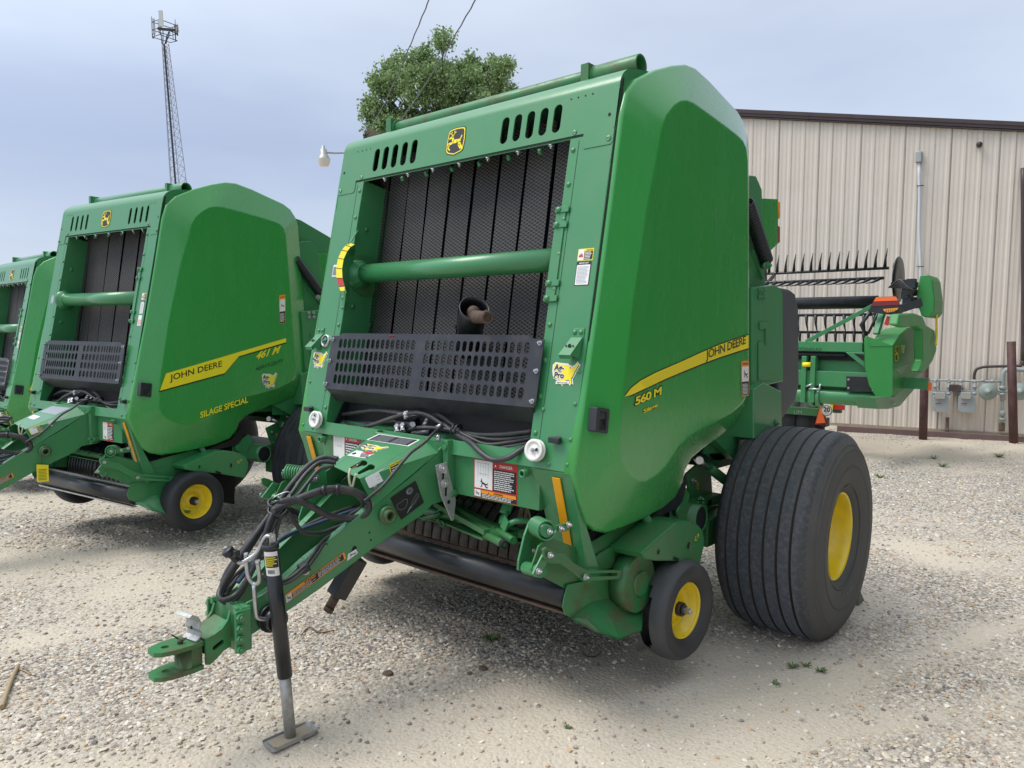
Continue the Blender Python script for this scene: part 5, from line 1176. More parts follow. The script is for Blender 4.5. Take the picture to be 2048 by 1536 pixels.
def road_wheels(root, T, main):
    c0 = np.array([1.12, 1.61, .505])
    half = [(.172, .214), (.200, .216), (.222, .235), (.240, .275), (.249, .33), (.250, .385), (.243, .430), (.228, .462), (.212, .482)]
    rib = [(.202, .500), (.190, .508)]
    gx = [.150, .090, .030, -.030, -.090, -.150] if 0 else [.152, .092, .031, -.031, -.092, -.152]
    R = lambda x: .520 - .30 * abs(x) ** 2 * 1.1
    seq = [(t_, r_, 1) for t_, r_ in half] + [(t_, r_, 0) for t_, r_ in rib]      # (offset, radius, material of the band that follows)
    for g in gx:
        w_ = .0060; seq += [(g + w_, R(g), 0), (g + w_, R(g), 2), (g + w_ * .6, R(g) - .018, 2), (g - w_ * .6, R(g) - .018, 2), (g - w_, R(g), 0), (g - w_, R(g), 0)]
    seq += [(-t_, r_, 0) for t_, r_ in reversed(rib)] + [(-t_, r_, 1) for t_, r_ in reversed(half)]
    seq[len(half) - 1] = (*half[-1], 0)
    pt = [q[:2] for q in seq]; mt = [q[2] for q in seq][:-1]
    rim = [(.196, .222), (.206, .219), (.208, .212), (.200, .205), (.180, .203), (.165, .198), (.120, .196), (.105, .185), (.100, .172), (.03, .170), (.0, .172), (-.02, .165), (-.03, .10), (.0, .08), (.02, .06), (.02, .001)]
    for s in (1, -1):
        c = np.array([s * c0[0], c0[1], c0[2]]); ax = (s, 0, 0)
        b = T(); b.lathe(c, ax, rim, 72); ri = b.build('road_wheel', YEL, root)
        b = T(); b.lathe(c, ax, pt, 96, mats=mt)
        # moulded sidewall ring and lettering
        if s > 0:
            b.lathe(c, ax, [(.2325, .250), (.2355, .252), (.2375, .256), (.236, .258)], 96, m=1)
            for rr_, xx_ in ((.345, .2495), (.352, .2497), (.432, .243), (.455, .232)): b.lathe(c, ax, [(xx_ - .002, rr_ - .003), (xx_ + .0018, rr_ - .001), (xx_ + .0018, rr_ + .001), (xx_ - .003, rr_ + .003)], 96, m=1)
            for k, ch in enumerate('TITAN'):
                a = R_(-112 + k * 9.5) ; v, f = textmesh(ch, .034, .01); tx = np.array([0, math.cos(a), math.sin(a)]); tt = np.array([0, -math.sin(a), math.cos(a)])
                b.add([c + tx * (.29 - y) * 1 + tt * (x) + np.array([.2490 - y * .12, 0, 0]) for x, y in v], f, 3)
        ty = b.build('tyre', [TYRE if main else mat('cleaner tyre', (.020, .022, .027), .6, dirt=((.10, .10, .09), .45, 6), bump=(55, .3, .003)), TYRES if main else TYREN, GROOVE if main else TYREN, mat('raised lettering', (.13, .125, .12), .7)], ri)
        b = T()
        for k in range(8): a = 6.283 * k / 8; b.bolt(c + np.array([s * -.028, .125 * math.cos(a), .125 * math.sin(a)]), (s, 0, 0), .012, .012)
        b.build('wheel_nut', ZINC, ri)
    b = T(); b.box((-.86, 1.53, .44), (.86, 1.66, .57)); b.bar((.70, 1.25, .55), (.70, 1.62, .50), .10, .14); b.bar((-.70, 1.25, .55), (-.70, 1.62, .50), .10, .14)
    for s in (-1, 1): b.cyl((s * .80, 1.60, .505), (s * 1.10, 1.60, .505), .045, n=16)
    b.box((.70, 1.18, .44), (.84, 1.50, .58)); b.build('axle', GRND if main else GRN, root, bevel=.006)
    b = T(); b.pipe((.62, 1.10, .60), (.845, 1.10, .60), .068, .058, 26); b.build('axle_tube', GRND if main else GRN, root)
    b = T(); b.cyl((.64, 1.10, .60), (.840, 1.10, .60), .056, n=20); b.build('axle_tube_inside', DARK, root)
    b = T(); a, c = P(1438, 930, x=.80), P(1478, 980, x=.82); 
    a, c = P(1418, 935, x=.78), P(1465, 972, x=.80); b.cyl(a, c + (c - a) * .6, .026, n=16); l = b.build('lift_cylinder', GRND if main else GRN, root)
    b = T(); b.cyl(P(1400, 921, x=.77), a, .011, n=12); b.cyl(P(1395, 917, x=.76), P(1399, 921, x=.79), .020, n=14); b.cyl(P(1412, 905, x=.72), P(1428, 925, x=.72), .009, n=10); b.build('cylinder_rod', ZINC, l)

def rear(root, T, main):
    A = lambda pts, x: PS(pts, x=x); paint = GRN
    for s in (1, -1):
        mr = lambda pts: [np.array([p[0] * s, p[1], p[2]]) for p in pts]
        b = T(); b.prism(mr(A([(1380, 560), (1497, 350), (1512, 352), (1524, 380), (1530, 560), (1532, 770), (1530, 880), (1480, 880), (1470, 920), (1430, 880), (1400, 800)], .86)), (-s * .05, 0, 0)); b.build('rear_side_wall', paint, root, bevel=.004)
        b = T(); b.prism(mr(A([(1505, 575), (1548, 570), (1561, 577), (1566, 590), (1567, 763), (1530, 772), (1505, 772)], .93)), (-s * .18, 0, 0))
        b.prism(mr(A([(1508, 778), (1528, 765), (1563, 782), (1565, 868), (1508, 878)], .97)), (-s * .22, 0, 0)); b.build('storage_box', paint, root, bevel=.006)
        b = T(); b.prism(mr(A([(1560, 575), (1577, 578), (1592, 590), (1598, 620), (1599, 770), (1592, 800), (1562, 842), (1556, 770)], .92)), (-s * 1.0 if s > 0 else s * .0 + .001, 0, 0)) if s > 0 else None
        if s > 0: b.build('rear_cover', GREYP, root, bevel=.02)
        b = T(); b.prism(mr(A([(1494, 395), (1556, 398), (1557, 487), (1538, 505), (1520, 520), (1494, 500)], .82)), (-s * .16, 0, 0)); lb = b.build('lamp_box', GRNP, root, bevel=.003)
        b = T(); q = mr(A([(1557, 403), (1560, 405), (1560, 436), (1557, 438)], .815)); b.prism(q, (-s * .12, 0, 0)); b.build('amber_lamp', mat('amber lens', (.85, .30, .02), .25), lb)
        b = T(); q = mr(A([(1557, 452), (1560, 454), (1560, 484), (1557, 486)], .815)); b.prism(q, (-s * .12, 0, 0)); b.build('red_lamp', mat('red lens', (.45, .02, .03), .25), lb)
        qa, qb = mr([P(1494, 405, x=.90), P(1533, 522, x=.90)]); b = T(); pts = []; dd = nrm(qb - qa); X_, Y_, _ = frame_from(dd); n = 26 * 12
        for i in range(n + 1): a = 2 * math.pi * i / 12; pts.append(qa + (qb - qa) * i / n + .031 * (math.cos(a) * X_ + math.sin(a) * Y_))
        b.tube(pts, .0062, 6); b.cyl(qa, qb, .012, n=10); b.build('gate_spring', BLK, root)
        b = T(); q = mr([P(1520, 531, x=.80)])[0]; b.cyl(q, mr([P(1534, 531, x=.93)])[0], .018, n=14); b.bar(mr([P(1500, 500, x=.86)])[0], mr([P(1522, 556, x=.86)])[0], .03, .02); b.build('spring_anchor', paint, root)
        b = T(); b.bolt(mr([P(1536, 531, x=.935)])[0], (s, 0, 0), .014, .010)
        for u, v in ((1519, 580), (1527, 580), (1519, 594), (1527, 594)): b.bolt(mr([P(u, v, x=.935)])[0], (s, 0, 0), .010, .006)
        for u, v in ((1553, 846),): b.bolt(mr([P(u, v, x=.972)])[0], (s, 0, 0), .014, .008)
        b.build('gate_bolt', ZINC if not main else paint, root)
        b = T(); b.box((s * .93, 1.66, 1.5), (s * .936, 1.76, 1.62)) if 0 else None
        q = mr(A([(1518, 645), (1536, 643), (1536, 655), (1533, 690), (1530, 690), (1530, 657), (1518, 659)], .932)); b.prism(q, (s * .006, 0, 0)); q = mr(A([(1516, 685), (1522, 682), (1542, 715), (1542, 760), (1516, 760)], .932)); b.prism(q, (s * .004, 0, 0)); b.build('hinge_plate', paint, root, bevel=.001)
    # tail gate: arched shell behind the chamber
    b = T(); pr = [(1.25, 2.38), (1.42, 2.33), (1.60, 2.16), (1.72, 1.9), (1.80, 1.6), (1.85, 1.3), (1.85, 1.0), (1.8, .85)] if main else [(1.25, 2.50), (1.50, 2.47), (1.85, 2.36), (2.15, 2.16), (2.38, 1.82), (2.48, 1.38), (2.42, 1.02), (2.2, .82)]; vs = []; fs = []
    for i, (y, z) in enumerate(pr):
        vs += [(-.80, y, z), (.80, y, z)]
        if i: fs.append((2 * i - 2, 2 * i - 1, 2 * i + 1, 2 * i))
    b.add(vs, fs, 0, True)
    for s in (-1, 1): b.prism([(s * .80, y, z) for y, z in pr + [(1.2, .9), (1.2, 2.3)]], (s * -.006, 0, 0))
    b.build('tailgate', paint, root)
    b = T(); b.box((-.78, .85, .62), (.78, 1.45, .66)); b.box((-.78, 1.4, .8), (.78, 2.2, .84)); b.box((-.80, .84, .66), (.80, .86, 2.3)); b.build('chamber_floor', GRND, root)
    b = T(); b.bar(P(1400, 905, x=.70), P(1497, 838, x=.70), .012, .10, up=(1, 0, 0)); b.bar((.70, .75, 1.0), (.70, 1.6, .95), .05, .10); b.bar((-.70, .75, 1.0), (-.70, 1.6, .95), .05, .10); b.prism(A([(1420, 890), (1500, 800), (1500, 900), (1430, 935)], .68), (-.01, 0, 0)); b.build('lower_rail', paint, root, bevel=.004)

DZ = {0: 0.0, 1: -.076, 2: -.289}
def full_baler(kind, loc, rz, h, label, group):
    root, tf, T = baler(loc, rz, h, kind, label, group, DZ[kind])
    side_decals(root, T, kind); tongue(root, kind); hoses_cross(root, T, kind == 0)
    pickup(root, T, kind); road_wheels(root, T, kind == 0); rear(root, T, kind == 0)
    if kind == 0: jack(root); driveshaft(root)
    hoses_front(root)
    return root
GRP = 'round balers parked side by side'
full_baler(0, (0, 0), 0, .864, 'large worn green round baler in front, with white pulleys and a flat torn gauge tyre', GRP)
full_baler(1, (-3.248, -.255), .143, .65, 'clean green round baler in the middle, lettered silage special on its side shield', GRP)
full_baler(2, (-6.85, .12), -.0, .66, 'farthest green round baler, cut off by the left edge of the photo', GRP)

# ------------------------------------------------------------------ surroundings
UP = nrm((-.041, -.044, .998))            # true plumb in this yard, which slopes a little
def D(u, v, d): return CP + ray(u, v) * d
# ground: one graded sheet out to the horizon
def blob(px, py, x, y, r): q = P(px, py, z=0); return np.exp(-((x - q[0]) ** 2 + (y - q[1]) ** 2) / (r * r))
def vnoise(x, y, sc, seed=0.0):
    """cheap vectorised value noise, 0..1"""
    x = np.asarray(x) * sc + seed * 17.3; y = np.asarray(y) * sc + seed * 9.1; xi, yi = np.floor(x), np.floor(y); fx, fy = x - xi, y - yi
    fx = fx * fx * (3 - 2 * fx); fy = fy * fy * (3 - 2 * fy)
    def h(a, b): t = np.sin(a * 127.1 + b * 311.7 + seed * 3.7) * 43758.5453; return t - np.floor(t)
    return (h(xi, yi) * (1 - fx) + h(xi + 1, yi) * fx) * (1 - fy) + (h(xi, yi + 1) * (1 - fx) + h(xi + 1, yi + 1) * fx) * fy
def fbm(x, y, sc, seed=0.0, o=4): return sum(vnoise(x, y, sc * 2 ** i, seed + i) * .5 ** (i + 1) for i in range(o)) / (1 - .5 ** o)
def track(x, y, a, b, w):
    a, b = P(*a, z=0)[:2], P(*b, z=0)[:2]; d = (b - a) / np.linalg.norm(b - a); t = (x - a[0]) * d[0] + (y - a[1]) * d[1]; s = (x - a[0]) * -d[1] + (y - a[1]) * d[0]
    return np.exp(-(s + .05 * np.sin(t * 2.3)) ** 2 / (w * w))
TR = [((700, 1500), (2040, 1300), .10), ((1150, 1536), (2048, 1400), .10), ((300, 1536), (1300, 1370), .12), ((0, 1290), (560, 1180), .14), ((1500, 1420), (2048, 1240), .12), ((0, 1130), (420, 1075), .10)]
def sandf(x, y):
    s = fbm(x, y, 1.3, 2.0, 5) * 1.5 - .74
    s = s + .42 * blob(1000, 1440, x, y, .55) + .38 * blob(1500, 1440, x, y, .5) + .4 * blob(130, 1230, x, y, .4) + .35 * blob(1330, 1350, x, y, .4) + .3 * blob(1780, 1210, x, y, .35) + .25 * blob(40, 1100, x, y, .6) + .5 * blob(1850, 1120, x, y, .3) + .5 * blob(1750, 900, x, y, 1.2)
    s = s - .5 * blob(750, 1260, x, y, .45) - .4 * blob(1000, 1200, x, y, .5) - .4 * blob(220, 1430, x, y, .25) - .35 * blob(1900, 960, x, y, 1.3) - .35 * blob(1880, 1330, x, y, .3) - .3 * blob(520, 1000, x, y, .6) - .3 * blob(450, 1350, x, y, .2)
    for a, b, w in TR: s = s + .30 * track(x, y, a, b, w)
    return np.clip(s * 1.35 + .30, 0, 1)
def hgt(x, y):
    x = np.asarray(x, float); y = np.asarray(y, float)
    near = np.clip(1 - (np.hypot(x - .5, y - 1) - 12) / 10, 0, 1)
    z = -.0063 * np.clip(-.8 - x, 0, 12) ** 2 * np.clip((8 - y) / 4, 0, 1)
    z = z + near * ((fbm(x, y, 2.2, 5, 3) - .5) * .022 + (fbm(x, y, .7, 8, 2) - .5) * .03)
    for a, b, w in TR: z = z - .012 * track(x, y, a, b, w * .7) * near
    # keep the ground level under wheels and stands
    for cx, cy, r in ((1.12, 1.6, .4), (-1.12, 1.6, .4), (.165, -.73, .18)): k = np.exp(-((x - cx) ** 2 + (y - cy) ** 2) / (r * r)); z = z * (1 - k)
    return z
def axis(lo, hi, n0, n1, step):
    c = np.arange(n0, n1, step); g = []; v = step; p = n1
    while p < hi: v *= 1.22; p += v; g.append(p)
    h = []; v = step; p = n0
    while p > lo: v *= 1.22; p -= v; h.append(p)
    return np.concatenate([h[::-1], c, g])
gx = axis(-900, 900, -6.5, 3.6, .045); gy = axis(-200, 1500, -2.0, 7.0, .045)
GX, GY = np.meshgrid(gx, gy); GZ = hgt(GX, GY); n_, m_ = GX.shape
co_ = np.stack([GX, GY, GZ], -1).reshape(-1, 3)
ii = np.arange((n_ - 1) * (m_ - 1)); r_ = ii // (m_ - 1); c_ = ii % (m_ - 1); q = r_ * m_ + c_
fc = np.stack([q, q + 1, q + m_ + 1, q + m_], -1)
def fastmesh(name, co, faces, k):
    me = bpy.data.meshes.new(name); me.vertices.add(len(co)); me.vertices.foreach_set('co', co.astype(np.float32).ravel())
    me.loops.add(faces.size); me.loops.foreach_set('vertex_index', faces.astype(np.int32).ravel()); me.polygons.add(len(faces))
    me.polygons.foreach_set('loop_start', np.arange(0, faces.size, k, dtype=np.int32)); me.polygons.foreach_set('loop_total', np.full(len(faces), k, np.int32)); me.update(); me.validate(); return me
gm = fastmesh('ground', co_, fc, 4)
at = gm.attributes.new('sand', 'FLOAT', 'POINT'); at.data.foreach_set('value', sandf(GX, GY).astype(np.float32).ravel())
gm.polygons.foreach_set('use_smooth', np.ones(len(fc), bool))
M = bpy.data.materials.new('gravel and sand'); M.use_nodes = True; t = M.node_tree; bs = t.nodes['Principled BSDF']; n = t.nodes.new; l = t.links.new
tcg = n('ShaderNodeTexCoord'); at_ = n('ShaderNodeAttribute'); at_.attribute_name = 'sand'
def vor(sc, rnd=1.0):
    v = n('ShaderNodeTexVoronoi'); v.inputs['Scale'].default_value = sc; v.inputs['Randomness'].default_value = rnd; l(tcg.outputs['Object'], v.inputs['Vector']); return v
def ramp(src, stops):
    r = n('ShaderNodeValToRGB'); e = r.color_ramp.elements
    while len(e) < len(stops): e.new(.5)
    for el, (p_, c) in zip(e, stops): el.position = p_; el.color = (*c, 1)
    l(src, r.inputs[0]); return r.outputs[0]
def mix(f, a, b, mode='MIX'):
    x = n('ShaderNodeMix'); x.data_type = 'RGBA'; x.blend_type = mode
    for s_, k in ((f, 0), (a, 6), (b, 7)):
        if isinstance(s_, (float, int)): x.inputs[k].default_value = s_
        elif isinstance(s_, tuple): x.inputs[k].default_value = (*s_, 1)
        else: l(s_, x.inputs[k])
    return x.outputs[2]
STON = [(0, (.20, .19, .18)), (.25, (.43, .40, .35)), (.5, (.60, .55, .47)), (.72, (.36, .35, .34)), (.86, (.70, .67, .61)), (1, (.50, .38, .25))]
v1, v2 = vor(58), vor(120)
sp1 = n('ShaderNodeSeparateColor'); l(v1.outputs['Color'], sp1.inputs[0]); sp2 = n('ShaderNodeSeparateColor'); l(v2.outputs['Color'], sp2.inputs[0])
c1 = ramp(sp1.outputs[0], STON); c2 = ramp(sp2.outputs[0], STON)
gapr = n('ShaderNodeMapRange'); l(v1.outputs['Distance'], gapr.inputs[0]); gapr.inputs[1].default_value = .45; gapr.inputs[2].default_value = .8
grav = mix(gapr.outputs[0], c1, (.13, .11, .09))
nzl = n('ShaderNodeTexNoise'); nzl.inputs['Scale'].default_value = 1.1; nzl.inputs['Detail'].default_value = 6; l(tcg.outputs['Object'], nzl.inputs[0])
nzs = n('ShaderNodeTexNoise'); nzs.inputs['Scale'].default_value = 90; nzs.inputs['Detail'].default_value = 4; l(tcg.outputs['Object'], nzs.inputs[0])
sandc = mix(nzl.outputs[0], (.50, .425, .325), (.64, .57, .47)); v3 = vor(260); sp3 = n('ShaderNodeSeparateColor'); l(v3.outputs['Color'], sp3.inputs[0]); c3 = ramp(sp3.outputs[0], STON); sandc = mix(.28, sandc, c2); sandc = mix(.30, sandc, c3); sandc = mix(nzs.outputs[0], sandc, (.60, .52, .41))
f_ = n('ShaderNodeMath'); f_.operation = 'ADD'; l(at_.outputs['Fac'], f_.inputs[0]); nf = n('ShaderNodeMath'); nf.operation = 'MULTIPLY_ADD'; nf.inputs[1].default_value = .9; nf.inputs[2].default_value = -.45; l(nzs.outputs[0], nf.inputs[0]); l(nf.outputs[0], f_.inputs[1]); f_.use_clamp = True
l(mix(f_.outputs[0], grav, sandc), bs.inputs['Base Color']); bs.inputs['Roughness'].default_value = .95; bs.inputs['Specular IOR Level'].default_value = .15
bh = n('ShaderNodeMath'); bh.operation = 'MULTIPLY_ADD'; l(v1.outputs['Distance'], bh.inputs[0]); bh.inputs[1].default_value = -1.0; l(nzs.outputs[0], bh.inputs[2])
bp_ = n('ShaderNodeBump'); bp_.inputs['Distance'].default_value = .006; bp_.inputs['Strength'].default_value = .6; l(bh.outputs[0], bp_.inputs['Height']); l(bp_.outputs[0], bs.inputs['Normal'])
gm.materials.append(M); structure(obj('ground', gm))

# loose stones: individually modelled pebbles as one uncountable layer
def icos():
    f = (1 + 5 ** .5) / 2; v = np.array([(-1, f, 0), (1, f, 0), (-1, -f, 0), (1, -f, 0), (0, -1, f), (0, 1, f), (0, -1, -f), (0, 1, -f), (f, 0, -1), (f, 0, 1), (-f, 0, -1), (-f, 0, 1)]) / math.hypot(1, f)
    t = np.array([(0, 11, 5), (0, 5, 1), (0, 1, 7), (0, 7, 10), (0, 10, 11), (1, 5, 9), (5, 11, 4), (11, 10, 2), (10, 7, 6), (7, 1, 8), (3, 9, 4), (3, 4, 2), (3, 2, 6), (3, 6, 8), (3, 8, 9), (4, 9, 5), (2, 4, 11), (6, 2, 10), (8, 6, 7), (9, 8, 1)]); return v, t
def stones(N, near, seed, smin, smax):
    g = np.random.default_rng(seed); v, t = icos()
    dep = near[0] + (near[1] - near[0]) * g.random(N) ** 1.25; ux = g.uniform(-40, 2090, N); fx = (ux - 1024) / FPX
    # ground points at chosen forward distances across the field of view
    fh = np.array([-.651, .756]); rh = np.array([.757, .653]); x = CP[0] + dep * fh[0] * 1.0 + dep * fx * rh[0]; y = CP[1] + dep * fh[1] + dep * fx * rh[1]
    s = sandf(x, y); keep = g.random(N) < np.clip(1.12 - s * 1.0, .10, 1)
    x, y, dep = x[keep], y[keep], dep[keep]; k = len(x); sz = smin + (smax - smin) * g.random(k) ** 3.2
    V = v[None] * (1 + g.uniform(-.22, .22, (k, 12, 1))) * (sz[:, None, None] * np.stack([g.uniform(.75, 1.25, k), g.uniform(.75, 1.25, k), g.uniform(.40, .75, k)], -1)[:, None])
    a = g.uniform(0, 6.283, k); ca, sa = np.cos(a), np.sin(a); X = V[..., 0] * ca[:, None] - V[..., 1] * sa[:, None]; Y = V[..., 0] * sa[:, None] + V[..., 1] * ca[:, None]
    tl = g.uniform(-.4, .4, k); Z = V[..., 2] + X * tl[:, None]
    X = X + x[:, None]; Y = Y + y[:, None]; Z = Z + (hgt(x, y) + sz * .10)[:, None]
    F = (t[None] + 12 * np.arange(k)[:, None, None]).reshape(-1, 3)
    pal = np.array([(.17, .16, .155), (.28, .265, .25), (.42, .385, .34), (.55, .51, .45), (.66, .64, .60), (.46, .35, .24), (.36, .33, .32), (.50, .46, .40)])
    col = np.array([1.05, .985, .90]) * pal[g.choice(8, k, p=[.03, .12, .22, .24, .13, .07, .08, .11])] * g.uniform(.92, 1.18, (k, 1))
    return np.stack([X, Y, Z], -1).reshape(-1, 3), F, np.repeat(np.concatenate([col, np.ones((k, 1))], 1), 12, 0)
parts = [stones(95000, (1.5, 5.2), 3, .0028, .0125), stones(60000, (5.0, 16.0), 5, .0055, .018), stones(500, (1.9, 7), 9, .011, .020)]
off = 0; VV = []; FF = []; CC = []
for a, b, c in parts: VV.append(a); FF.append(b + off); CC.append(c); off += len(a)
sm_ = fastmesh('gravel', np.concatenate(VV), np.concatenate(FF), 3)
ca_ = sm_.color_attributes.new('tint', 'FLOAT_COLOR', 'POINT'); ca_.data.foreach_set('color', np.concatenate(CC).astype(np.float32).ravel())
sm_.polygons.foreach_set('use_smooth', np.zeros(len(sm_.polygons), bool))
M = bpy.data.materials.new('pebble'); M.use_nodes = True; t = M.node_tree; a_ = t.nodes.new('ShaderNodeAttribute'); a_.attribute_name = 'tint'; t.links.new(a_.outputs['Color'], t.nodes['Principled BSDF'].inputs['Base Color']); t.nodes['Principled BSDF'].inputs['Roughness'].default_value = .85; t.nodes['Principled BSDF'].inputs['Specular IOR Level'].default_value = .25
sm_.materials.append(M); go = obj('gravel', sm_); go['kind'] = 'stuff'; go['label'] = 'loose pale and grey gravel lying over the sandy yard'; go['category'] = 'gravel'

# ------------------------------------------------------------------ metal building
W0, W1 = P(1653, 850, z=0), P(1998, 871, z=0); WD = nrm(W1 - W0); WN = nrm(np.cross(WD, UP)); WN = WN if WN[1] < 0 else -WN
WU = nrm(np.cross(WN, WD)); WU = WU if WU[2] > 0 else -WU
def Wp(u, v, o=0.0): return P(u, v, n=WN, d=WN @ W0 + o)
def wst(p): q = np.asarray(p) - W0; return q @ WD, q @ WU
WF = lambda s, t_, o=0.0: W0 + WD * s + WU * t_ + WN * o
topl = [(1300, 233), (1480, 238.5), (1620, 243.5), (1780, 253), (2048, 267)]
ts = [wst(Wp(u, v)) for u, v in topl]
sl = (ts[-1][1] - ts[1][1]) / (ts[-1][0] - ts[1][0])
S0, S1 = -4.2, 5.0
topz = lambda s: ts[2][1] + sl * (s - ts[2][0])
ribs = [wst(Wp(u, 300))[0] for u in (1554, 1657, 1770, 1893.5, 2028)]
pit = (ribs[-1] - ribs[0]) / 16; rb0 = ribs[0]
TANW = mat('tan metal wall', (.70, .63, .55), .5, dirt=((.50, .43, .34), .22, 1.4), spec=.35)
BRN = mat('brown metal trim', (.060, .040, .040), .45, dirt=((.11, .09, .09), .4, 3))
bld = thing('metal_building', 'tan ribbed metal building with brown roof trim behind the machines on the right', 'building', tuple(W0))
b = MB(); off_ = np.array(W0)
b.tf = lambda p: tuple(np.array(p) - W0)
xs = []
k = math.floor((S0 - rb0) / pit)
while rb0 + k * pit < S1:
    s = rb0 + k * pit; hr_ = .013 if k % 4 else .017
    xs += [(s - .034, 0), (s - .016, hr_), (s + .016, hr_), (s + .034, 0)]
    if k % 4 == 0: xs += [(s + .037, -.004), (s + .041, 0)]
    for e in (.33, .66): xs += [(s + pit * e - .022, 0), (s + pit * e - .010, .0035), (s + pit * e + .010, .0035), (s + pit * e + .022, 0)]
    k += 1
vs = []; fs = []
for i, (s, o) in enumerate(xs):
    vs += [WF(s, -.15, o), WF(s, topz(s) + .05, o)]
    if i: fs.append((2 * i - 2, 2 * i, 2 * i + 1, 2 * i - 1))
b.add(vs, fs); b.build('wall', TANW, bld, recalc=False)
b = MB(); b.tf = lambda p: tuple(np.array(p) - W0)
for row, t0 in enumerate((.35, 1.15, 2.05, 2.95, 3.75, 4.6, 5.3)):
    k = math.floor((S0 - rb0) / pit)
    while rb0 + k * pit < S1:
        s = rb0 + k * pit; r = random.Random(k * 7 + row)
        if t0 < topz(s) - .1: b.cyl(WF(s + pit * .10, t0, .000), WF(s + pit * .10, t0, .006), .010, n=7)
        k += 1
b.build('wall_screws', mat('weathered screw', (.16, .15, .14), .6), bld)
b = MB(); b.tf = lambda p: tuple(np.array(p) - W0); k = math.floor((S0 - rb0) / pit)
while rb0 + k * pit < S1:
    s = rb0 + k * pit
    if k % 3 == 0: b.hexa([WF(s + .036, .02, .0), WF(s + .042, .02, .0), WF(s + .042, topz(s), .0), WF(s + .036, topz(s), .0)], [WF(s + .036, .02, .004), WF(s + .042, .02, .004), WF(s + .042, topz(s), .004), WF(s + .036, topz(s), .004)])
    k += 1
b.build('sheet_lap', mat('lap shadow line', (.22, .18, .15), .7), bld)
b = MB(); b.tf = lambda p: tuple(np.array(p) - W0)
tp = [wst(Wp(u, v)) for u, v in ((1480, 222), (2048, 245))]; th = ((tp[0][1] - topz(tp[0][0])) + (tp[1][1] - topz(tp[1][0]))) / 2
for s, e in ((S0, ts[2][0]), (ts[2][0] + .004, S1)):
    for a0, a1, o in ((0, th * .12, .075), (th * .12, th * .20, .050), (th * .20, th * .55, .085), (th * .55, th, .100)):
        b.hexa([WF(s, topz(s) + a0, o), WF(e, topz(e) + a0, o), WF(e, topz(e) + a1, o), WF(s, topz(s) + a1, o)], [WF(s, topz(s) + a0, -.02), WF(e, topz(e) + a0, -.02), WF(e, topz(e) + a1, -.02), WF(s, topz(s) + a1, -.02)])
b.build('roof_trim', BRN, bld)
b = MB(); b.tf = lambda p: tuple(np.array(p) - W0)
b.hexa([WF(S0, topz(S0) + th * .9, .02), WF(S1, topz(S1) + th * .9, .02), WF(S1, topz(S1) + th * .9, -12), WF(S0, topz(S0) + th * .9, -12)], [WF(S0, topz(S0) + th * .95, .02), WF(S1, topz(S1) + th * .95, .02), WF(S1, topz(S1) + th * .95, -12), WF(S0, topz(S0) + th * .95, -12)])
b.build('roof', TANW, bld)
b = MB(); b.tf = lambda p: tuple(np.array(p) - W0)
b.hexa([WF(S0, -.3, -.01), WF(S0 + .05, -.3, -.01), WF(S0 + .05, topz(S0), -.01), WF(S0, topz(S0), -.01)], [WF(S0, -.3, -12), WF(S0 + .05, -.3, -12), WF(S0 + .05, topz(S0), -12), WF(S0, topz(S0), -12)]); b.build('end_wall', TANW, bld)
b = MB(); b.tf = lambda p: tuple(np.array(p) - W0); b.hexa([WF(S0, -.10, .03), WF(S1, -.10, .03), WF(S1, .05, .03), WF(S0, .05, .03)], [WF(S0, -.10, -.05), WF(S1, -.10, -.05), WF(S1, .05, -.05), WF(S0, .05, -.05)]); b.build('base_sill', mat('stained concrete sill', (.36, .30, .23), .9, dirt=((.20, .17, .12), .5, 5)), bld)
# fittings on the wall
GASG = mat('grey gas pipe paint', (.34, .38, .38), .5, dirt=((.22, .22, .20), .4, 14)); GREENISH = mat('regulator paint', (.27, .33, .30), .5, dirt=((.2, .2, .18), .4, 12))
def wtube(b, pts, r, o=.08, n=10, sm=3): b.tube(smooth_path([Wp(u, v, o) for u, v in pts], sm), r, n)
c_ = thing('conduit', 'pale vertical conduit with junction head on the tan wall', 'conduit', tuple(Wp(1838, 640)))
CT = lambda: MB(lambda p, o=Wp(1838, 640): tuple(np.array(p) - o))
b = CT(); wtube(b, [(1838, 325), (1839, 400), (1838, 460), (1841, 535), (1843, 700), (1846, 800)], .024, .06); b.build('pipe', mat('white conduit', (.62, .66, .70), .4), c_)
b = CT(); a = Wp(1838, 315, .06); b.box(a - [.045, .05, .08], a + [.045, .05, .09]); b.build('junction_head', GASG, c_, bevel=.01)
b = CT()
for v in (371.5, 533): a = Wp(1840, v, .07); b.bar(a - WD * .05, a + WD * .055, .03, .012, up=tuple(WU))
b.build('strap', BRN, c_)
b = MB(); a = Wp(1958.5, 291, .0); b.cyl(a, a + WN * .10, .038, n=14); b.ball(a + WN * .10 - WD * .01, .042); o = b.build('wall_light', BRN); tag(o, 'small dark round fitting high on the tan wall', 'wall light')
b = MB(); wtube(b, [(2046, 336), (2047, 450), (2047, 700), (2047, 722), (2044, 731)], .034, .08); wtube(b, [(2044, 731), (2030, 732), (1985, 733), (1968, 734), (1954, 738), (1949, 748), (1948, 762)], .022, .10)
o = b.build('brown_pipe', BRN); tag(o, 'dark brown pipe running down the wall edge and across to the gas meters', 'pipe')
gm_ = thing('gas_manifold', 'grey gas pipework with risers and valves along the wall foot', 'pipework', tuple(Wp(1950, 765)))
GT = lambda o0: (lambda: MB(lambda p, o=np.array(o0): tuple(np.array(p) - o)))
G0 = GT(Wp(1950, 765))
b = G0(); wtube(b, [(1856, 760), (1880, 760.5), (1950, 762), (2002, 763)], .018, .16)
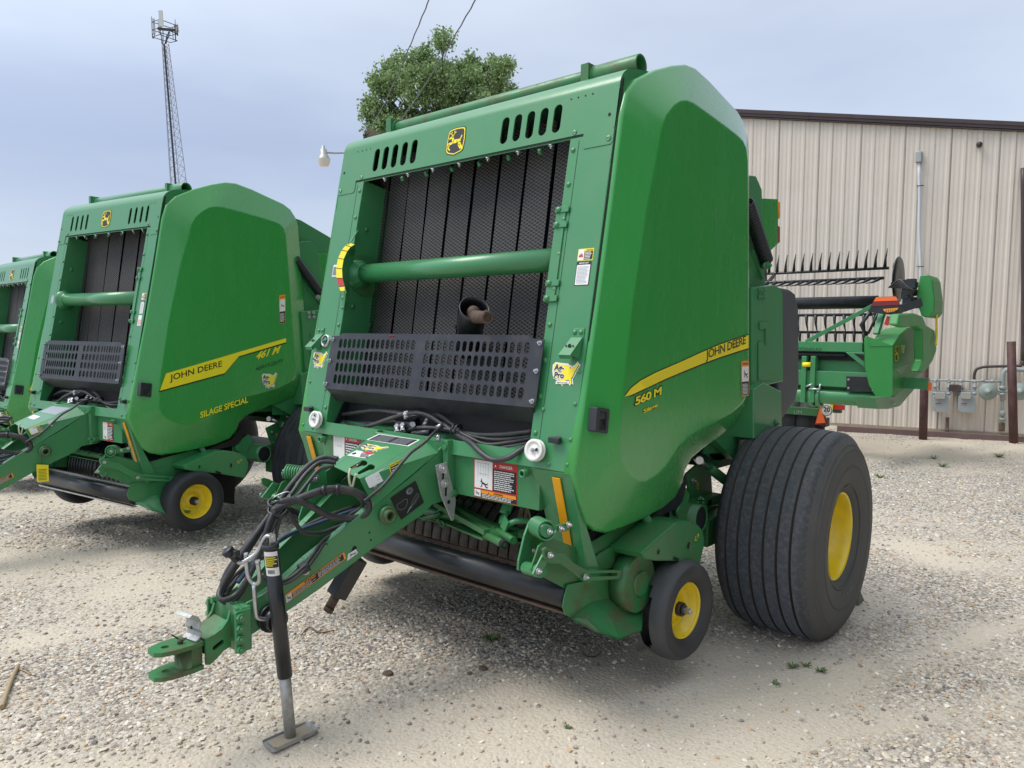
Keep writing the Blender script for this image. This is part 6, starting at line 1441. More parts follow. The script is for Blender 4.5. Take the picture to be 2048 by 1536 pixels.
wtube(b, [(2006, 800), (2005, 760), (2008, 744), (2020, 738), (2048, 740), (2070, 741)], .036, .14); wtube(b, [(2005, 792), (2005, 830), (2006, 845)], .022, .14)
for u, v, r, h_ in ((2005, 775, .044, .05), (2004, 788, .05, .03), (2005, 826, .042, .08), (2005, 838, .05, .04), (1965, 761, .026, .05), (1985, 762, .026, .05), (1872, 760, .025, .04), (1896, 760, .025, .04), (1925, 761, .025, .04), (1947, 762, .025, .04)):
    a = Wp(u, v, .16); d = WU if u > 2000 else WD; b.cyl(a - d * h_ / 2, a + d * h_ / 2, r, n=10)
wtube(b, [(1970, 783), (1990, 782), (2030, 783)], .022, .16)
b.build('pipe', GASG, gm_)
b = G0(); wtube(b, [(2004, 846), (2003, 862)], .045, .10); wtube(b, [(1895, 835), (1894, 866)], .026, .10); b.build('rusted_stub', mat('flaking pipe', (.14, .10, .07), .8, dirt=((.45, .38, .28), .8, 12)), gm_)
for i, (u, lab) in enumerate(((1882, 'grey gas meter nearer the green header'), (1933, 'grey gas meter nearer the right-hand brown post'))):
    o0 = Wp(u, 800, .16); g_ = thing('gas_meter', lab, 'gas meter', tuple(o0), group='gas meters on the wall pipe'); GG = GT(o0)
    s_, t_ = wst(o0); F = lambda a, c, o=0.0: WF(s_ + a, t_ + c, .16 + o)
    b = GG(); 
    b.plate(lambda a, c, o: F(a, c, o), rrect(-.115, -.19, .115, .09, .05, 5), (), .09, -.09); b.build('body', GASG, g_, bevel=.015)
    b = GG(); b.plate(lambda a, c, o: F(a, c, o), rrect(-.09, .03, .05, .13, .02, 4), (), .135, .05); b.build('dial_box', mat('meter index cover', (.40, .39, .35), .4), g_, bevel=.008)
    b = GG(); b.plate(lambda a, c, o: F(a, c, o), [(-.08, -.07), (.0, -.07), (.0, -.03), (-.08, -.03)], (), .094, .088); b.plate(lambda a, c, o: F(a, c, o), [(-.078, -.058), (-.003, -.058), (-.003, -.042), (-.078, -.042)], (), .0955, None, 1); b.build('meter_plate', [D_G, D_R], g_, recalc=False)
    b = GG()
    for e in (-.09, .10): b.cyl(F(e, .08), F(e, .30), .024, n=10); b.cyl(F(e, .09), F(e, .13), .036, n=10); b.cyl(F(e, .20), F(e, .23), .034, n=10); b.ball(F(e, .30), .032)
    b.bar(F(-.12, .13), F(.13, .13), .05, .05, up=tuple(WU)); b.build('pipe_leg', GASG, g_)
for u, lab in ((1976, 'round grey-green gas regulator left of the right-hand brown post'), (2040, 'round grey-green gas regulator right of the right-hand brown post')):
    o0 = Wp(u, 783, .20); g_ = thing('gas_regulator', lab, 'gas regulator', tuple(o0), group='gas regulators'); b = GT(o0)()
    b.lathe(o0, WN, [(-.03, .001), (-.03, .09), (-.01, .125), (.0, .132), (.012, .132), (.02, .12), (.05, .07), (.06, .04), (.09, .035), (.10, .001)], 24); b.build('housing', GREENISH, g_)
    b = GT(o0)()
    for k in range(8): a_ = k * .785; q = o0 + WD * .118 * math.cos(a_) + WU * .118 * math.sin(a_); b.cyl(q, q + WN * .02, .010, n=6)
    b.build('flange_bolt', GASG, g_)
b = MB(); a = Wp(1912, 775, .0); b.box(a - [.06, .22, .05], a + [.10, .0, .05]); o = b.build('pipe_bracket', BRN); tag(o, 'dark brown bracket on the wall between the gas meters', 'bracket')
# posts and kerb timber
for (uv0, uv1, lab) in (((1849, 735), (1845.5, 879), 'brown steel guard post beside the green header'), ((2022.5, 683), (2027.5, 887), 'rust brown steel guard post at the right edge')):
    base = P(*uv1, z=0); nn_ = nrm([CP[0] - base[0], CP[1] - base[1], 0]); tp_ = P(*uv0, n=nn_, d=nn_ @ base); o = MB(); 
    if uv0[0] < 1900: tp_ = base + (tp_ - base) * 1.25
    o.cyl(base - UP * .1, tp_, .058, n=24); q = o.build('guard_post', mat('rusty brown post', (.070, .028, .026), .6, dirt=((.16, .09, .08), .6, 10), bump=(60, .3, .003))); tag(q, lab, 'post', 'brown guard posts by the wall')
b = MB(); k0, k1 = P(1674, 862, z=0), P(2120, 889, z=0); b.bar(k0 + [0, 0, .04], k1 + [0, 0, .04], .09, .09); o = b.build('kerb_beam', mat('faded maroon beam', (.16, .10, .095), .7, dirt=((.26, .21, .19), .5, 5))); tag(o, 'faded maroon beam lying along the foot of the wall', 'beam')

# ------------------------------------------------------------------ tower, lamp pole, wires, tree
TD = 95.0; TWR = thing('lattice_tower', 'tall lattice telecoms tower behind the middle baler', 'tower', tuple(D(389, 690, TD)))
TT = GT(D(389, 690, TD)); STL = mat('tower steel', (.30, .30, .34), .5, metal=.3); STD = mat('tower cable', (.03, .03, .04), .6)
def lv(v): t_ = (v - 88) / (366 - 88); return (324.5 + 18 * t_, 337.4 + 35.6 * t_)
rows = []; v = 88.0; 
while v < 700: rows.append(v); v += 10.5 + (v - 88) * .040
legs = [[], [], []]
for v in rows:
    a, c = lv(v); A_, B_ = D(a, v, TD), D(c, v, TD); m3_ = (A_ + B_) / 2 + nrm([-.651, .756, 0]) * np.linalg.norm(B_ - A_) * .85 + (B_ - A_) * -.35; legs[0].append(A_); legs[1].append(B_); legs[2].append(m3_)
b = TT(); 
for L_, r in zip(legs, (.055, .05, .05)): b.tube(L_, r, 6)
b.build('leg', STL, TWR)
b = TT()
for i in range(len(rows) - 1):
    for p_, q_ in ((0, 1), (1, 2), (2, 0)):
        b.tube([legs[p_][i], legs[q_][i + 1]], .024, 4); b.tube([legs[q_][i], legs[p_][i + 1]], .024, 4)
b.build('bracing', STL, TWR)
b = TT(); b.tube([p * .72 + q_ * .28 for p, q_ in zip(legs[0], legs[1])], .13, 6); b.build('cable_run', STD, TWR)
b = TT()
lad = [p * 1.06 - q_ * .06 for p, q_ in zip(legs[0], legs[1])]; b.tube(lad, .03, 4)
for i in range(0, len(lad) - 1):
    for k_ in range(5): t_ = k_ / 5; p = lad[i] * (1 - t_) + lad[i + 1] * t_; b.tube([p, legs[0][i] * (1 - t_) + legs[0][i + 1] * t_], .018, 4)
b.build('ladder', STL, TWR)
hc = D(329, 68, TD); b = TT(); RX, FX = RM[0], nrm([-.651, .756, 0])
hd = lambda u, v, dz=0.0: D(u, v, TD) + FX * dz
for z_ in (46, 62, 76):
    q = [hd(304, z_ - 2, .0), hd(330, z_ + 2, -1.4), hd(352, z_ + 3, .4), hd(328, z_ - 2, 1.8)]
    for a, c in zip(q, q[1:] + q[:1]): b.tube([a, c], .05, 4)
for u, v in ((322, 66), (334, 70), (326, 62), (338, 64)): b.tube([hd(u, v), hd(324 + (u - 322) * .5, 88)], .06, 4)
for u, v0, v1_, dz in ((303, 33, 70, 0), (315, 29, 66, .6), (348, 37, 80, .3), (353, 46, 70, .2), (341, 40, 76, 1.2), (330, 30, 66, -1.2), (345, 55, 80, 0), (352.5, 60, 71, .1)): b.tube([hd(u, v0, dz), hd(u + 1.5, v1_, dz)], .045, 4)
b.build('head_frame', STD, TWR)
ANT = mat('antenna panel', (.50, .52, .50), .5)
for u, v0, v1_, w_, dz in ((331.5, 31, 62, 7.5, -1.4), (305.5, 36, 67, 3.6, .2), (317, 40, 51, 5.5, .3), (310, 36, 60, 3, 1.0), (351, 47, 61, 3.2, .5), (340, 40, 60, 4.0, 1.4), (346, 50, 64, 3.4, .8)):
    b = TT(); a, c = hd(u, v0, dz), hd(u + 1.8, v1_, dz); b.bar(a, c, w_ / 15.6, .18, up=tuple(FX)); b.build('antenna', ANT, TWR)
b = TT()
for u, v, r in ((309, 74, .30), (337, 76, .25), (340, 70, .3)): q = hd(u, v, -.3); b.tube([q + np.array([math.cos(a_ * .7) * r, 0, math.sin(a_ * .7) * r]) for a_ in range(10)], .05, 4)
b.box(tuple(hd(322, 66) - [.5, .3, .25]), tuple(hd(340, 66) + [.3, .3, .25])) if 0 else None
b.bar(hd(316, 57.5), hd(350, 60.5), .35, .25); b.build('radio_unit', STD, TWR)

PD = 17.0; pb = D(742, 300, PD); WOOD = mat('weathered pole wood', (.15, .11, .085), .85, dirt=((.25, .22, .19), .5, 4))
pole = thing('utility_pole', 'wooden utility pole with a lamp arm, mostly hidden behind the front baler', 'utility pole', (pb[0], pb[1], 0)); PT = GT((pb[0], pb[1], 0))
b = PT(); ptop = D(742, 268, PD); b.tube([ptop - UP * 5.2, ptop], [.16, .11], 14); b.build('pole', WOOD, pole)
b = PT(); q = D(743, 272, PD - .2); b.bar(q - RM[0] * .14, q + RM[0] * .12, .20, .20); b.build('crossarm', WOOD, pole)
b = PT()
for dv_ in (0, 5): a = D(727, 270 + dv_, PD - .3); b.cyl(a, a + RM[0] * .06, .035, n=10); b.cyl(a + RM[0] * .03, D(738, 270 + dv_, PD - .2), .012, n=6)
b.build('insulator', BLK, pole)
arm = [D(742, 312, PD), D(712, 309, PD - .2), D(688, 306, PD - .4), D(670, 306, PD - .5), D(652, 305, PD - .6)]
b = PT(); b.tube(smooth_path(arm, 5), .022, 8); b.build('lamp_arm', GALV, pole)
hc = D(646.5, 296, PD - .6); dn = -UP
b = PT(); b.lathe(hc, dn, [(-.05, .001), (-.05, .035), (.02, .04), (.03, .075), (.14, .080), (.15, .09), (.20, .115), (.235, .135), (.25, .14)], 20); lh = b.build('lamp_head', GALV, pole)
b = PT(); b.lathe(hc, dn, [(.24, .145), (.26, .142), (.38, .105), (.395, .09), (.395, .001)], 20); b.build('lamp_shade', mat('lamp refractor', (.66, .62, .55), .35), lh)
for i, (p0, p1, lab) in enumerate((((735, 270), (858, 0), 'left overhead wire rising from the hidden utility pole'), ((800, 236), (951, 0), 'right overhead wire crossing in front of the tree'))):
    a = D(p0[0], p0[1], PD - .3) if i == 0 else D(p0[0], p0[1], PD - 1.5); du, dv_ = p1[0] - p0[0], p1[1] - p0[1]; c = D(p1[0] + du * .35, p1[1] + dv_ * .35, 7.0); c0_ = D(p1[0], p1[1], 9.0)
    if i == 1: a = a + (a - c0_) * .25
    m0 = (a + c0_) / 2 + np.array([0, 0, -.10]); pts = smooth_path([a, m0, c0_, c + np.array([0, 0, .15])], 24)
    pts = [p + np.array([.006 * math.sin(k * 1.7), 0, .006 * math.cos(k * 1.7)]) for k, p in enumerate(pts)]
    b = MB(); b.tube(pts, .0085 if i == 0 else .0095, 6); o = b.build('overhead_wire', BLK); tag(o, lab, 'wire', 'overhead wires')

# tree: trunk, limbs, leaf clusters
TRD = 34.0; tb = D(880, 180, TRD); tb[2] = -.3; TREE = thing('poplar_tree', 'leafy green tree rising behind the front baler', 'tree', tuple(tb)); TTt = GT(tb)
BARK = mat('tree bark', (.10, .085, .07), .9, bump=(20, .5, .02)); r = random.Random(11)
ppm = FPX / TRD
lobes = [(770, 128, 20), (792, 118, 16), (815, 150, 30), (845, 108, 20), (830, 112, 18), (895, 112, 20), (895, 120, 24), (862, 140, 34), (918, 140, 22), (940, 108, 12), (945, 114, 18), (935, 135, 20), (965, 140, 26), (984, 122, 14), (1000, 150, 24), (1015, 138, 12), (1018, 178, 12), (990, 180, 26), (755, 170, 12), (748, 160, 8), (765, 185, 16), (792, 180, 26), (840, 190, 36), (890, 185, 40), (940, 185, 38), (738, 212, 12), (750, 222, 20), (780, 228, 28), (735, 228, 8), (820, 235, 32), (870, 235, 40), (920, 235, 40), (970, 225, 30), (1000, 195, 16), (745, 255, 14), (770, 260, 22), (810, 270, 30), (860, 290, 45), (930, 290, 45), (985, 270, 30), (840, 340, 50), (920, 350, 55), (880, 120, 20), (858, 118, 20), (800, 135, 18)]
TT_ = TTt(); tr0 = tb + np.array([0, 0, 0.0]); cen_ = D(885, 330, TRD); TT_.tube([tr0, (tr0 + cen_) / 2 + [.1, 0, 0], cen_, D(880, 240, TRD), D(885, 170, TRD)], [.32, .26, .16, .08, .03], 10); TT_.build('trunk', BARK, TREE)
bl_ = TTt(); LV = []; LF = []; LC = []
gT = np.random.default_rng(4)
for u, v, rr in lobes:
    rad = rr / ppm; dz = gT.uniform(-1, 1) * max(0, (110 - abs(u - 885) * .6)) / ppm * .9; c = D(u, v, TRD) + FX * dz
    s0 = cen_ + (D(880, 200, TRD) - cen_) * r.uniform(0, .9); bl_.tube(smooth_path([s0, (s0 + c) / 2 + [0, 0, -.15], c, c + (c - s0) * .12], 4), [.03] * 4 + [.022] * 4 + [.014] * 4 + [.006], 5)
    for k_ in range(5): a_ = c + gT.normal(0, 1, 3) * rad * .6; bl_.tube([c * .7 + s0 * .3, (c + a_) / 2, a_], [.018, .012, .005], 4)
    nl = int(620 * (rad / .5) ** 2.0) + 220
    th_ = gT.normal(0, 1, (nl, 3)); th_ /= np.linalg.norm(th_, axis=1)[:, None]; rad_ = rad * (.25 + .85 * gT.random(nl) ** .45)
    # clusters: pull leaves towards twig ends so that gaps open
    ncl = max(6, int(nl / 26)); cl = c + (lambda q: q / np.linalg.norm(q, axis=1)[:, None])(gT.normal(0, 1, (ncl, 3))) * rad * (.35 + .65 * gT.random((ncl, 1)) ** .5)
    pos = cl[gT.integers(0, ncl, nl)] + gT.normal(0, .13, (nl, 3)) + np.array([0, 0, -.02])
    LV.append(pos)
pos = np.concatenate(LV); kN = len(pos); sz = gT.uniform(.055, .095, kN)
a1 = gT.normal(0, 1, (kN, 3)); a1[:, 2] -= .5; a1 /= np.linalg.norm(a1, axis=1)[:, None]; a2 = np.cross(a1, gT.normal(0, 1, (kN, 3))); a2 /= np.linalg.norm(a2, axis=1)[:, None]
Q = np.stack([pos, pos + a1 * sz[:, None] * .9 + a2 * sz[:, None] * .62, pos + a1 * sz[:, None] * 2.0, pos + a1 * sz[:, None] * .9 - a2 * sz[:, None] * .62], 1).reshape(-1, 3) - tb
lm = fastmesh('crown', Q, np.arange(kN * 4).reshape(-1, 4), 4); ca_ = lm.color_attributes.new('tint', 'FLOAT_COLOR', 'POINT')
lc = np.array([(.20, .31, .11), (.25, .37, .14), (.30, .41, .19), (.16, .25, .09)])[gT.choice(4, kN)] * gT.uniform(.85, 1.15, (kN, 1)); ca_.data.foreach_set('color', np.repeat(np.concatenate([lc, np.ones((kN, 1))], 1), 4, 0).astype(np.float32).ravel())
M = bpy.data.materials.new('leaf'); M.use_nodes = True; t = M.node_tree; a_ = t.nodes.new('ShaderNodeAttribute'); a_.attribute_name = 'tint'; bs = t.nodes['Principled BSDF']; t.links.new(a_.outputs['Color'], bs.inputs['Base Color']); bs.inputs['Roughness'].default_value = .5
tr_ = t.nodes.new('ShaderNodeBsdfTranslucent'); t.links.new(a_.outputs['Color'], tr_.inputs[0]); ms = t.nodes.new('ShaderNodeMixShader'); ms.inputs[0].default_value = .3; t.links.new(bs.outputs[0], ms.inputs[1]); t.links.new(tr_.outputs[0], ms.inputs[2]); t.links.new(ms.outputs[0], t.nodes['Material Output'].inputs[0])
lm.materials.append(M); obj('crown', lm, TREE); bl_.build('limbs', BARK, TREE)
# leaf mass added out of view so the glossy panels mirror something dark
g = np.random.default_rng(8); k = 26000; tt_ = g.random(k); wx = 5.5 + 15 * tt_ + g.normal(0, .9, k); wy = 15 - 21 * tt_ + g.normal(0, .9, k); wz = 11 * g.random(k) ** .8 * (.8 + .2 * np.sin(tt_ * 31))
pos = np.stack([wx, wy, wz], 1); a1 = g.normal(0, 1, (k, 3)); a1 /= np.linalg.norm(a1, axis=1)[:, None]; a2 = np.cross(a1, g.normal(0, 1, (k, 3))); a2 /= np.linalg.norm(a2, axis=1)[:, None]; s_ = g.uniform(.28, .55, k)[:, None]
Q = np.stack([pos - a1 * s_, pos + a2 * s_ * .6, pos + a1 * s_, pos - a2 * s_ * .6], 1).reshape(-1, 3)
wm = fastmesh('added_leaf_mass', Q, np.arange(k * 4).reshape(-1, 4), 4); wm.materials.append(mat('added dark leaves', (.05, .085, .035), .8)); wo = obj('added_leaf_mass', wm); wo['kind'] = 'stuff'

# ------------------------------------------------------------------ combine header on its trailer
HGRN = mat('header green', (.030, .235, .050), .42, dirt=((.06, .24, .08), .2, 3)); HY = 7.5; HXE = P(1784, 700, y=HY)[0]
H0 = P(1700, 800, y=HY); HD_ = thing('combine_header', 'green combine header with black tined reel in front of the metal building', 'combine header', tuple(H0)); HB = GT(H0)
hy = lambda u, v, y=HY: P(u, v, y=y)
hx = lambda u, v, e=0.0: P(u, v, x=HXE + e)
XL = -3.2
def xbar(b, uv, y, w, h, m=0, x0=XL, x1=None):
    p = P(*uv, y=y); x1 = p[0] if x1 is None else x1; b.box((x0, y, p[2] - h / 2), (x1, y + w, p[2] + h / 2), m)
b = HB()
q = hy(1725, 690); zt_ = q[2]; x1_ = q[0]
b.box((XL, HY, hy(1700, 704)[2]), (x1_, HY + .10, hy(1700, 684)[2]))            # top rail
b.box((XL, HY + .10, hy(1700, 795)[2]), (x1_ + .1, HY + .12, hy(1700, 704)[2]))     # back sheet
b.box((XL, HY - .02, hy(1700, 775)[2]), (x1_ + .12, HY + .10, hy(1700, 744)[2]))
za, zb = hy(1700, 812)[2], hy(1700, 780)[2]; b.cyl((XL, HY + .08, (za + zb) / 2), (x1_ + .25, HY + .08, (za + zb) / 2), (zb - za) / 2, n=20)
b.prism([hy(u, v, HY - .01) for u, v in ((1690, 704), (1728, 704), (1730, 735), (1712, 722))], (0, .02, 0))
for u in (1612, 1630): a = hy(u, 700); b.box((a[0] - .03, HY - .06, hy(u, 805)[2]), (a[0] + .03, HY + .06, hy(u, 712)[2]))
for u in (1623, 1636): a = hy(u, 795); b.lathe((a[0] - .03, HY + .08, a[2]), (1, 0, 0), [(0, .10), (0, .13), (.05, .13), (.05, .10)], 20)
b.build('frame', GRN, HD_, bevel=.006)
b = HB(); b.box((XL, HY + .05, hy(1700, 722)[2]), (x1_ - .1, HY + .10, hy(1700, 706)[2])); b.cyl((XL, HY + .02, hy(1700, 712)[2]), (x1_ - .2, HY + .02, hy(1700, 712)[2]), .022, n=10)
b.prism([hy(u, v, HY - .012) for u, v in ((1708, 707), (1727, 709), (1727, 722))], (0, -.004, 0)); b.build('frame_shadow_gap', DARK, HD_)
b = HB(); fnh = lambda a, c, o=0, q=hy(1633, 699, HY - .001): np.array([q[0] + a, HY - .0015 - o, q[2] + c]); b.text(fnh, 'HYDRAFLEX', -.10, 0, .058, 0, .001, space=1.05); 
b.build('lettering', D_K, HD_, recalc=False)
b = HB(); pts = [hy(u, v, HY - .025) for u, v in ((1693, 752), (1741, 753), (1743, 784), (1693, 783))]; b.prism(pts, (0, -.01, 0)); b.build('access_cover', BLK, HD_, bevel=.003)
b = HB()
for u, v in ((1697, 759), (1697, 776)): b.bolt(hy(u, v, HY - .04), (0, -1, 0), .009, .006)
for u0, v0, u1, v1_ in ((1612, 773, 1625, 768), (1618, 778, 1640, 778), (1638, 780, 1641, 768)): b.cyl(hy(u0, v0, HY - .06), hy(u1, v1_, HY - .06), .012, n=8)
b.build('fitting', ZINC, HD_)
b = HB(); b.cyl(hy(1606, 729, HY - .05), hy(1622, 729, HY - .05), .03, n=14); b.build('yellow_hub', D_Y, HD_)
# end divider: rounded shell; front face in the frame plane, long side running back
b = HB(); fr = [(1728, 676), (1734, 672), (1776, 688), (1785, 691), (1785, 790), (1780, 794), (1752, 793), (1738, 770), (1730, 735)]
A_ = [hy(u, v, HY - .12) for u, v in fr]
xe = P(1785, 700, y=HY - .12)[0]
sd_ = [(1785, 691), (1800, 668), (1815, 656), (1835, 652), (1843, 660), (1845, 720), (1841, 745), (1808, 776), (1790, 794), (1785, 790)]
B_ = [P(u, v, x=xe) for u, v in sd_]
b.add(A_ + [p + np.array([0, .02, 0]) for p in A_], [tuple(range(9))])
yb = max(p[1] for p in B_); 
b.add(B_, [tuple(range(10))])
# top and underside skins joining the side to the inner edge
wd_ = xe - A_[0][0]
for a, c in zip(B_[:-1], B_[1:]):
    k0_ = .95 if a is B_[0] else .8; b.add([a, c, c - [wd_ * .8, 0, .01], a - [wd_ * .8, 0, .01]], [(0, 1, 2, 3)])
b.add([A_[0], A_[1], B_[0] - [wd_ * .8, 0, .01]], [(0, 1, 2)]); b.build('end_shield', HGRN, HD_, bevel=.02)
b = HB(); pts = [hx(u, v, -.02) for u, v in ((1784, 792), (1800, 776), (1838, 742), (1850, 735), (1836, 770), (1800, 812), (1778, 818), (1755, 818), (1750, 796))]; b.prism(pts, (-.22, 0, 0)); b.build('skid_frame', GRN, HD_, bevel=.004)
b = HB(); q = P(1789, 806, x=HXE + .0); b.bolt(q, (1, 0, 0), .014, .010); b.build('skid_bolt', ZINC, HD_)
b = HB(); sh_ = lambda a, c, o=0: P(1791.5, 707, x=xe) + np.array([.0015 + o, a, c])
logo(b, sh_, .03, .0, .20, .20, (1, 2, 1)); 
b.build('badge', [D_W, D_K, D_Y], HD_, recalc=False)
b = HB(); dealer(b, lambda a, c, o=0: P(1805, 698, x=xe) + np.array([.0015 + o, a, c]), .02, 0, .17, .11, (0, 2, 1)); b.build('dealer_sticker', LM, HD_, recalc=False)
b = HB(); pts = [P(u, v, x=xe + .004) for u, v in ((1789, 738), (1818, 728), (1802, 750))]; b.prism(pts, (-.003, 0, 0)); b.build('moulded_scoop', mat('lighter moulded green', (.05, .25, .07), .35), HD_)
# outer divider shell, reel drive cover, yellow guard rod
b = HB(); o_ = [(1800, 628), (1830, 626), (1846, 632), (1853, 650), (1870, 660), (1874, 700), (1866, 722), (1850, 745), (1838, 742), (1846, 720), (1845, 660), (1835, 652), (1812, 655), (1796, 650)]
b.prism([P(u, v, x=xe + .25) for u, v in o_], (-.10, 0, 0)); b.build('outer_divider', HGRN, HD_, bevel=.02)
b = HB(); o_ = [(1838, 560), (1840, 550), (1858, 549), (1864, 560), (1869, 600), (1868, 625), (1858, 636), (1842, 632), (1832, 600)]
b.prism([hy(u, v, HY + .55) for u, v in o_], (0, .5, 0)); b.build('reel_drive_cover', HGRN, HD_, bevel=.02)
b = HB(); b.tube(smooth_path([hy(1864, 598, HY + .8), hy(1872, 612, HY + .8), hy(1873, 650, HY + .8), hy(1873, 672, HY + .8), hy(1872, 690, HY + .7)], 4), .014, 8); b.build('guard_rod', YEL, HD_)
# reel
RY = HY + .9; b = HB(); bt = HB()
def rline(uv, y): p = P(*uv, y=y); return p
for (uv, y, mode, n0) in (((1778, 536), RY + .3, 1, 28), ((1768, 556), RY - .2, 2, 26), ((1756, 629), RY - .3, 3, 26), ((1735, 665), RY + .1, 3, 26)):
    p = rline(uv, y); b.cyl((XL, y, p[2]), (p[0], y, p[2]), .020, n=10)
    for k_ in range(n0):
        x = p[0] - .05 - k_ * .122
        if mode == 1: pts = [(x, y, p[2]), (x + .005, y - .01, p[2] + .12), (x + .03, y - .03, p[2] + .26)]
        elif mode == 2: pts = [(x, y, p[2]), (x - .05, y - .08, p[2] - .05), (x - .14, y - .12, p[2] - .07)]
        else: pts = [(x, y, p[2]), (x, y + .02, p[2] - .12), (x + .02, y + .04, p[2] - .24)]
        bt.tube(pts, [.026, .016, .005], 5)
b.build('reel_bar', BLK, HD_); bt.build('reel_tine', BLK, HD_)
b = HB(); p = rline((1756, 604), RY); b.cyl((XL, RY, p[2]), (p[0], RY, p[2]), .085, n=22); b.build('reel_tube', BLK, HD_)
b = HB(); p = rline((1797, 560), RY); 
for k_ in range(6): a_ = k_ * 1.047 + .3; b.bar(p - [.02, 0, 0], p + np.array([-.02, .27 * math.cos(a_), .27 * math.sin(a_)]), .06, .012, up=(1, 0, 0))
b.lathe(p - [.006, 0, 0], (1, 0, 0), [(0, .16), (0, .30), (.012, .30), (.012, .16)], 40); b.cyl(p - [.006, 0, 0], p + [.008, 0, 0], .17, n=30)
for dx in (-1.75, -3.3):
    for k_ in range(5): a_ = k_ * 1.2566 + .5; b.bar(p + [dx, 0, 0], p + np.array([dx, .36 * math.cos(a_), .36 * math.sin(a_)]), .06, .02, up=(1, 0, 0))
b.build('reel_end_disc', BLK, HD_)
b = HB()
for i in range(5): b.tube(smooth_path([hy(1778 + i * 4, 575, HY + .5), hy(1800 + i * 3, 560 + i * 4, HY + .4), hy(1815 + i * 3, 580, HY + .4), hy(1825, 600 - i * 3, HY + .5)], 5), .012, 6)
b.build('reel_hose', HOSE, HD_)
b = HB(); r = random.Random(3)
for i in range(16): q = hy(1803 + r.random() * 32, 566 + r.random() * 46, HY + .45 + r.random() * .3); e = .02 + .035 * r.random(); b.box(q - [e, e, e], q + [e, e, e * 1.4])
b.bar(hy(1800, 618, HY + .5), hy(1842, 604, HY + .6), .12, .10); b.build('reel_motor', BLK, HD_, bevel=.004)
b = HB(); b.bar(hy(1612, 684, HY + .02), hy(1756, 606, HY + .2), .05, .05); b.bar(hy(1752, 668, HY - .02), hy(1765, 625, HY + .1), .07, .05); b.build('support_arm', GRN, HD_, bevel=.004)
b = HB(); b.tube([hy(1733, 672, HY + .1), hy(1722, 650, HY + .1), hy(1742, 622, HY + .1)], .022, 8); b.tube([hy(1736, 668, HY + .1), hy(1758, 622, HY + .1)], .016, 8); b.tube([hy(1748, 664, HY + .1), hy(1772, 612, HY + .1)], .014, 8); b.build('black_strut', BLK, HD_)
b = HB(); b.prism([hy(u, v, HY - .06) for u, v in ((1742, 612), (1800, 609), (1807, 622), (1796, 631), (1765, 628), (1735, 624))], (0, .06, 0)); b.build('marker_housing', BLK, HD_, bevel=.004)
b = HB(); b.plate(lambda a, c, o: hy(a, c, HY - .065), [(1752, 594.5), (1792, 593), (1796, 601), (1747, 603)], o1=None); b.plate(lambda a, c, o: hy(a, c, HY - .065), [(1746, 604), (1797, 602), (1801, 609.5), (1741, 612)], o1=None, m=1)
b.plate(lambda a, c, o: hy(a, c, HY - .062), [(1752, 594), (1792, 592.5), (1801, 610), (1741, 612.5)], o1=None, m=2)
b.build('marker_board', [mat('fluorescent orange', (.95, .16, .03), .4), mat('dark red reflector', (.20, .02, .03), .3), BLK], HD_, recalc=False)
b = HB(); b.plate(lambda a, c, o: hy(a, c, HY - .075), [(1764, 617), (1798, 614), (1792, 626), (1769, 628)], o1=None, m=1); b.plate(lambda a, c, o: hy(a, c, HY - .08), [(1766, 618), (1797, 615.5), (1795, 619), (1788, 623), (1774, 625), (1768, 622)], o1=None)
for k_ in range(5): b.plate(lambda a, c, o: hy(a, c, HY - .083), [(1772 + k_ * 4.5, 619), (1773 + k_ * 4.5, 619), (1772.6 + k_ * 4.5, 624), (1771.6 + k_ * 4.5, 624)], o1=None, m=1)
b.build('amber_lamp', [mat('amber lens', (.85, .30, .02), .25), BLK], HD_, recalc=False)
b = HB(); b.bar(hy(1779, 633, HY), hy(1772, 650, HY), .05, .04); b.build('red_bracket', mat('bright red paint', (.60, .03, .03), .4), HD_)
b = HB(); q = hy(1845, 768, HY + .5); b.box((q[0] - .5, HY + .45, hy(1840, 778, HY + .5)[2]), (hy(1858, 770, HY + .5)[0], HY + .55, hy(1840, 756, HY + .5)[2])); b.build('tail_beam', GRN, HD_, bevel=.003)
b = HB(); q = hy(1859.5, 773, HY + .48); b.box(q - [.02, .02, .05], q + [.02, .02, .05]); b.build('orange_marker', mat('fluorescent orange', (.95, .16, .03), .4), HD_)

TY = 8.1; TR0 = P(1640, 860, y=TY); TRL = thing('header_trailer', 'low green header trailer with orange triangle under the combine header', 'trailer', tuple(TR0)); TB = GT(TR0)
ty_ = lambda u, v, y=TY: P(u, v, y=y)
b = TB(); b.box((XL, TY, ty_(1640, 833)[2]), (ty_(1648, 820)[0], TY + .12, ty_(1640, 818)[2])); b.box((ty_(1650, 815)[0], TY + .2, ty_(1660, 828)[2]), (ty_(1672, 815)[0], TY + .28, ty_(1660, 808)[2])); b.box((XL, TY - .2, ty_(1640, 820)[2]), (XL + .3, TY + .1, .9)); b.build('chassis', GRND, TRL, bevel=.004)
b = TB(); b.text(lambda a, c, o=0: np.array([ty_(1596, 827)[0] + a, TY - .004, ty_(1610, 826)[2] + c]), 'UM', 0, 0, .08, 0); b.build('lettering', D_G, TRL, recalc=False)
for u in (1592, 1622):
    b = TB(); q = ty_(u, 838, TY + .35); q[2] = .33; b.lathe(q, (1, 0, 0), [(-.11, .18), (-.12, .26), (-.09, .32), (0, .335), (.09, .32), (.12, .26), (.11, .18), (.05, .17), (.05, .001)], 32); b.build('trailer_wheel', TYREN, TRL)
b = TB(); b.box((XL, TY + .25, .28), (ty_(1640, 840)[0], TY + .4, .40)); b.build('trailer_axle', BLK, TRL)
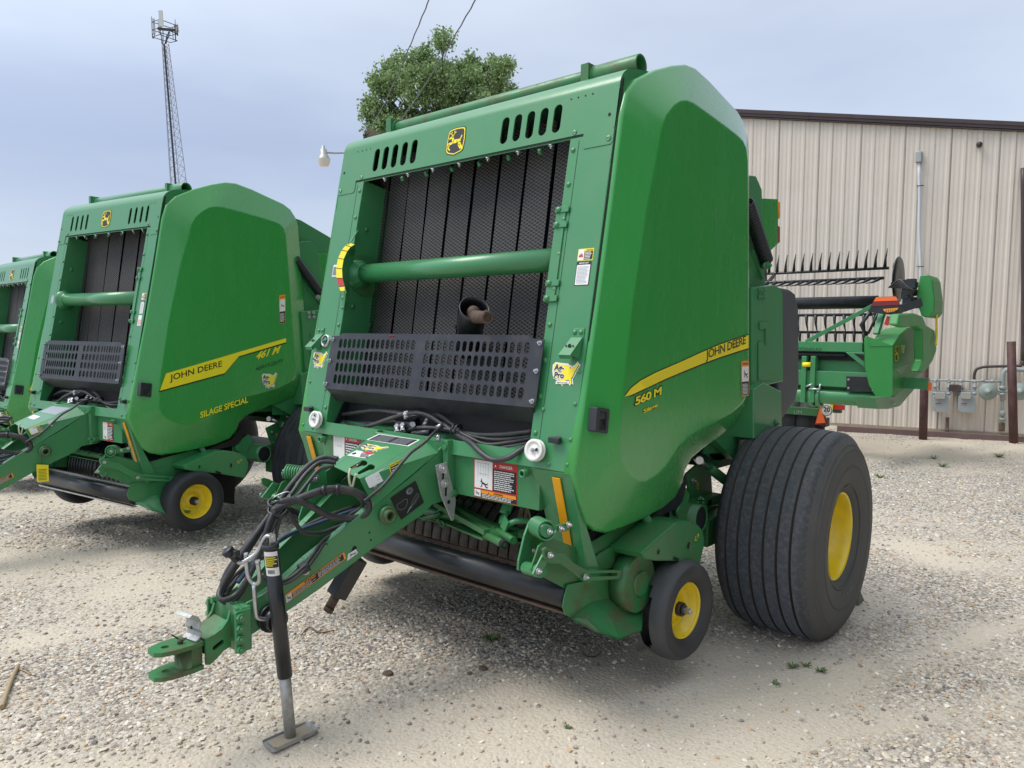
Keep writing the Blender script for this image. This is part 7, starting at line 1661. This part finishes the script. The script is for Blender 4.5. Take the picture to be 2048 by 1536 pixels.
b = TB(); tp = lambda k_, y: [ty_(1640 + (u - 1640) * k_, 835 + (v - 835) * k_, y) for u, v in ((1640.5, 806), (1654, 848), (1629, 850))]
b.add(tp(1, TY - .03), [(0, 1, 2)], 1); b.add(tp(.80, TY - .035), [(0, 1, 2)], 0); b.add([p + np.array([0, .02, 0]) for p in tp(1, TY - .03)], [(0, 1, 2)], 1); b.build('warning_triangle', [mat('fluorescent orange', (.95, .16, .03), .4), mat('dark red reflector', (.20, .02, .03), .3)], TRL, recalc=False)
b = TB(); q = ty_(1654, 821, TY - .03); b.cyl(q, q - [0, .01, 0], .075, n=28); b.disc(q - [0, .012, 0], (0, -1, 0), .070, 28, 1); b.disc(q - [0, .0135, 0], (0, -1, 0), .062, 28, 0)
fq_ = lambda a, c, o=0: q + np.array([a, -.015 - o, c]); b.text(fq_, '20', 0, .012, .085, 1, .001, bold=.03); b.text(fq_, 'MPH', 0, -.038, .022, 1, .001); b.build('speed_sign', [D_W, D_K], TRL, recalc=False)
b = TB(); q = ty_(1678, 815, TY + .2); b.box(q - [.07, .02, .03], q + [.07, .02, .035]); b.build('tail_lamp', mat('bright red paint', (.60, .03, .03), .4), TRL)
b = TB(); q = ty_(1664, 814, TY + .19); b.box(q - [.03, .01, .03], q + [.03, .01, .03]); b.build('yellow_plate', D_Y, TRL)

# ------------------------------------------------------------------ small things on the ground
q = P(1706, 1212, z=0); b = MB(); b.prism([(q[0] - .14, q[1] + .02, -.01), (q[0] - .14, q[1] + .15, -.01), (q[0] - .14, q[1] + .03, .10)], (.16, 0, 0)); o = b.build('wheel_chock', mat('grey chock', (.16, .15, .13), .9)); tag(o, 'grey wedge chock behind the big rear wheel of the front baler', 'wheel chock')
WEED = mat('weed leaf', (.11, .17, .06), .6); DRY = mat('dry stalk', (.36, .27, .16), .8)
def tuft(u, v, r, n, lab, flat=.5, seed=0):
    q = P(u, v, z=0); q[2] = float(hgt(q[0], q[1])); rr = random.Random(seed); b = MB()
    for i in range(n):
        a = rr.uniform(0, 6.283); l_ = r * rr.uniform(.5, 1); d = np.array([math.cos(a), math.sin(a), 0]); s_ = np.array([-d[1], d[0], 0]) * .0032
        p0 = q + d * r * .1 * rr.random(); p1 = p0 + d * l_ * .5 + np.array([0, 0, l_ * rr.uniform(.4, .8) * flat]); p2 = p0 + d * l_ + np.array([0, 0, l_ * rr.uniform(.2, .9) * flat])
        b.add([p0 - s_, p0 + s_, p1 + s_, p1 - s_], [(0, 1, 2, 3)]); b.add([p1 - s_, p1 + s_, p2], [(0, 1, 2)])
    o = b.build('weed', WEED, recalc=False); tag(o, lab, 'weed', 'small weeds in the gravel')
for i, (u, v, r, n, lab) in enumerate(((982, 1283, .060, 60, 'small green weed in the gravel just in front of the press roller'), (1585, 1332, .045, 20, 'green weed in front of the big wheel, left of its neighbours'), (1612, 1330, .035, 16, 'green weed in front of the big wheel, second from the left'), (1640, 1340, .04, 18, 'green weed in front of the big wheel, rightmost'), (1552, 1368, .032, 14, 'lowest small green weed below the big wheel'),
        (1136, 1455, .03, 12, 'tiny green weed in the sand at the bottom centre'), (1760, 955, .10, 40, 'green weed behind the big wheel beside its tyre'), (1885, 935, .12, 40, 'green weed in pale gravel between the two brown posts'), (1868, 918, .10, 30, 'small weed in pale gravel nearest the left brown post'), (1998, 916, .14, 50, 'leafy weed in front of the right-hand brown post'))):
    tuft(u, v, r, n, lab, .6, i)
def stick(name, pts, r, lab, cat, mt=DRY):
    P3 = [P(u, v, z=0) for u, v in pts]
    for p in P3: p[2] = float(hgt(p[0], p[1])) + r + .004
    b = MB(); b.tube(smooth_path(P3, 5), r, 7); o = b.build(name, mt); tag(o, lab, cat)
stick('corn_stalk', [(4, 1425), (12, 1400), (22, 1370), (36, 1338)], .009, 'dry pale corn stalk on the gravel at the left edge', 'stalk')
stick('twig', [(30, 1342), (48, 1346), (62, 1354)], .003, 'thin dark twig beside the corn stalk', 'twig')
stick('dead_leaf_stem', [(602, 1278), (618, 1262), (640, 1272), (668, 1268)], .003, 'curled dry stem on the gravel behind the jack', 'stem', mat('brown stem', (.16, .11, .07), .9))
stick('wire_scrap', [(1166, 1312), (1172, 1319), (1190, 1320), (1204, 1310)], .0026, 'short curved black wire scrap in front of the deflector', 'wire scrap', BLK)
def clod(name, u, v, r, lab, cat, mt):
    q = P(u, v, z=0); b = MB(); vv, tt = icos(); rr = np.random.default_rng(int(u)); b.add([q + x * r * (1 + rr.uniform(-.3, .3)) * np.array([1.2, 1, .7]) + np.array([0, 0, r * .5]) for x in vv], [tuple(x) for x in tt]); o = b.build(name, mt); tag(o, lab, cat)
BC = mat('brown clod', (.13, .09, .065), .9, bump=(120, .6, .006))
clod('pine_cone', 966, 1342, .020, 'brown cone lying on the sand in front of the pickup, right of the pair', 'cone', BC)
clod('pine_cone', 940, 1352, .014, 'small reddish brown cone on the sand, left of the pair', 'cone', BC)
clod('mud_clod', 776, 1352, .022, 'dark mud clod on the sand below the jack', 'clod', BC)
# yellow card tied to the drawbar of the middle baler
tg = [P(u, v, x=-3.02) for u, v in ((73, 929), (96, 930), (97, 963), (74, 964))]; b = MB(); b.prism(tg, (.002, .002, 0)); cdn = thing('hang_tag', 'yellow card tag hanging below the drawbar of the middle baler', 'tag', tuple(tg[0]))
b.tf = lambda p, o=np.array(tg[0]): tuple(np.array(p) - o); b.build('card', D_Y, cdn)
fq2, W_, H_ = quadframe(tg[3], tg[2], tg[0]); b = MB(lambda p, o=np.array(tg[0]): tuple(np.array(p) - o)); lines(b, fq2, W_ * .12, H_ * .08, W_ * .9, H_ * .75, 8, 1, .004, 4, .3); b.build('card_print', LM, cdn, recalc=False)
b = MB(lambda p, o=np.array(tg[0]): tuple(np.array(p) - o)); q = P(84, 931, x=-3.02); b.tube([q, q + [0, 0, .06], q + [.01, .01, .12]], .0018, 5); b.build('tie', BLK, cdn)
